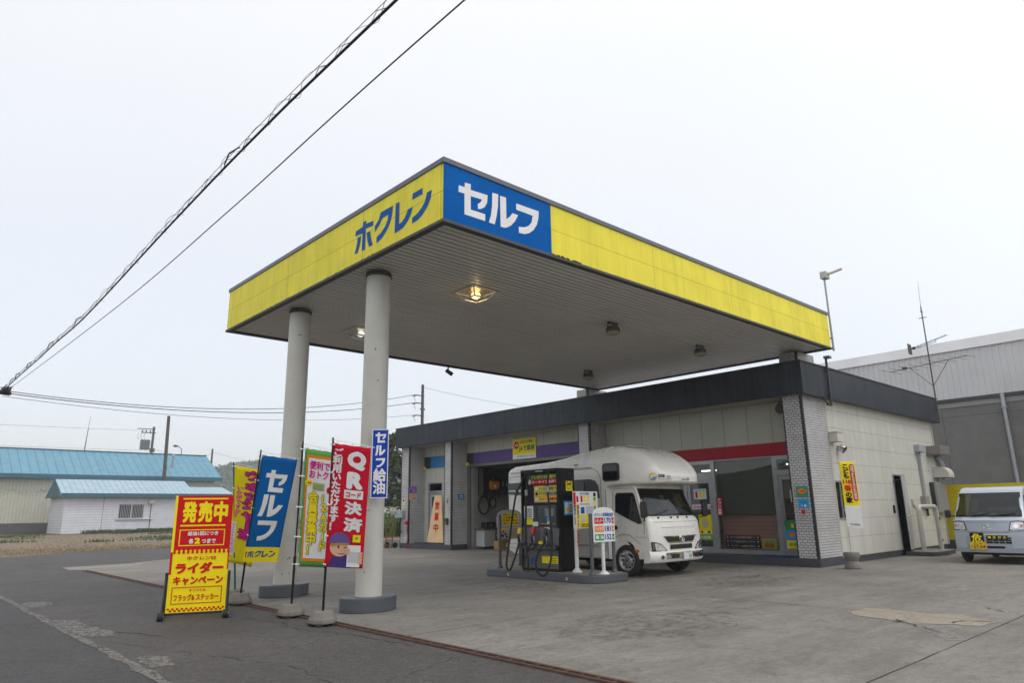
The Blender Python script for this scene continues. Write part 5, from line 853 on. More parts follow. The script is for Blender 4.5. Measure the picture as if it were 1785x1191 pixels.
g = G(); g.prism(sidepoly(rpoly(3.7, 4.6, 1.66, 2.0, 0.06), 0.012), (-0.012, 0, 0)); g.build('side_window', mat('black_acrylic', (0.01, 0.01, 0.01)), cp)
g = G(); g.prism(sidepoly([(5.45, 1.88), (6.28, 1.88), (6.28, 2.05), (5.45, 2.05)]), (-0.004, 0, 0)); g.prism(sidepoly([(5.45, 1.72), (6.28, 1.78), (6.28, 1.845), (5.45, 1.82)]), (-0.004, 0, 0)); g.build('rear_stripe', mat('stripe_grey', (0.075, 0.08, 0.085)), cp)
def dpath(P, r=0.004): 
    g = G(); g.tube([(xs - 0.001, y, z) for y, z in P], r, 5, closed=True); return g
dpath([(y, z) for y, z in rrect(3.25, 5.0, 0.62, 2.27, 0.25, 6)], 0.005).build('side_panel_seam', m_seam, cp); dpath([(y, z) for y, z in rrect(5.3, 6.28, 0.5, 2.2, 0.05, 3)], 0.004).build('rear_panel_seam', m_seam, cp); dpath(rrect(3.16, 3.30, 0.52, 0.72, 0.02, 3), 0.003).build('service_hatch_seam', m_seam, cp)
g = G(); g.cyl((xs - 0.003, 3.22, 0.57), (xs - 0.012, 3.22, 0.57), 0.012); g.build('hatch_lock', black_paint, cp)
g = G(); g.tube([(xs - 0.004, y, 2.30 + 0.0 * y) for y in (3.5, 4.5, 5.3, 6.2)], 0.012, 6); g.build('awning_rail', mat('rail_white', (0.5, 0.5, 0.48), 0.4), cp)
g = G(); g.tube([(xs - 0.001, y, 0.60) for y in (3.16, 4.2, 5.2, 6.3)], 0.004, 5); g.build('skirt_seam', m_seam, cp)
g = G(); g.tube([(xs - 0.001, 3.115, z) for z in (0.42, 1.0, 1.8)], 0.005, 5); g.build('cab_gap', m_seam, cp)
G().bx(xs - 0.02, xs, 3.9, 4.0, 2.36, 2.39).build('marker_lamp', m_amber, cp)
# lettering and round badge on the overcab flank
def ocx(y, z):   # flank of the overcab: x as function of y
    K = [(3.0, 1.037), (2.75, 1.03), (2.5, 0.995), (2.3, 0.945), (2.13, 0.885), (2.02, 0.82), (1.94, 0.75), (1.89, 0.66), (1.87, 0.55)]
    for (a, ha), (b, hb) in zip(K[:-1], K[1:]):
        if a >= y >= b: return -(ha + (hb - ha) * (a - y) / (a - b))
    return -1.037 if y > 3 else -0.6
arc = [(3.0, 0)]; s_ = 0
YS = [3.0 - i * 0.01 for i in range(114)]
AL = [0.0]
for a, b in zip(YS[:-1], YS[1:]): AL.append(AL[-1] + math.hypot(a - b, ocx(a, 0) - ocx(b, 0)))
def onflank(u, v, d=0.008):
    if u > AL[-1]: return Vector((-0.55 + u - AL[-1], 1.87 - d, v))
    for i in range(len(AL) - 1):
        if AL[i + 1] >= u: break
    t_ = (u - AL[i]) / max(1e-6, AL[i + 1] - AL[i]); y = YS[i] + (YS[i + 1] - YS[i]) * t_; x = ocx(y, 0); dx = ocx(YS[i + 1], 0) - ocx(YS[i], 0); dy = YS[i + 1] - YS[i]; l = math.hypot(dx, dy); return Vector((x, y, v)) + Vector((dy / l, -dx / l, 0)) * d
g = G(); fa = lambda u, v: onflank(u, v, 0.020); fb = lambda u, v: onflank(u, v, 0.023); fc = lambda u, v: onflank(u, v, 0.025)
eu = 1.04
disc(g, fa, eu, 2.03, 0.075, 0.075, 0, 24); disc(g, fb, eu, 2.03, 0.066, 0.066, 1, 24); disc(g, fc, eu - .015, 2.05, 0.035, 0.035, 2); disc(g, fc, eu + .02, 2.005, 0.04, 0.028, 3); disc(g, fc, eu, 1.98, 0.045, 0.012, 4)
txt(g, 'JAPAN', fa, 1.14, 2.0, 1.29, 2.065, 0, 0.05); quad(g, fa, 1.14, 2.07, 1.29, 2.08, 0); txt(g, 'C.R.C.', fa, 1.31, 2.005, 1.47, 2.06, 0, 0.02); txt(g, 'JAPAN CAMPING RENTAL CAR', fa, 1.14, 1.965, 1.50, 1.985, 0, 0.02)
txt(g, 'CAMPING', fa, 1.84, 1.975, 2.02, 2.0, 0, 0.03); txt(g, 'CRC', fa, 2.04, 1.975, 2.14, 2.02, 0, 0.05)
g.build('lettering', [ink_navy, ink_white, ink_yellow, mat('badge_blue', (0.10, 0.25, 0.5), 0.5), mat('badge_green', (0.1, 0.3, 0.15), 0.5)], oc)
# cab : profile slices mapped by a curved front
HW = 0.92
def cabmap(x, y, z):
    t_ = abs(x) / HW; wf = max(0.0, min(1.0, (2.9 - y) / 0.65)); y2 = y + 0.11 * (t_ ** 4) * wf
    tp = max(0.0, z - 1.12) * 0.10; return (x * (1 - tp), y2, z)
arch = [(2.70 + 0.41 * math.cos(R(a)), 0.31 + 0.41 * math.sin(R(a))) for a in range(172, -8, -15)]
prof = [(3.12, 0.40), (3.12, 1.90), (2.42, 1.90), (2.36, 1.82), (2.10, 1.215), (2.05, 1.18), (2.005, 1.10), (1.975, 0.80), (1.97, 0.55), (1.98, 0.36), (2.29, 0.36)]
prof = prof + arch[::-1]
g = G(cabmap); SX = [-HW, -HW + .03, -.8, -.6, -.3, 0, .3, .6, .8, HW - .03, HW]
rings = []
for x in SX:
    e_ = 0.03 if abs(x) == HW else 0.0; cy, cz = 2.7, 1.0; rings.append([(x, y + (e_ if y < 2.4 else 0), z - (e_ * .3 if z > 1.7 else 0)) for y, z in prof])
g.loft(rings, 0, False); cab = g.build('cab', m_cw, cp); cab.modifiers.new('bevel', 'BEVEL').width = 0.012; cab.modifiers['bevel'].limit_method = 'ANGLE'; cab.modifiers['bevel'].angle_limit = R(35); cab.modifiers['bevel'].segments = 2
for p_ in cab.data.polygons: p_.use_smooth = True
ma_ = cab.modifiers.new('edge', 'EDGE_SPLIT'); ma_.split_angle = R(32)
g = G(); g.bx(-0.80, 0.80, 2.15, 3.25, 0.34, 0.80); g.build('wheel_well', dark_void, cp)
def front(u, z, d):   # point on the windscreen / front, u across
    K = [(0.36, 1.98), (0.55, 1.97), (0.80, 1.975), (1.10, 2.005), (1.18, 2.05), (1.215, 2.10), (1.82, 2.36), (1.90, 2.42)]
    for (a, ya), (b, yb) in zip(K[:-1], K[1:]):
        if a <= z <= b: y = ya + (yb - ya) * (z - a) / (b - a); break
    v = Vector(cabmap(u, y, z)); return v + Vector((u * 0.4 * d if abs(u) > .6 else 0, -d, 0.3 * d if z > 1.2 else 0))
def fgrid(g, u0, u1, zs0, zs1, d, mi=0, nu=12, nz=4, shear=0.0):
    V = []; F = []
    for j in range(nz + 1):
        t_ = j / nz
        for i in range(nu + 1):
            u = u0(t_) + (u1(t_) - u0(t_)) * i / nu if callable(u0) else u0 + (u1 - u0) * i / nu; s = i / nu; za = zs0(s) if callable(zs0) else zs0; zb_ = zs1(s) if callable(zs1) else zs1
            V.append(front(u, za + (zb_ - za) * t_, d))
    for j in range(nz):
        for i in range(nu): a = j * (nu + 1) + i; F.append((a, a + 1, a + nu + 2, a + nu + 1))
    g.add(V, F, mi, True)
g = G(); fgrid(g, -0.885, 0.885, 1.222, 1.80, 0.006, 0, 16, 4); ws = g.build('windscreen_seal', mat('seal_black', (0.01, 0.01, 0.011), 0.3), cp)
g = G(); fgrid(g, -0.80, 0.62, lambda s: 1.26, lambda s: 1.62 - 0.12 * s - 0.22 * max(0, s - .5) * 2, 0.010, 0, 16, 3); fgrid(g, 0.28, 0.62, 1.40, 1.70, 0.011, 1, 6, 2); fgrid(g, -0.28, -0.12, 1.42, 1.66, 0.011, 2, 4, 2); g.build('sun_shade_and_reflection', [mat('shade_silver', (0.22, 0.265, 0.32), 0.45, var=0.25, vsc=4), mat('reflection_yellow', (0.20, 0.22, 0.02), 0.5, var=0.5, vsc=14), mat('shade_green', (0.26, 0.31, 0.27), 0.5)], cp)  # sun shade behind the glass; its yellow patch is a painted windscreen reflection
g = G(); fgrid(g, -0.86, 0.86, 1.235, 1.785, 0.016, 0, 16, 4); g.build('windscreen', screen_glass, cp)
g = G()
for u0, u1, z0, z1 in ((-0.62, -0.20, 1.245, 1.34), (0.05, 0.50, 1.245, 1.33)): g.tube([front(u0 + (u1 - u0) * i / 6, z0 + (z1 - z0) * i / 6, 0.03) for i in range(7)], 0.010, 5)
for u in (-0.62, -0.2, 0.05, 0.4): g.cyl(front(u, 1.19, 0.0), front(u, 1.19, 0.03), 0.02, n=8)
g.build('wiper', black_paint, cp)
g = G(); fgrid(g, lambda t_: -0.56 + 0.1 * (1 - t_), lambda t_: 0.56 - 0.1 * (1 - t_), 0.69, 0.80, 0.008, 0, 14, 2); g.build('upper_grille', mat('grille_black', (0.02, 0.02, 0.02), 0.3), cp)
g = G(); fgrid(g, -0.60, 0.60, 0.795, 0.815, 0.02, 0, 14, 1); fgrid(g, -0.42, 0.42, 0.668, 0.683, 0.014, 0, 14, 1); g.build('grille_trim', chrome, cp)
g = G(); fgrid(g, -0.40, 0.40, 0.545, 0.64, 0.008, 0, 12, 2); g.build('lower_grille', mat('grille_black', (0.02, 0.02, 0.02)), cp)
g = G(); em = lambda u, v: front(u, v, 0.03)
for cu, cz, ru, rz_ in ((0, .75, .085, .062), (0, .775, .045, .030), (0, .755, .022, .055)): g.tube([em(cu + ru * math.cos(a * math.pi / 10), cz + rz_ * math.sin(a * math.pi / 10)) for a in range(20)], 0.0075, 6, closed=True)
g.build('emblem', chrome, cp)
for s in (-1, 1):
    g = G(); A = lambda u, z, d=0.012: front(s * u, z, d)
    def hl(P, d): 
        c = [A(u, z, d) for u, z in P]; return c
    P = [(0.50, 0.53), (0.60, 0.50), (0.905, 0.52), (0.915, 0.71), (0.80, 0.70), (0.66, 0.66)]
    def fill(P, d, n=1):   # triangle fan following the curved front
        cu = sum(p[0] for p in P) / len(P); cz = sum(p[1] for p in P) / len(P); V = [A(cu, cz, d)]
        Q = []
        for i in range(len(P)):
            a, b = P[i], P[(i + 1) % len(P)]
            for k in range(4): Q.append((a[0] + (b[0] - a[0]) * k / 4, a[1] + (b[1] - a[1]) * k / 4))
        mid = [(cu + (q[0] - cu) * .5, cz + (q[1] - cz) * .5) for q in Q]; V += [A(u, z, d) for u, z in mid] + [A(u, z, d) for u, z in Q]; n_ = len(Q)
        return V, [(0, 1 + i, 1 + (i + 1) % n_) if s < 0 else (0, 1 + (i + 1) % n_, 1 + i) for i in range(n_)] + [(1 + i, 1 + n_ + i, 1 + n_ + (i + 1) % n_, 1 + (i + 1) % n_) for i in range(n_)]
    V, F = fill(P, 0.008); g.add(V, F); hd = g.build('headlight', mat('lamp_bezel', (0.03, 0.03, 0.032), 0.25), cp)
    g = G(); V, F = fill([(0.54, 0.545), (0.62, 0.52), (0.82, 0.535), (0.84, 0.68), (0.78, 0.675), (0.67, 0.64)], 0.016); g.add(V, F, 0, True); g.build('lens', m_clear, hd); g = G(); V, F = fill([(0.85, 0.55), (0.89, 0.55), (0.89, 0.68), (0.86, 0.68)], 0.018); g.add(V, F, 0, True); g.build('side_lens', mat('lens_smoke', (0.12, 0.12, 0.12), 0.1), hd)
    g = G(); disc(g, lambda u, v: A(u, v, 0.022), 0.72, 0.605, 0.055, 0.05); g.build('bulb', chrome, hd)
    # side indicator, door seams, handle, window, mirror
    X = s * (HW + 0.003)
    g = G(cabmap); g.prism([(X, y, z) for y, z in rrect(2.27, 2.39, 0.49, 0.55, 0.02, 3)], (s * 0.02, 0, 0)); g.build('indicator', m_amber, cp)
    Wn = [(2.16, 1.08), (2.24, 1.065), (2.5, 1.15), (2.98, 1.32), (2.99, 1.66), (2.95, 1.72), (2.44, 1.72), (2.38, 1.68)]
    g = G(cabmap); g.prism([(X, y, z) for y, z in Wn], (s * 0.006, 0, 0)); sw = g.build('door_window', mat('window_rubber', (0.012, 0.012, 0.013)), cp)
    g = G(cabmap); g.prism([(X + s * .007, 2.60 + (y - 2.60) * .93, 1.42 + (z - 1.42) * .93) for y, z in Wn], (s * 0.004, 0, 0)); g.build('pane', mat('black_acrylic', (0.01, 0.01, 0.01)), sw)
    g = G(cabmap); g.tube([(X, y, z) for y, z in [(2.12, 0.86), (2.10, 1.05), (2.14, 1.20), (2.36, 1.77), (2.44, 1.81), (3.02, 1.81), (3.06, 1.74), (3.07, 0.78), (2.98, 0.80), (2.80, 0.86), (2.55, 0.84), (2.36, 0.74), (2.22, 0.66)]], 0.004, 5); g.build('door_seam', m_seam, cp)
    g = G(cabmap); g.tube([(X, 2.06, 0.80), (X, 2.2, 0.80), (X, 2.36, 0.80)], 0.004, 5); g.build('corner_seam', m_seam, cp)
    g = G(cabmap); g.prism([(X, y, z) for y, z in rrect(2.93, 3.05, 0.95, 1.03, 0.025, 3)], (s * 0.012, 0, 0)); g.build('door_handle', black_paint, cp)
    ymx = 2.16; ox = s * (HW + (0.13 if s < 0 else 0.30)); g = G(); g.tube([(s * .86, 2.24, 1.16), (ox, ymx - .06, 1.20 if s > 0 else 1.14), (ox, ymx - .05, 1.30)], 0.014, 6); mr = g.build('mirror_arm', black_paint, cp)
    g = G(); P = rrect(-0.09, 0.09, -0.17, 0.17, 0.05, 4); g.prism([(ox + a, ymx - .08, 1.36 + b) for a, b in P], (0, 0.06, 0)); g.build('mirror', black_paint, mr, bev=0.015)
g = G(); fgrid(g, -0.80, 0.80, 1.10, 1.108, 0.004, 0, 14, 1); fgrid(g, -0.62, 0.62, 0.985, 0.992, 0.004, 0, 14, 1); g.build('bonnet_seam', mat('seam_soft', (0.30, 0.30, 0.28), 0.5), cp)
# bumper
def bmp_y(u): return 1.925 + 0.16 * (abs(u) / 0.96) ** 4
g = G(); US = [-0.96 + 1.92 * i / 24 for i in range(25)]
BP = [(0.04, 0.29), (0.0, 0.32), (-0.01, 0.42), (0.0, 0.50), (0.03, 0.52), (0.16, 0.52), (0.16, 0.29)]
g.loft([[(u, bmp_y(u) + a, z) for a, z in BP] for u in US], 0, True); bp = g.build('bumper', m_cw, cp)
g = G()
for (ua, ub, z0, z1, mi, d) in ((-0.60, 0.96, 0.36, 0.485, 0, .018), ):
    V = []; n_ = 20
    for i in range(n_ + 1): u = ua + (ub - ua) * i / n_; V += [(u, bmp_y(u) - d, z0), (u, bmp_y(u) - d - .006, (z0 + z1) / 2), (u, bmp_y(u) - d, z1)]
    g.add(V, [q for i in range(n_) for q in ((3 * i, 3 * i + 3, 3 * i + 4, 3 * i + 1), (3 * i + 1, 3 * i + 4, 3 * i + 5, 3 * i + 2))], mi, True)
g.build('chrome_strip', chrome, bp)
g = G(); 
for ua, ub in ((-0.48, -0.18), (0.36, 0.62)): g.prism([(ua, bmp_y(ua) - .03, 0.45), (ub, bmp_y(ub) - .03, 0.45), (ub - .03, bmp_y(ub) - .03, 0.37), (ua + .04, bmp_y(ua) - .03, 0.37)], (0, 0.012, 0))
g.build('bumper_opening', mat('grille_black', (0.02, 0.02, 0.02)), bp)
g = G(); c = Vector((-0.70, bmp_y(0.70) - .006, 0.40)); g.cyl(c, c + Vector((-.01, -.02, 0)), 0.045, n=16); g.build('fog_lamp', chrome, bp); g = G(); g.cyl(c + Vector((-.01, -.02, 0)), c + Vector((-.012, -.023, 0)), 0.03, n=16); g.build('fog_lens', mat('grille_black', (0, 0, 0)), bp)
g = G(); g.bx(-0.06, 0.27, 1.885, 1.892, 0.335, 0.50); nb = g.build('number_plate', mat('plate_white', (0.62, 0.63, 0.64), 0.4), cp); f = pl((-0.06, 1.882, 0.335), (1, 0, 0), (0, 0, 1)); g = G(); txt(g, '10', f, 0.20, 0.02, 0.29, 0.10, 0, 0.02); txt(g, '札幌 800', f, 0.08, 0.125, 0.26, 0.155, 0, 0.0); txt(g, 'わ', f, 0.02, 0.04, 0.05, 0.08, 0, 0.0); quad(g, f, 0.13, 0.055, 0.16, 0.062, 0); g.build('lettering', ink_green, nb)
wheel(cp, -0.86, 2.70, 0.325, 0.325, 0.19, -1); wheel(cp, 0.86, 2.70, 0.325, 0.325, 0.19, 1); wheel(cp, -0.90, 5.2, 0.325, 0.325, 0.19, -1); wheel(cp, 0.90, 5.2, 0.325, 0.325, 0.19, 1)
g = G(); g.bx(-0.5, 0.5, 2.4, 6.0, 0.25, 0.45); g.cyl((-0.8, 2.7, 0.32), (0.8, 2.7, 0.32), 0.05); g.cyl((-0.8, 5.2, 0.32), (0.8, 5.2, 0.32), 0.06); g.build('chassis', dark_void, cp)
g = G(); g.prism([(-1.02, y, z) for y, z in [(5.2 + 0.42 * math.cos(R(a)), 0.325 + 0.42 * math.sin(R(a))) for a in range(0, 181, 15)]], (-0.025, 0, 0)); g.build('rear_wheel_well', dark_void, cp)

# ---- kei van : front at local y=0, faces world -X
kv = thing('kei_van', 'small silver blue kei van parked by the yellow wall', 'van', (14.52, -1.99, 0), R(-91))
m_kv = mat('van_silver_blue', (0.38, 0.43, 0.50), 0.33, 0.1, var=0.02, coat=0.4)
VW = 0.735
def vmap(x, y, z):
    t_ = abs(x) / VW; wf = max(0.0, min(1.0, (0.9 - y) / 0.5)); tp = max(0.0, z - 0.95) * 0.13; return (x * (1 - tp), y + 0.09 * t_ ** 3 * wf, z)
ar = lambda cy: [(cy + 0.32 * math.cos(R(a)), 0.27 + 0.32 * math.sin(R(a))) for a in range(0, 181, 15)]
prof = [(3.35, 0.30), (3.38, 1.0), (3.28, 1.66), (3.15, 1.75), (1.0, 1.785), (0.74, 1.74), (0.60, 1.66), (0.16, 1.06), (0.06, 1.00), (0.02, 0.82), (0.0, 0.60), (0.0, 0.34), (0.03, 0.26), (0.25, 0.26)] + ar(0.60)[::-1] + [(0.95, 0.26), (2.4, 0.26)] + ar(2.85)[::-1][1:-1] 
g = G(vmap); g.loft([[(x, y + (0.03 if abs(x) == VW and y < 1 else 0), z - (0.04 if abs(x) == VW and z > 1.6 else 0)) for y, z in prof] for x in (-VW, -VW + .04, -.5, -.25, 0, .25, .5, VW - .04, VW)], 0, True); vb = g.build('body', m_kv, kv); vb.modifiers.new('edge', 'EDGE_SPLIT').split_angle = R(28)
KV = [(0.26, 0.03), (0.34, 0.0), (0.60, 0.0), (0.82, 0.02), (1.00, 0.06), (1.06, 0.16), (1.66, 0.60), (1.74, 0.74)]
def vfront(u, z, d):
    for (a, ya), (b, yb) in zip(KV[:-1], KV[1:]):
        if a <= z <= b: y = ya + (yb - ya) * (z - a) / (b - a); break
    return Vector(vmap(u, y, z)) + Vector((0, -d, 0.4 * d if z > 1.06 else 0))
def vg(g, u0, u1, z0, z1, d, mi=0, nu=12, nz=3, taper=0.0):
    V = []; F = []
    for j in range(nz + 1):
        t_ = j / nz; k_ = 1 - taper * t_
        for i in range(nu + 1): V.append(vfront((u0 + (u1 - u0) * i / nu) * k_, z0 + (z1 - z0) * t_, d))
    for j in range(nz):
        for i in range(nu): a = j * (nu + 1) + i; F.append((a, a + 1, a + nu + 2, a + nu + 1))
    g.add(V, F, mi, True)
g = G(); vg(g, -0.70, 0.70, 1.075, 1.635, 0.006); g.build('windscreen_seal', mat('seal_black', (0, 0, 0)), kv)
g = G(); vg(g, -0.66, 0.66, 1.10, 1.615, 0.010, 0); vg(g, -0.66, -0.40, 1.11, 1.605, 0.012, 1, 4, 3); vg(g, -0.2, 0.2, 1.12, 1.16, 0.012, 2, 4, 1); vg(g, 0.02, 0.6, 1.2, 1.29, 0.012, 3, 6, 1); vg(g, -0.36, -0.2, 1.18, 1.50, 0.012, 3, 3, 3); g.build('cabin_view', [mat('cabin_dark', (0.055, 0.075, 0.085), 0.4, var=0.35, vsc=3), mat('cabin_yellow', (0.36, 0.36, 0.06), 0.5, var=0.3), mat('dash_paper', (0.32, 0.36, 0.36), 0.5), mat('seat_grey', (0.15, 0.18, 0.20), 0.6)], kv)
g = G(); vg(g, -0.67, 0.67, 1.09, 1.625, 0.018); g.build('windscreen', screen_glass, kv)
g = G(); g.tube([vfront(-0.35 + 0.4 * i / 6, 1.09 + 0.01 * i, 0.03) for i in range(7)], 0.010, 5); g.tube([vfront(0.08 + 0.5 * i / 6, 1.09 + 0.008 * i, 0.03) for i in range(7)], 0.010, 5); g.build('wiper', black_paint, kv)
for s in (-1, 1):
    g = G(); P = [(0.42, 0.765), (0.725, 0.765), (0.735, 0.965), (0.62, 0.985), (0.47, 0.965)]
    g.add([vfront(s * u, z, 0.006) for u, z in P], [tuple(range(5))]); hd = g.build('headlight', mat('lamp_bezel', (0, 0, 0)), kv)
    g = G(); g.add([vfront(s * (0.60 + (u - 0.60) * .86), 0.87 + (z - 0.87) * .82, 0.014) for u, z in P], [tuple(range(5))]); g.build('lens', m_clear, hd); g = G(); disc(g, lambda u, v: vfront(s * u, v, 0.02), 0.57, 0.865, 0.055, 0.055); g.build('bulb', chrome, hd); g = G(); disc(g, lambda u, v: vfront(s * u, v, 0.02), 0.675, 0.87, 0.022, 0.03); g.build('indicator', m_amber, hd)
    g = G(); vg(g, s * 0.45, s * 0.70, 0.36, 0.62, 0.012, 0, 5, 3); g.build('bumper_pod', m_kv, kv)
    g = G(vmap); X = s * (VW + .003); g.prism([(X, y, z) for y, z in [(0.35, 1.08), (1.15, 1.06), (1.15, 1.56), (0.64, 1.57)]], (s * .006, 0, 0)); g.prism([(X, y, z) for y, z in [(1.3, 1.06), (2.2, 1.06), (2.2, 1.56), (1.3, 1.56)]], (s * .006, 0, 0)); g.build('side_window', mat('black_acrylic', (0, 0, 0)), kv)
    g = G(); g.tube([(s * .70, 0.35, 1.08), (s * .80, 0.30, 1.12)], 0.02, 6); mr = g.build('mirror_arm', black_paint, kv); g = G(); g.bx(s * .86 - .065, s * .86 + .065, 0.24, 0.31, 1.05, 1.24); g.build('mirror', black_paint, mr, bev=0.025)
    for y in (0.60, 2.85): wheel(kv, s * 0.66, y, 0.27, 0.27, 0.145, s)
g = G(); vg(g, -0.43, 0.43, 0.952, 0.958, 0.004); vg(g, -0.43, 0.43, 0.715, 0.722, 0.004); vg(g, -0.70, 0.70, 0.735, 0.741, 0.003); g.build('panel_seam', m_seam, kv)
g = G(); g.tube([vfront(0.055 * math.cos(a * .314) - .02, 0.855 + 0.04 * math.sin(a * .314), 0.012) for a in range(20)], 0.008, 5, closed=True); vg(g, -0.1, 0.09, 0.79, 0.80, 0.006); g.build('emblem', chrome, kv)
g = G(); vg(g, -0.05, 0.46, 0.47, 0.61, 0.006, 0); vg(g, -0.05, 0.30, 0.36, 0.41, 0.008, 0); g.build('grille', dark_void, kv); g = G()
for z in (0.515, 0.562): vg(g, -0.05, 0.46, z, z + 0.008, 0.012)
for u in (0.08, 0.2, 0.32): vg(g, u, u + .008, 0.47, 0.61, 0.012, 0, 1, 2)
g.build('grille_bar', m_kv, kv); g = G(); vg(g, -0.44, 0.50, 0.655, 0.675, 0.010); g.build('front_trim', mat('trim_pale', (0.55, 0.58, 0.6), 0.3), kv)
g = G(); g.bx(-0.37, -0.09, -0.03, -0.02, 0.46, 0.71); k1 = g.build('warning_plate', ink_black, kv); g = G(); txt(g, '危', pl((-0.37, -0.033, 0.46), (1, 0, 0), (0, 0, 1)), 0.03, 0.02, 0.25, 0.235, 0, 0.02); g.build('lettering', ink_yellow, k1)
g = G(); g.bx(-0.03, 0.39, -0.03, -0.02, 0.565, 0.655); k1 = g.build('gas_plate', ink_black, kv); g = G()
for i, ch in enumerate('高圧ガス'): txt(g, ch, pl((-0.03, -0.033, 0.565), (1, 0, 0), (0, 0, 1)), 0.025 + i * 0.10, 0.018, 0.09 + i * 0.10, 0.075, 0, 0.02)
g.build('lettering', ink_yellow, k1)
g = G(); g.bx(-0.39, -0.06, -0.045, -0.036, 0.335, 0.50); k1 = g.build('number_plate', mat('plate_yellow', (0.75, 0.47, 0.01), 0.4), kv); f = pl((-0.39, -0.048, 0.335), (1, 0, 0), (0, 0, 1)); g = G(); txt(g, '57-54', f, 0.07, 0.02, 0.31, 0.10, 0, 0.01); txt(g, '旭川 480', f, 0.08, 0.12, 0.26, 0.152, 0, 0.0); txt(g, 'り', f, 0.02, 0.04, 0.05, 0.08, 0, 0.0); g.build('lettering', ink_black, k1)
g = G(); g.bx(-0.6, 0.6, 0.15, 3.2, 0.2, 0.34); g.build('chassis', dark_void, kv)

# ================================================================== CAMPAIGN SIGN
af = thing('campaign_board', 'red and yellow campaign signboard on a black wheeled stand by the road', 'sign board', (-1.84, 3.85, -0.006), R(-22.9))
PW, PH = 0.77, 1.655
g = G(); g.bx(0, PW, 0, 0.03, 0.06, PH); g.build('panel', ink_yellow, af, bev=0.003)
f = pl((0, -0.003, 0), (1, 0, 0), (0, 0, 1)); f2 = pl((0, -0.005, 0), (1, 0, 0), (0, 0, 1)); f3 = pl((0, -0.007, 0), (1, 0, 0), (0, 0, 1)); g = G()
M_ = 0.875
quad(g, f, 0.035, M_ + 0.0, PW, PH, 0); quad(g, f, 0.0, 0.57, 0.03, M_, 0); quad(g, f, PW - 0.018, 0.62, PW, M_, 0)
quad(g, f2, 0.10, PH - 0.055, 0.70, PH - 0.035, 1); quad(g, f2, 0.09, 1.225, 0.69, 1.245, 1)
for i, ch in enumerate('発売中'): txt(g, ch, f2, 0.105 + i * 0.207, 1.275, 0.295 + i * 0.207, 1.575, 1, 0.045)
frame(g, f2, 0.09, 0.955, 0.69, 1.18, 0.012, 1); txt(g, '給油1回につき', f2, 0.20, 1.095, 0.60, 1.155, 2, 0.03); txt(g, '各', f2, 0.22, 0.985, 0.285, 1.055, 2, 0.04); txt(g, '2', f2, 0.295, 0.98, 0.37, 1.065, 1, 0.07); txt(g, 'つまで', f2, 0.39, 0.985, 0.575, 1.05, 2, 0.03)
for r_ in range(2):
    for i in range(25):
        u = 0.035 + i * 0.0294
        if (i + r_) % 2: quad(g, f2, u, M_ - 0.025 + (1 - r_) * 0.025 - 0.0, u + 0.0294, M_ + (1 - r_) * 0.025, 1 if r_ == 0 else 0)
for r_ in range(2):
    for i in range(25):
        u = 0.02 + i * 0.0294
        if (i + r_) % 2: quad(g, f2, u, 0.075 + r_ * 0.025, u + 0.0294, 0.10 + r_ * 0.025, 0)
txt(g, 'ホクレンSS', f2, 0.215, 0.76, 0.60, 0.815, 0, 0.02); txt(g, 'ライダー', f2, 0.08, 0.575, 0.71, 0.73, 0, 0.06); txt(g, 'キャンペーン', f2, 0.065, 0.425, 0.715, 0.545, 0, 0.045)
frame(g, f2, 0.06, 0.175, 0.71, 0.40, 0.010, 0); txt(g, 'オリジナル', f2, 0.28, 0.335, 0.50, 0.375, 0, 0.015); txt(g, 'フラッグ& ステッカー', f2, 0.09, 0.215, 0.67, 0.305, 0, 0.025)
g.build('lettering', [ink_red, ink_yellow, ink_white], af)
for x in (-0.022, PW + 0.022):
    g = G(); g.bx(x - 0.018, x + 0.018, -0.005, 0.035, 0.02, 0.60); g.build('upright', black_paint, af)
    g = G(); g.bx(x - 0.02, x + 0.02, -0.30, 0.30, 0.025, 0.065); g.build('foot', black_paint, af, bev=0.004)
    g = G(); g.tube([(x, -0.005, 0.55), (x, -0.03, 0.55), (x, -0.27, 0.06)], 0.008, 6); g.tube([(x, 0.03, 0.55), (x, 0.06, 0.55), (x, 0.27, 0.06)], 0.008, 6); g.build('brace', black_paint, af)
    for y in (-0.30,): g = G(); g.cyl((x - 0.035, y, 0.055), (x + 0.035, y, 0.055), 0.055, n=20); wh = g.build('wheel', black_rubber, af); g = G(); g.cyl((x - 0.04, y, 0.055), (x + 0.04, y, 0.055), 0.025, n=12); g.build('hub', steel, wh)
g = G(); g.bx(0.0, PW, 0.0, 0.03, 0.03, 0.058); g.build('bottom_rail', black_paint, af)

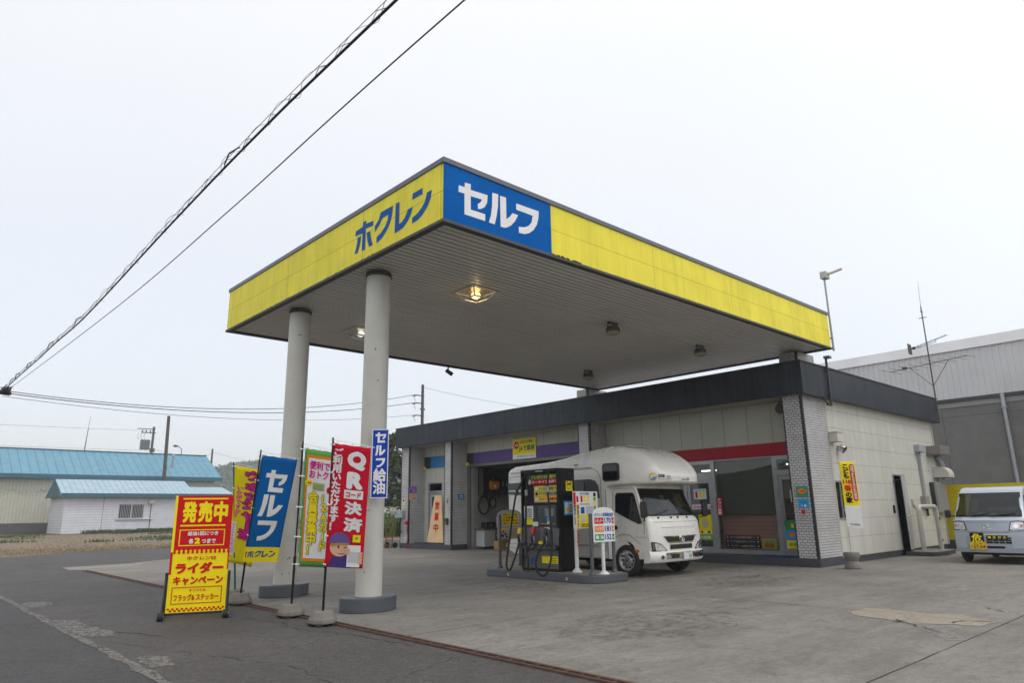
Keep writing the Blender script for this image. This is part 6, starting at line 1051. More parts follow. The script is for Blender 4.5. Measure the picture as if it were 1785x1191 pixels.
# ================================================================== BANNERS
def banner(name, label, base, top, corners, mats, draw, polem, base_kind='block', rip=0.010, pole_label=None, seed=1, gz=-0.006):
    """corners: TL TR BR BL in world space"""
    b = Vector((base[0], base[1], gz)); t = thing(name, label, 'banner', b, 0, 'advertising banners on poles along the forecourt edge' if base_kind == 'block' else None)
    g = G()
    if base_kind == 'block': g.lathe([(0.165, 0.025), (0.18, 0.03), (0.18, 0.075), (0.135, 0.165), (0.12, 0.175)], (0, 0, 0), 8, sm=False, ph=0.4); g.build('weight', concrete_grey, t, bev=0.012); g = G(); [(G().bx(a - .04, a + .04, c - .04, c + .04, 0, .03).build('rubber_foot', black_rubber, t)) for a in (-.1, .1) for c in (-.1, .1)]
    P0 = Vector((0, 0, 0.12)); P1 = Vector(top) - b
    g = G(); g.cyl(P0, P0.lerp(P1, 0.30), 0.016, n=10); g.cyl(P0.lerp(P1, 0.30), P1, 0.0115, n=10); g.cyl(P0.lerp(P1, 0.27), P0.lerp(P1, 0.31), 0.02, n=10); pm = g.build('pole', polem, t)
    TL, TR, BR, BL = [Vector(c) - b for c in corners]; nrm = (TR - TL).cross(BL - TL).normalized()
    if nrm.dot(Vector((-5.2, -6.95, 1.35)) - b) < 0: nrm = -nrm
    nrm_ = nrm
    def fn(u, v, d=0.0):   # u 0..1 to the right, v 0..1 upwards
        p = (BL.lerp(BR, u)).lerp(TL.lerp(TR, u), v); w_ = rip * (math.sin(5.5 * u + 3 * v + seed) * u + 0.5 * math.sin(9 * v + seed * 2 + 2 * u) * u)
        return p + nrm * (w_ + d) + Vector((0, 0, -0.012 * math.sin(math.pi * ((u * 3) % 1)) * (v ** 8)))
    g = G(); nu, nv = 10, 26; g.add([fn(i / nu, j / nv) for j in range(nv + 1) for i in range(nu + 1)], [(j * (nu + 1) + i, j * (nu + 1) + i + 1, (j + 1) * (nu + 1) + i + 1, (j + 1) * (nu + 1) + i) for j in range(nv) for i in range(nu)], 0, True)
    fl = g.build('flag', mats[0], t); sm_ = fl.modifiers.new('thickness', 'SOLIDIFY'); sm_.thickness = 0.002; sm_.offset = 0
    g = G(); draw(g, lambda u, v: fn(u, v, 0.006), lambda u, v: fn(u, v, 0.010)); g.build('lettering', mats, fl)
    g = G(); d_ = (TR - TL).normalized(); g.cyl(P1 - d_ * 0.04 + Vector((0, 0, -.02)), TR + d_ * 0.05 + Vector((0, 0, 0.012)), 0.004, n=6); 
    g.build('crossbar', ink_white, t)
    for v in (0.985, 0.76, 0.50, 0.25, 0.02): p = fn(0, v); q_ = P0 + (P1 - P0) * max(0, min(1, (p.z - P0.z) / (P1.z - P0.z))); G().cyl(q_ - d_ * .03, p + d_ * 0.02, 0.012, n=6).build('clip', ink_white, t)
    for u in (0.1, 0.5, 0.92): p = fn(u, 1); G().cyl(p, p + Vector((0, 0, 0.025)), 0.010, n=6).build('clip', ink_white, t)
    return t
def grid(g, f, u0, v0, u1, v1, mi, nu=5, nv=10):
    for j in range(nv):
        for i in range(nu): a = u0 + (u1 - u0) * i / nu; b = u0 + (u1 - u0) * (i + 1) / nu; c = v0 + (v1 - v0) * j / nv; d = v0 + (v1 - v0) * (j + 1) / nv; g.add([f(a, c), f(b, c), f(b, d), f(a, d)], [(0, 1, 2, 3)], mi)
def d_blue(g, f, f2):
    grid(g, f, 0, 0, 1, 0.14, 1); shape(g, SE, f, (0.22, 0.665, 0.82, 0.875), 2); shape(g, RU, f, (0.18, 0.43, 0.86, 0.64), 2); shape(g, FU, f, (0.23, 0.20, 0.78, 0.395), 2)
    for k, gl in enumerate((HO, KU, RE, NN)): shape(g, gl, f2, (0.10 + k * 0.205, 0.045, 0.29 + k * 0.205, 0.105), 3, True)
banner('self_banner', 'blue banner with large white lettering over a yellow bottom strip', (-0.523, 4.533), (-0.645, 3.84, 2.36), [(-0.613, 3.863, 2.290), (-0.19, 3.50, 2.205), (-0.185, 4.02, 0.644), (-0.588, 4.381, 0.651)], [mat('flag_blue', (0.002, 0.115, 0.40), 0.8, spec=0.1), ink_yellow, ink_white, ink_blue], d_blue, black_paint, seed=1)
def d_y(g, f, f2):
    vtxt(g, 'ウォッシャー液', f, 0.34, 0.26, 0.90, 0.97, 1, 0.10); vtxt(g, 'ウォッシャー液', f2, 0.34, 0.26, 0.90, 0.97, 2, 0.05); vtxt(g, 'いかがですか？', f, 0.12, 0.46, 0.34, 0.80, 2, 0.03)
    grid(g, f, 0.04, 0.08, 0.24, 0.42, 3, 2, 4); vtxt(g, 'マイナス40℃まで対応', f2, 0.06, 0.10, 0.22, 0.41, 2, 0.0)
banner('wash_banner', 'yellow banner with thick magenta lettering partly hidden behind the blue banner', (-0.36, 5.16), (-0.72, 4.73, 2.225), [(-0.69, 4.72, 2.175), (-0.30, 4.42, 2.08), (-0.23, 4.87, 0.53), (-0.56, 5.13, 0.625)], [mat('flag_yellow', (0.80, 0.66, 0.01), 0.8, spec=0.1), ink_black, ink_magenta, ink_white], d_y, mat('pole_green', (0.01, 0.16, 0.10), 0.4), seed=2)
def d_g(g, f, f2):
    grid(g, f, 0.09, 0.05, 1.0, 0.95, 1); grid(g, f2, 0.15, 0.075, 0.96, 0.925, 2); f3 = lambda u, v: f(u, v) + (f2(u, v) - f(u, v)) * 2; f4 = lambda u, v: f(u, v) + (f2(u, v) - f(u, v)) * 2.6
    txt(g, '便利で', f3, 0.20, 0.83, 0.88, 0.905, 3, 0.03); txt(g, 'おトク！', f3, 0.20, 0.755, 0.95, 0.825, 3, 0.03); disc(g, f3, 0.20, 0.715, 0.12, 0.028, 4); disc(g, f3, 0.88, 0.665, 0.06, 0.028, 5); grid(g, f3, 0.34, 0.655, 0.74, 0.72, 6, 2, 2); lines(g, f4, 0.37, 0.665, 0.70, 0.71, 3, 7); txt(g, '入会金', f4, 0.12, 0.705, 0.28, 0.725, 5, 0.02)
    vtxt(g, '会員募集中！', f3, 0.22, 0.10, 0.56, 0.64, 8, 0.09); vtxt(g, '会員募集中！', f4, 0.22, 0.10, 0.56, 0.64, 4, 0.035); vtxt(g, 'iZAカード', f3, 0.63, 0.14, 0.93, 0.64, 8, 0.09); vtxt(g, 'iZAカード', f4, 0.63, 0.14, 0.93, 0.64, 4, 0.035)
banner('member_banner', 'green edged white banner with yellow lettering beside the red banner', (-0.581, 2.614), (-0.815, 2.06, 2.33), [(-0.785, 2.05, 2.255), (-0.47, 1.79, 2.185), (-0.315, 2.16, 0.65), (-0.610, 2.421, 0.665)], [mat('flag_green', (0.13, 0.36, 0.08), 0.8, spec=0.1), ink_orange, ink_white, ink_magenta, ink_yellow, ink_red, mat('card_olive', (0.42, 0.44, 0.25), 0.5), ink_lime, mat('ink_dkgreen', (0.05, 0.16, 0.03), 0.5)], d_g, black_paint, seed=3)
def d_r(g, f, f2):
    vtxt(g, 'ご利用いただけます！', f, 0.02, 0.295, 0.27, 0.965, 1, 0.04)
    txt(g, 'Q', f, 0.40, 0.80, 0.90, 0.955, 1, 0.07); txt(g, 'R', f, 0.42, 0.645, 0.86, 0.785, 1, 0.07); txt(g, '決', f, 0.42, 0.435, 0.88, 0.545, 1, 0.05); txt(g, '済', f, 0.42, 0.295, 0.92, 0.415, 1, 0.05)
    grid(g, f, 0.38, 0.565, 0.88, 0.635, 1, 3, 1); txt(g, 'コード', f2, 0.43, 0.577, 0.83, 0.622, 0, 0.04)
    f3 = lambda u, v: f(u, v) + (f2(u, v) - f(u, v)) * 2; f4 = lambda u, v: f(u, v) + (f2(u, v) - f(u, v)) * 3; f5 = lambda u, v: f(u, v) + (f2(u, v) - f(u, v)) * 4
    g.add([f(u, v) for u, v in ((0.10, 0.0), (0.70, 0.0), (0.66, 0.07), (0.48, 0.12), (0.25, 0.11), (0.13, 0.06))], [tuple(range(6))], 2)
    disc(g, f2, 0.36, 0.165, 0.25, 0.075, 3, 24); g.add([f3(u, v) for u, v in ((0.08, 0.20), (0.12, 0.25), (0.24, 0.285), (0.45, 0.285), (0.60, 0.25), (0.64, 0.205), (0.40, 0.20), (0.22, 0.19))], [tuple(range(8))], 4); g.add([f4(u, v) for u, v in ((0.12, 0.192), (0.36, 0.203), (0.62, 0.205), (0.60, 0.185), (0.36, 0.188), (0.14, 0.17))], [tuple(range(6))], 5)
    disc(g, f4, 0.34, 0.17, 0.022, 0.012, 6); quad(g, f4, 0.48, 0.165, 0.56, 0.171, 6); disc(g, f4, 0.42, 0.145, 0.03, 0.010, 7); g.add([f4(0.42 + 0.10 * math.cos(a), 0.128 + k * math.sin(a)) for k in (0.016, 0.011) for a in ([math.pi + math.pi * i / 8 for i in range(9)] if k > 0.012 else [2 * math.pi - math.pi * i / 8 for i in range(9)])], [tuple(range(18))], 6)
    grid(g, f4, 0.58, 0.0 + 0.012, 0.92, 0.19, 1, 2, 3); grid(g, f5, 0.62, 0.05, 0.88, 0.135, 8, 1, 1); disc(g, f5, 0.58, 0.14, 0.07, 0.03, 7)
    for k in range(4): disc(g, f5, 0.93, 0.05 + k * 0.025, 0.06, 0.013, 7, 10)
    grid(g, f4, 0.70, 0.215, 0.90, 0.275, 9, 1, 1); disc(g, f5, 0.80, 0.25, 0.04, 0.012, 10)
banner('payment_banner', 'red banner with white lettering and a cartoon attendant holding a phone', (-0.634, 1.611), (-0.885, 1.085, 2.30), [(-0.870, 1.090, 2.240), (-0.515, 0.785, 2.165), (-0.365, 1.14, 0.683), (-0.725, 1.460, 0.712)], [mat('flag_red', (0.60, 0.008, 0.03), 0.8, spec=0.1), ink_white, ink_purple, ink_skin, mat('cap_purple', (0.14, 0.09, 0.32), 0.5), mat('hair_tan', (0.45, 0.27, 0.05), 0.5), ink_black, mat('skin_pink', (0.74, 0.38, 0.26), 0.5), mat('screen_pale', (0.55, 0.56, 0.58), 0.5), ink_yellow, ink_lime], d_r, black_paint, seed=4)
def d_k(g, f, f2):
    grid(g, f, 0, 0, 1, 0.33, 1, 3, 4); vtxt(g, 'こども', f, 0.16, 0.74, 0.56, 0.97, 2, 0.05); txt(g, '110', f, 0.10, 0.66, 0.62, 0.725, 3, 0.06); vtxt(g, '番', f, 0.14, 0.55, 0.58, 0.64, 3, 0.05); vtxt(g, 'の家', f, 0.16, 0.37, 0.56, 0.54, 2, 0.05); g.add([f(0.79 + 0.16 * math.cos(a * .314), (0.93 if math.sin(a * .314) > 0 else 0.44) + 0.04 * math.sin(a * .314)) for a in range(20)], [tuple(range(20))], 3); vtxt(g, '地域でまもろう子どもの安全', f2, 0.68, 0.43, 0.9, 0.95, 1, 0.02); txt(g, '北海道警察', f2, 0.2, 0.03, 0.8, 0.06, 2, 0.0)
kb = banner('watch_banner', 'narrow yellow and white banner in a stacked concrete base by the side wall', (11.45, -0.06), (10.97, -0.25, 2.36), [(10.881, -0.267, 2.345), (11.135, -0.492, 2.335), (11.535, -0.365, 0.885), (11.245, -0.125, 0.92)], [ink_yellow, ink_white, ink_black, mat('pill_red', (0.62, 0.02, 0.02), 0.5)], d_k, mat('pole_white', (0.6, 0.6, 0.58), 0.4), 'none', 0.006, seed=5, gz=0.0)
def wblock(name, label, z, flip):
    t = thing(name, label, 'weight', (11.47, -0.05, z), 0, 'stacked concrete banner weights'); g = G(); pr = [(0.16, 0.0), (0.175, 0.03), (0.17, 0.09), (0.125, 0.17), (0.10, 0.18)]
    if flip: pr = [(r, 0.18 - zz) for r, zz in pr[::-1]]
    g.lathe(pr, n=12, sm=False); g.build('block', concrete_grey, t, bev=0.01); return t
wblock('banner_weight', 'round concrete banner weight, bottom of the stack by the side wall', 0.0, False); wblock('banner_weight', 'round concrete banner weight, top of the stack by the side wall', 0.18, True)

# ================================================================== YELLOW WALL, WAREHOUSE
DV = R(2.6)
yw = thing('boundary_wall', 'bright yellow painted boundary wall with dark base behind the van', 'wall', (20.93, 0.95, 0), 0)
g = G(); g.prism([(0, 0, 0.28), (-0.42, -9, 0.28), (-0.27, -9, 0.28), (0.15, 0, 0.28)], (0, 0, 1.72)); g.build('wall', brick('wall_yellow', (0.56, 0.47, 0.004), (0.55, 0.46, 0.004), (0.40, 0.33, 0.004), 0.4, 0.2, 0.003, 0.5, (0, 0), 0.6, 0.2, 0.12), yw)
g = G(); g.prism([(-0.01, 0, 0), (-0.43, -9, 0), (-0.26, -9, 0), (0.16, 0, 0)], (0, 0, 0.28)); g.build('wall_base', m_plinth, yw)
t = thing('standpipe', 'thin yellow standpipe against the yellow wall beside the van', 'pipe', (20.75, -0.15, 0)); g = G(); g.tube([(0, 0, 0), (0, 0, 1.15), (0.03, 0, 1.2)], 0.03, 8); g.bx(-0.05, 0.05, -0.2, 0.02, 0.38, 0.42); g.build('pipe', mat('wall_yellow_pipe', (0.45, 0.38, 0.01), 0.5, dirt=0.4), t); g = G(); g.lathe([(0.04, 1.1), (0.05, 1.16), (0.03, 1.2)], (0.0, 0, 0), 10); g.build('cap', trim_dark, t)
t = thing('marker_post', 'short white and orange marker post in front of the yellow wall', 'post', (20.0, 0.18, 0)); g = G(); g.lathe([(0.04, 0), (0.04, 0.6)], n=10); g.build('post', white_paint, t); g = G(); g.lathe([(0.042, 0.5), (0.044, 0.62), (0.02, 0.64)], n=10); g.lathe([(0.042, 0.25), (0.042, 0.34)], n=10); g.build('band', ink_orange, t)
wr = thing('warehouse', 'big warehouse with ribbed white metal cladding over grey concrete panels', 'building', (30.45, 3.0, 0), 0)
wx = lambda y: 30.45 + (y - 3.0) * 0.045
def wprism(g, y0, y1, z0, z1, d0, d1, mi=0): g.prism([(wx(y0) + d0 - 30.45, y0 - 3, z0), (wx(y1) + d0 - 30.45, y1 - 3, z0), (wx(y1) + d1 - 30.45, y1 - 3, z0), (wx(y0) + d1 - 30.45, y0 - 3, z0)], (0, 0, z1 - z0), mi)
g = G(); wprism(g, -26, 42, 0, 5.62, 0, 0.4); g.build('concrete_wall', brick('warehouse_concrete', (0.155, 0.155, 0.15), (0.145, 0.145, 0.14), (0.10, 0.10, 0.10), 2.4, 5.2, 0.02, 0.0, (0, 0), 0.8, 0.3, 0.3, vary=0.14), wr)
g = G(); wprism(g, -26, 42, 5.62, 5.86, -0.04, 0.4); g.build('wall_plate', mat('wallplate_grey', (0.24, 0.245, 0.235), 0.6), wr); g = G(); wprism(g, -26, 42, 5.86, 6.0, -0.14, 0.4); g.build('eave_trim', trim_dark, wr)
g = G(); wprism(g, -26, 42, 6.0, 8.15, -0.06, 0.4)
y = -26
while y < 42: wprism(g, y, y + 0.05, 6.0, 8.15, -0.11, -0.06); y += 0.24
m_clad = mat('cladding_white', (0.58, 0.58, 0.60), 0.45, 0.1, var=0.06, vsc=0.6, dirt=0.08); g.build('ribbed_cladding', m_clad, wr)
g = G(); g.add([(wx(-26) - .16 - 30.45, -29, 8.15), (wx(42) - .16 - 30.45, 39, 8.15), (wx(42) + .1 - 30.45, 39, 8.66), (wx(-26) + .1 - 30.45, -29, 8.66), (wx(-26) + .6 - 30.45, -29, 8.15), (wx(42) + .6 - 30.45, 39, 8.15), (wx(42) + .6 - 30.45, 39, 8.66), (wx(-26) + .6 - 30.45, -29, 8.66)], [(0, 3, 2, 1), (3, 7, 6, 2), (0, 1, 5, 4), (4, 5, 6, 7), (0, 4, 7, 3), (1, 2, 6, 5)]); g.build('ridge_cap', m_clad, wr)
g = G(); g.prism([(0.5, -29, 8.0), (18, -29, 8.0), (18, 39, 8.0), (0.5, 39, 8.0)], (0, 0, 0.3)); g.build('roof', m_clad, wr)
g = G(); g.prism([(0.5, -29, 0), (18, -29, 0), (18, 39, 0), (0.5, 39, 0)], (0, 0, 7.99)); g.build('rear_block', mat('rear_grey', (0.2, 0.2, 0.2), 0.7), wr)
for yy in (0.55, -14.0, 15.0): g = G(); x = wx(yy) - 30.45; g.cyl((x - .15, yy - 3, 0), (x - .15, yy - 3, 5.4), 0.07); g.tube([(x - .15, yy - 3, 5.4), (x - .12, yy - 3, 5.7), (x - .1, yy - 3, 6.0)], 0.09, 10); g.bx(x - .2, x - .0, yy - 3.1, yy - 2.9, 5.35, 5.45); g.build('downpipe', galv, wr)

# ================================================================== HOUSES ON THE LEFT
m_rb = brick('roof_blue', (0.13, 0.30, 0.40), (0.12, 0.285, 0.385), (0.075, 0.185, 0.26), 0.78, 60, 0.045, 0.0, (0, 0), 0.45, 0.5, 0.1, axes='x', vary=0.10)
m_rl = brick('roof_pale_blue', (0.34, 0.46, 0.54), (0.32, 0.44, 0.52), (0.20, 0.30, 0.37), 0.50, 60, 0.04, 0.0, (0, 0), 0.35, 0.5, 0.2, axes='x', vary=0.12)
m_teal = mat('gable_teal', (0.035, 0.115, 0.165), 0.5); m_lap = brick('white_lap_siding', (0.66, 0.68, 0.73), (0.65, 0.67, 0.72), (0.40, 0.41, 0.44), 40, 0.24, 0.012, 0.0, (0, 0), 0.5, 0.4, 0.05)
m_crib = brick('cream_ribbed_wall', (0.54, 0.53, 0.45), (0.525, 0.515, 0.44), (0.43, 0.42, 0.35), 0.30, 60, 0.03, 0.0, (0, 0), 0.5, 0.5, 0.1)
sh = thing('white_shed', 'low white shed with pale blue metal roof and one barred window', 'house', (8.73, 69.0, 0))
g = G(); g.bx(0, 14.6, 0, 6.3, 0, 3.45); g.build('wall', m_lap, sh)
g = G(); g.prism([(-0.42, -0.55, 3.35), (-0.42, 3.1, 4.75), (-0.42, 6.8, 3.35), (-0.42, 6.8, 3.62), (-0.42, 3.1, 5.05), (-0.42, -0.55, 3.62)], (11.7, 0, 0)); rf = g.build('roof', m_rl, sh)
g = G(); g.prism([(-0.46, -0.62, 3.30), (-0.46, 3.1, 5.05), (-0.46, 6.9, 3.30)], (0.05, 0, 0)); g.build('gable', m_teal, sh); g = G(); g.bx(-0.44, 15.4, -0.66, -0.55, 3.28, 3.64); g.build('fascia', m_teal, sh)
g = G(); g.prism([(11.3, -0.5, 3.40), (11.3, 3.1, 4.2), (11.3, 6.6, 3.40), (11.3, 6.6, 3.6), (11.3, 3.1, 4.45), (11.3, -0.5, 3.64)], (4.0, 0, 0)); g.build('roof_extension', m_rl, sh)
g = G(); frame(g, pl((4.6, -0.02, 1.33), (1, 0, 0), (0, 0, 1)), -0.08, -0.08, 2.2, 1.35, 0.09, 0); wn = g.build('window', mat('window_frame_grey', (0.5, 0.5, 0.5), 0.5), sh); g = G(); quad(g, pl((4.6, -0.012, 1.33), (1, 0, 0), (0, 0, 1)), 0, 0, 2.12, 1.27); g.build('pane', mat('pane_dark', (0.06, 0.07, 0.08), 0.15), wn); g = G()
for i in range(1, 15): g.bx(4.6 + i * 0.142, 4.63 + i * 0.142, -0.06, -0.03, 1.33, 2.6)
g.bx(5.62, 5.70, -0.07, -0.03, 1.33, 2.6); g.build('bars', mat('window_frame_grey', (0, 0, 0)), wn); g = G(); g.bx(4.4, 7.6, -0.15, 0, 1.18, 1.25); g.build('sill', mat('window_frame_grey', (0, 0, 0)), wn)
g = G(); g.bx(7.1, 7.6, -0.3, 0, 2.66, 3.05); g.build('vent', mat('box_cream', (0, 0, 0)), sh); g = G(); g.cyl((7.4, -0.03, 0), (7.4, -0.03, 2.6), 0.03); g.bx(3.2, 3.23, -0.01, 0.01, 0, 3.3); g.build('cable', mat('mast_dark', (0, 0, 0)), sh)
bh = thing('blue_roof_house', 'long cream building with bright blue standing seam roof behind the shed', 'house', (-14.0, 78.0, 0))
g = G(); g.bx(0, 39.2, 0, 10, 1.0, 5.4); g.build('wall', m_crib, bh); g = G(); g.bx(-0.05, 39.25, -0.05, 10.05, 0, 1.0); g.build('plinth', mat('block_grey', (0.10, 0.10, 0.10), 0.8, dirt=0.4), bh)
g = G(); g.prism([(-0.6, -0.8, 5.45), (-0.6, 5, 8.35), (-0.6, 10.8, 5.45), (-0.6, 10.8, 5.75), (-0.6, 5, 8.68), (-0.6, -0.8, 5.75)], (40.4, 0, 0)); g.build('roof', m_rb, bh); g = G(); g.bx(-0.65, 39.85, -0.92, -0.8, 5.36, 5.78); g.build('fascia', m_teal, bh); g = G(); g.bx(-0.6, 39.8, 4.85, 5.15, 8.66, 8.76); g.build('ridge', m_teal, bh)
g = G(); g.prism([(39.2, 0, 5.4), (39.2, 5, 8.3), (39.2, 10, 5.4)], (-0.2, 0, 0)); g.build('gable', m_crib, bh); g = G(); g.bx(22.3, 22.6, -0.25, 0, 4.2, 4.4); g.build('wall_lamp', mat('box_cream', (0, 0, 0)), bh)
g = G(); g.cyl((34.9, 1.5, 6), (34.9, 1.5, 8.2), 0.13); g.lathe([(0.2, 8.2), (0.2, 8.35), (0.05, 8.45)], (34.9, 1.5, 0), 10); g.build('flue', galv, bh)
g = G()
for i in range(120): u = rnd.uniform(14, 22.2); z = 3.95 + 0.5 * math.sin(u * 3) * .3 + rnd.uniform(-.2, .2); g.bx(14 + i * 0.068, 14 + i * 0.068 + rnd.uniform(.02, .06), -0.015, -0.002, z, z + rnd.uniform(.03, .22))
g.build('paint_scuff', mat('scuff', (0.33, 0.325, 0.27), 0.6), bh)
# poles
def upole(name, label, x, y, h, r, m, lean=(0, 0)):
    t = thing(name, label, 'utility pole', (x, y, -0.02)); g = G(); g.cyl((0, 0, 0), (lean[0], lean[1], h), r * 1.15, r * 0.85, 12); g.build('pole', m, t); return t
m_wood = mat('pole_wood', (0.075, 0.068, 0.062), 0.85, var=0.25); m_pc = mat('pole_concrete', (0.09, 0.09, 0.092), 0.8)
upole('utility_pole', 'thick dark wooden pole rising behind the white shed', 19.3, 76.2, 12.4, 0.19, m_wood, (-0.3, 0))
t = upole('utility_pole', 'utility pole with grey transformer box behind the blue roof', 22.75, 95, 13.3, 0.17, m_pc)
g = G(); g.bx(-1.45, -0.35, -0.3, 0.3, 10.2, 11.5); g.build('transformer', mat('trafo_grey', (0.12, 0.13, 0.15), 0.5), t, bev=0.05); g = G(); g.bx(-1.5, 0.3, -0.06, 0.06, 12.4, 12.52); g.bx(-2.0, 0.2, -0.05, 0.05, 12.9, 13.0); [g.cyl((x, 0, 12.5), (x, 0, 12.8), 0.07) for x in (-1.4, -0.9, -0.4)]; g.bx(-0.25, 0.35, -0.1, 0.1, 9.9, 10.4); g.build('crossarm', m_pc, t); g = G(); [g.tube([(x, 0, 12.4), (x - .15, 0, 11.9), (x + .1, 0, 11.5)], 0.02, 5) for x in (-1.8, -1.4, -1.0)]; g.build('jumper', black_rubber, t)
upole('utility_pole', 'slim dark pole far off to the right of the blue roof', 36.0, 110, 12.1, 0.16, m_wood)
rp = upole('utility_pole', 'dark utility pole with insulators rising behind the left end of the station', 17.73, 25.53, 8.57, 0.095, m_pc)
g = G()
for z in (7.9, 7.45, 6.75): g.bx(-0.45, 0.1, -0.03, 0.03, z, z + 0.05); g.cyl((-0.42, 0, z + .02), (-0.62, 0.1, z - .05), 0.03); g.tube([(-0.5, 0, z), (-0.55, 0.05, z - .18), (-0.42, 0.05, z - .3)], 0.012, 5)
g.bx(-0.12, 0.14, -0.05, 0.05, 7.1, 7.2); g.build('insulator', m_pc, rp)
t = thing('radio_mast', 'hair thin whip antenna standing on the blue roof', 'antenna', (12.5, 83, 8.0)); g = G(); g.cyl((0, 0, 0), (0.15, 0, 3.2), 0.06, 0.03, 6); g.cyl((0.15, 0, 3.2), (0.22, 0, 4.6), 0.02, 0.015, 6); g.build('mast', m_pc, t)
t = thing('street_lamp', 'small street lamp head on an arm above the blue roof end', 'street lamp', (24.2, 90, 0)); g = G(); g.tube([(0.8, 0, 0), (0.8, 0, 10.0), (0.4, 0, 10.35), (0.1, 0, 10.4)], 0.05, 6); g.build('pole', m_pc, t); g = G(); g.lathe([(0.1, 0), (0.35, 0.08), (0.2, 0.25), (0.05, 0.28)], (0, 0, 10.25), 12); g.build('lamp_head', m_wood, t)
# overhead wires
def wire(name, label, pts, r, m, cat='cable', sag=0.0, n=24, wob=0.0):
    P = []
    pts = [Vector(p) for p in pts]
    for k in range(len(pts) - 1):
        for i in range(n): t_ = i / n; p = pts[k].lerp(pts[k + 1], t_); p.z -= sag * 4 * t_ * (1 - t_); P.append(p + Vector((rnd.uniform(-wob, wob), rnd.uniform(-wob, wob), rnd.uniform(-wob, wob))))
    P.append(pts[-1]); g = G(); g.tube(P, r, 6); return tag(g.build(name, m), label, cat)
m_cab = mat('cable_black', (0.012, 0.010, 0.018), 0.6); m_gcab = mat('cable_green', (0.03, 0.06, 0.065), 0.6)
bundle = thing('cable_bundle', 'thick black overhead cable bundle with a spiral hanger running along the road', 'cable', (-2.0, 23.3, 5.80))
mp_ = [(-2, -14, 6.27), (-2, -1.86, 6.323), (-2, 1.36, 6.315), (-2, 4.94, 6.18), (-2, 10.8, 5.86), (-2.02, 14, 5.83), (-1.98, 17.3, 5.86), (-2, 20, 5.84), (-2, 23.3, 5.80)]
g = G(); g.tube(bez(mp_, 12), 0.016, 8); g.build('main_cable', m_cab, bundle, True)
g = G(); g.tube(bez([(x, y, z + 0.10 + 0.02 * max(0, 6 - abs(y)) / 6) for x, y, z in mp_], 12), 0.004, 6); g.build('messenger_wire', m_cab, bundle, True)
g = G(); bz = bez(mp_, 60); acc = 0; ph = 0; P = []
for a, b in zip(bz[:-1], bz[1:]):
    ph += (b - a).length * 2 * math.pi / 0.85; P.append(a + Vector(((0.05 + 0.02 * math.sin(ph * .37)) * math.cos(ph), 0, 0.045 + (0.055 + 0.02 * math.sin(ph * .23)) * math.sin(ph))))
g.tube(P, 0.003, 4); 
for i in range(46):
    y = -8 + i * 0.66 + rnd.uniform(-.2, .2); q = min(bz, key=lambda p: abs(p.y - y)); s_ = rnd.uniform(.5, 1.0); g.tube([q + Vector((0.10 * s_, -.04, .18 * s_)), q + Vector((0.0, 0, .10)), q + Vector((-.05 * s_, .05, -.09 * s_))], 0.0045, 4)
for y in (2.4, 11.8, 15.0, 18.5, 20.5, 21.6): q = min(bz, key=lambda p: abs(p.y - y)); g.tube([q + Vector((0.02, -.25, 0.12)), q + Vector((.05, -.1, .19)), q + Vector((0.0, .1, 0.17)), q + Vector((0, .25, .05))], 0.011, 5)
g.build('spiral_hanger', m_cab, bundle, True)
g = G()
for i in range(9): g.tube([Vector((-2 + rnd.uniform(-.2, .25), 23.3 + rnd.uniform(-.5, .2), 5.80 + rnd.uniform(-.15, .22))) for _ in range(4)], 0.02, 5)
g.bx(-2.25, -1.75, 23.2, 23.3, 5.68, 5.78); g.build('junction', m_cab, bundle, True)
t = tag(None or G().tube(bez([(-2, -14, 5.66), (-2, -2.914, 5.64), (-2, 2.265, 5.49), (-2, 8.2, 5.42), (-2, 21.8, 5.68), (-2, 23.3, 5.80)], 14), 0.008, 6).build('overhead_cable', m_cab), 'thinner twisted overhead cable running along the road below the thick bundle', 'cable')
J = Vector((-2.0, 23.3, 5.75))
for i, (a, mid, end, rr, mm, lb) in enumerate(((J + Vector((0, 0, .08)), (4.303, 35.451, 7.62), (17.25, 25.55, 7.93), .014, m_gcab, 'upper green cable crossing behind the columns to the right pole'), (J, (3.9, 34.2, 7.2), (17.25, 25.55, 7.47), .016, m_gcab, 'middle green cable crossing behind the columns to the right pole'), (J - Vector((0, 0, .12)), (4.2, 34.5, 6.85), (17.25, 25.55, 6.77), .009, m_gcab, 'lowest thin cable crossing behind the columns to the right pole'))):
    e_ = Vector(end); m2 = a.lerp(e_, 0.5); 
    P = [a.lerp(e_, k / 30) - Vector((0, 0, (0.75 - 0.1 * i) * 4 * (k / 30) * (1 - k / 30))) for k in range(31)]; tag(G().tube(P, rr, 6).build('overhead_cable', mm), lb, 'cable')
P = [Vector((17.73, 25.53, 8.4)).lerp(Vector((40, 16, 8.4)), k / 20) - Vector((0, 0, 1.2 * 4 * (k / 20) * (1 - k / 20))) for k in range(21)]; tag(G().tube(P, 0.008, 5).build('overhead_cable', m_gcab), 'faint thin cable running right from the pole behind the station', 'cable')
for i, (a, b, lb) in enumerate((((22.0, 95, 12.7), (-40, 75, 10.8), 'higher thin cable left of the transformer pole above the blue roof'), ((22.75, 95, 10.1), (-40, 80, 9.6), 'lower thin cable left of the transformer pole just above the blue roof'), ((22.75, 95, 10.3), (36.0, 110, 11.2), 'thin cable between the transformer pole and the far slim pole'), ((36, 110, 11.5), (60, 108, 8.0), 'thin cable dropping right from the far slim pole'))):
    P = [Vector(a).lerp(Vector(b), k / 16) - Vector((0, 0, 0.5 * 4 * (k / 16) * (1 - k / 16))) for k in range(17)]; tag(G().tube(P, 0.018, 4).build('overhead_cable', m_gcab), lb, 'cable')

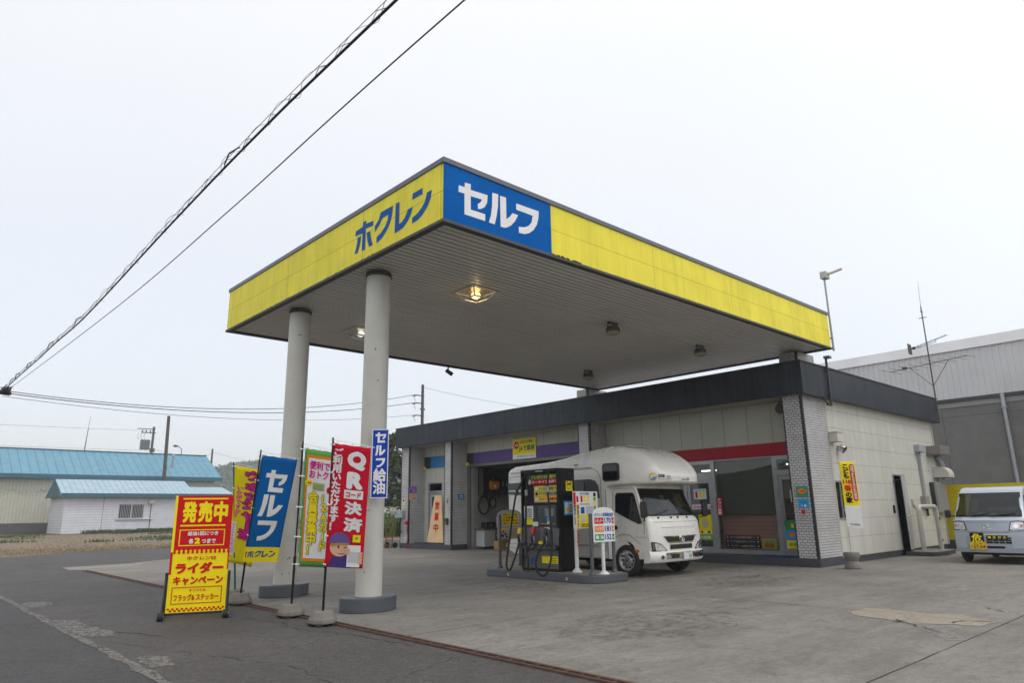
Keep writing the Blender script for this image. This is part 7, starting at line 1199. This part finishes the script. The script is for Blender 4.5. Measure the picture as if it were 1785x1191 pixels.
# ================================================================== VEGETATION
def leafmat(name, c1, c2, c3):
    m, t, p = base_mat(name); v = objco(t); a = noise(t, v, 1.1, 4); b = noise(t, v, 9.0, 2)
    c = mix(t, ramp(t, a, [(0.35, 0), (0.65, 1)]), c1, c2); c = mix(t, ramp(t, b, [(0.5, 0), (0.75, .6)]), c, c3); t.links.new(c, p.inputs['Base Color']); p.inputs['Roughness'].default_value = 0.7; MATS[name] = m; return m
m_dark = leafmat('foliage_conifer', (0.030, 0.048, 0.020), (0.050, 0.068, 0.024), (0.085, 0.095, 0.030)); m_grass = leafmat('grass_green', (0.065, 0.14, 0.022), (0.10, 0.19, 0.035), (0.15, 0.21, 0.06)); m_weed = leafmat('weed_dark', (0.035, 0.070, 0.018), (0.055, 0.10, 0.025), (0.10, 0.12, 0.04)); m_hill = leafmat('hill_foliage', (0.055, 0.085, 0.035), (0.075, 0.105, 0.045), (0.10, 0.125, 0.06)); m_dry = leafmat('dry_grass', (0.21, 0.16, 0.085), (0.27, 0.19, 0.095), (0.12, 0.12, 0.05)); m_white = mat('flower_white', (0.6, 0.6, 0.55), 0.8); m_bark = mat('bark', (0.05, 0.04, 0.03), 0.9, bmp=0.5)
def leafclump(g, c, r, n, s, flat=1.0, mi=0):
    for _ in range(n):
        while True:
            d = Vector((rnd.uniform(-1, 1), rnd.uniform(-1, 1), rnd.uniform(-1, 1)))
            if 0.05 < d.length < 1: break
        p = Vector(c) + Vector((d.x * r, d.y * r, d.z * r * flat)); a = Vector((rnd.gauss(0, 1), rnd.gauss(0, 1), rnd.gauss(0, .6))).normalized(); b = a.orthogonal().normalized(); b = b * math.cos(rnd.uniform(0, 6)) + a.cross(b) * math.sin(rnd.uniform(0, 6)); q = s * rnd.uniform(.6, 1.4); e_ = a.cross(b)
        g.add([p - b * q, p + e_ * q * .45, p + b * q, p - e_ * q * .45], [(0, 1, 2, 3)], mi)
def conifer(x, y, h, rad, z0, label, cl=130, ml=m_dark):
    t = thing('conifer_tree', label, 'tree', (x, y, -0.02), 0, 'dark trees beyond the station'); g = G(); g.cyl((0, 0, 0), (0, 0, h * .95), 0.22, 0.04, 8)
    for i in range(26): a = rnd.uniform(0, 6.28); z = z0 + (h - z0) * i / 26; l_ = rad * (1 - (i / 26) ** 1.3) * .9; g.cyl((0, 0, z), (l_ * math.cos(a), l_ * math.sin(a), z + .2), 0.04, 0.012, 5)
    g.build('trunk', m_bark, t); g = G()
    for i in range(cl):
        f_ = rnd.random() ** 1.15; z = z0 + (h - z0) * f_; rr = rad * (1 - f_ ** 1.6) * rnd.uniform(.35, 1.08) + 0.12; a = rnd.uniform(0, 6.28); leafclump(g, (rr * math.cos(a), rr * math.sin(a), z), rnd.uniform(.3, .7), 46, 0.16, .6)
    g.build('crown', ml, t)
conifer(23.2, 37.0, 6.9, 3.0, 0.9, 'dark spreading tree in full view between the blue column sign and the station')
conifer(25.6, 35.8, 6.9, 2.9, 1.0, 'dark tree half hidden behind the far left pier of the station')
conifer(27.5, 48.0, 5.6, 2.6, 1.0, 'shorter dark tree behind the fence, left of the spreading tree', 80)
# mesh fence behind
t = thing('mesh_fence', 'pale wire fence under the dark trees left of the station', 'fence', (14.0, 34.5, -0.02), R(-16)); g = G()
for i in range(12): g.cyl((i * 1.5, 0, 0), (i * 1.5, 0, 1.9), 0.035, n=8)
g.build('post', mat('fence_pale', (0.30, 0.31, 0.25), 0.6), t); g = G()
for i in range(110): g.bx(i * 0.15, i * 0.15 + 0.008, -0.004, 0.004, 0.1, 1.85)
for i in range(12): g.bx(0, 16.5, -0.004, 0.004, 0.1 + i * 0.155, 0.11 + i * 0.155)
g.build('mesh', mat('fence_pale', (0, 0, 0)), t)
def blades(name, region, n, hmin, hmax, m, w_=0.02, z=0.0):
    g = G()
    for _ in range(n):
        x, y = region(); h = rnd.uniform(hmin, hmax); a = rnd.uniform(0, 6.28); dx, dy = math.cos(a) * w_, math.sin(a) * w_; lx, ly = rnd.uniform(-.4, .4) * h, rnd.uniform(-.4, .4) * h
        g.add([(x - dx, y - dy, z), (x + dx, y + dy, z), (x + dx * .5 + lx * .5, y + dy * .5 + ly * .5, z + h * .7), (x + lx, y + ly, z + h)], [(0, 1, 2), (0, 2, 3)])
    o = g.build(name, m); o['kind'] = 'stuff'; return o
def cl_region(cs):
    def f():
        cx, cy, r = rnd.choice(cs); a = rnd.uniform(0, 6.28); q = r * math.sqrt(rnd.random()); return cx + q * math.cos(a), cy + q * math.sin(a)
    return f
blades('tall_grass', cl_region([(17.5 + rnd.uniform(-2.6, 3.4), 31.5 + rnd.uniform(-1.3, 1.3), 0.7) for _ in range(40)]), 9000, 0.5, 1.15, m_grass, 0.022)
g = G()
for _ in range(420): x = 17.5 + rnd.uniform(-2.6, 4.0); y = 33.2 + rnd.uniform(-.8, .8); leafclump(g, (x, y, rnd.uniform(1.15, 1.75)), 0.12, 5, 0.06)
o = g.build('white_flowers', m_white); o['kind'] = 'stuff'
blades('flower_stems', lambda: (17.5 + rnd.uniform(-2.6, 4.0), 33.2 + rnd.uniform(-.8, .8)), 2500, 0.8, 1.6, m_grass, 0.018)
blades('weeds', cl_region([(10.2 + rnd.random() ** .8 * 13.5, 66.8 + rnd.uniform(-.9, 1.3), rnd.uniform(.4, 1.1)) for _ in range(46)]), 6000, 0.12, 0.42, m_weed, 0.05)
blades('weeds', cl_region([(rnd.uniform(-2, 16), rnd.uniform(40, 66), rnd.uniform(.4, 1.6)) for _ in range(22)]), 1600, 0.05, 0.2, m_weed, 0.04)
blades('dry_grass', lambda: (lambda x: (x, 27.0 + 0.35 * x * (1 if x < 5 else .2) + abs(rnd.gauss(0, 3.2))))(rnd.uniform(-2.8, 24)), 9000, 0.02, 0.085, m_dry, 0.018, -0.01)
blades('dry_grass', lambda: (rnd.uniform(-2.8, 40), rnd.uniform(30, 66)), 3000, 0.03, 0.10, m_dry, 0.03, -0.01)
# far wooded hill
from mathutils import noise as mn
def hz(x, y):
    d = (x - 235) * 0.72 - (y - 345) * 0.69      # along the ridge, right is positive
    k_ = (x - 235) * 0.69 + (y - 345) * 0.72     # depth
    return max(0.0, (37 * math.exp(-((d - 50) / 130) ** 2) + 20 * math.exp(-((d + 105) / 60) ** 2)) * math.exp(-(k_ / 75) ** 2) + 3.5 * mn.noise(Vector((x * .03, y * .03, 0)))) - 0.6
g = G(); V = []; F = []; n = 60
for j in range(n + 1):
    for i in range(n + 1): d = -330 + 760 * i / n; k_ = -150 + 320 * j / n; x = 235 + .72 * d + .69 * k_; y = 345 - .69 * d + .72 * k_; V.append((x, y, hz(x, y)))
g.add(V, [(j * (n + 1) + i, j * (n + 1) + i + 1, (j + 1) * (n + 1) + i + 1, (j + 1) * (n + 1) + i) for j in range(n) for i in range(n)], 0, True); struct('hill', g, m_hill)
g = G()
for _ in range(2600):
    d = rnd.uniform(-190, 170); k_ = rnd.uniform(-100, 25); x = 235 + .72 * d + .69 * k_; y = 345 - .69 * d + .72 * k_; z = hz(x, y)
    if z > 2: leafclump(g, (x, y, z + 1.6), 3.2, 22, 1.1, .8)
o = g.build('hill_forest', m_hill); o['kind'] = 'stuff'

# ================================================================== HAZE
sc_g = bpy.data.objects['ground']
g = G(); g.bx(-400, 640, -400, 760, -1.1, 62); hz_ = g.build('haze', [], None); hz_['kind'] = 'stuff'
hm = bpy.data.materials.new('haze_air'); hm.use_nodes = True; t = hm.node_tree; t.nodes.clear(); o_ = t.nodes.new('ShaderNodeOutputMaterial'); pv = t.nodes.new('ShaderNodeVolumePrincipled')
pv.inputs['Color'].default_value = (0.90, 0.94, 0.99, 1); pv.inputs['Density'].default_value = 0.0011; pv.inputs['Anisotropy'].default_value = 0.2; t.links.new(pv.outputs[0], o_.inputs['Volume']); hz_.data.materials.append(hm)
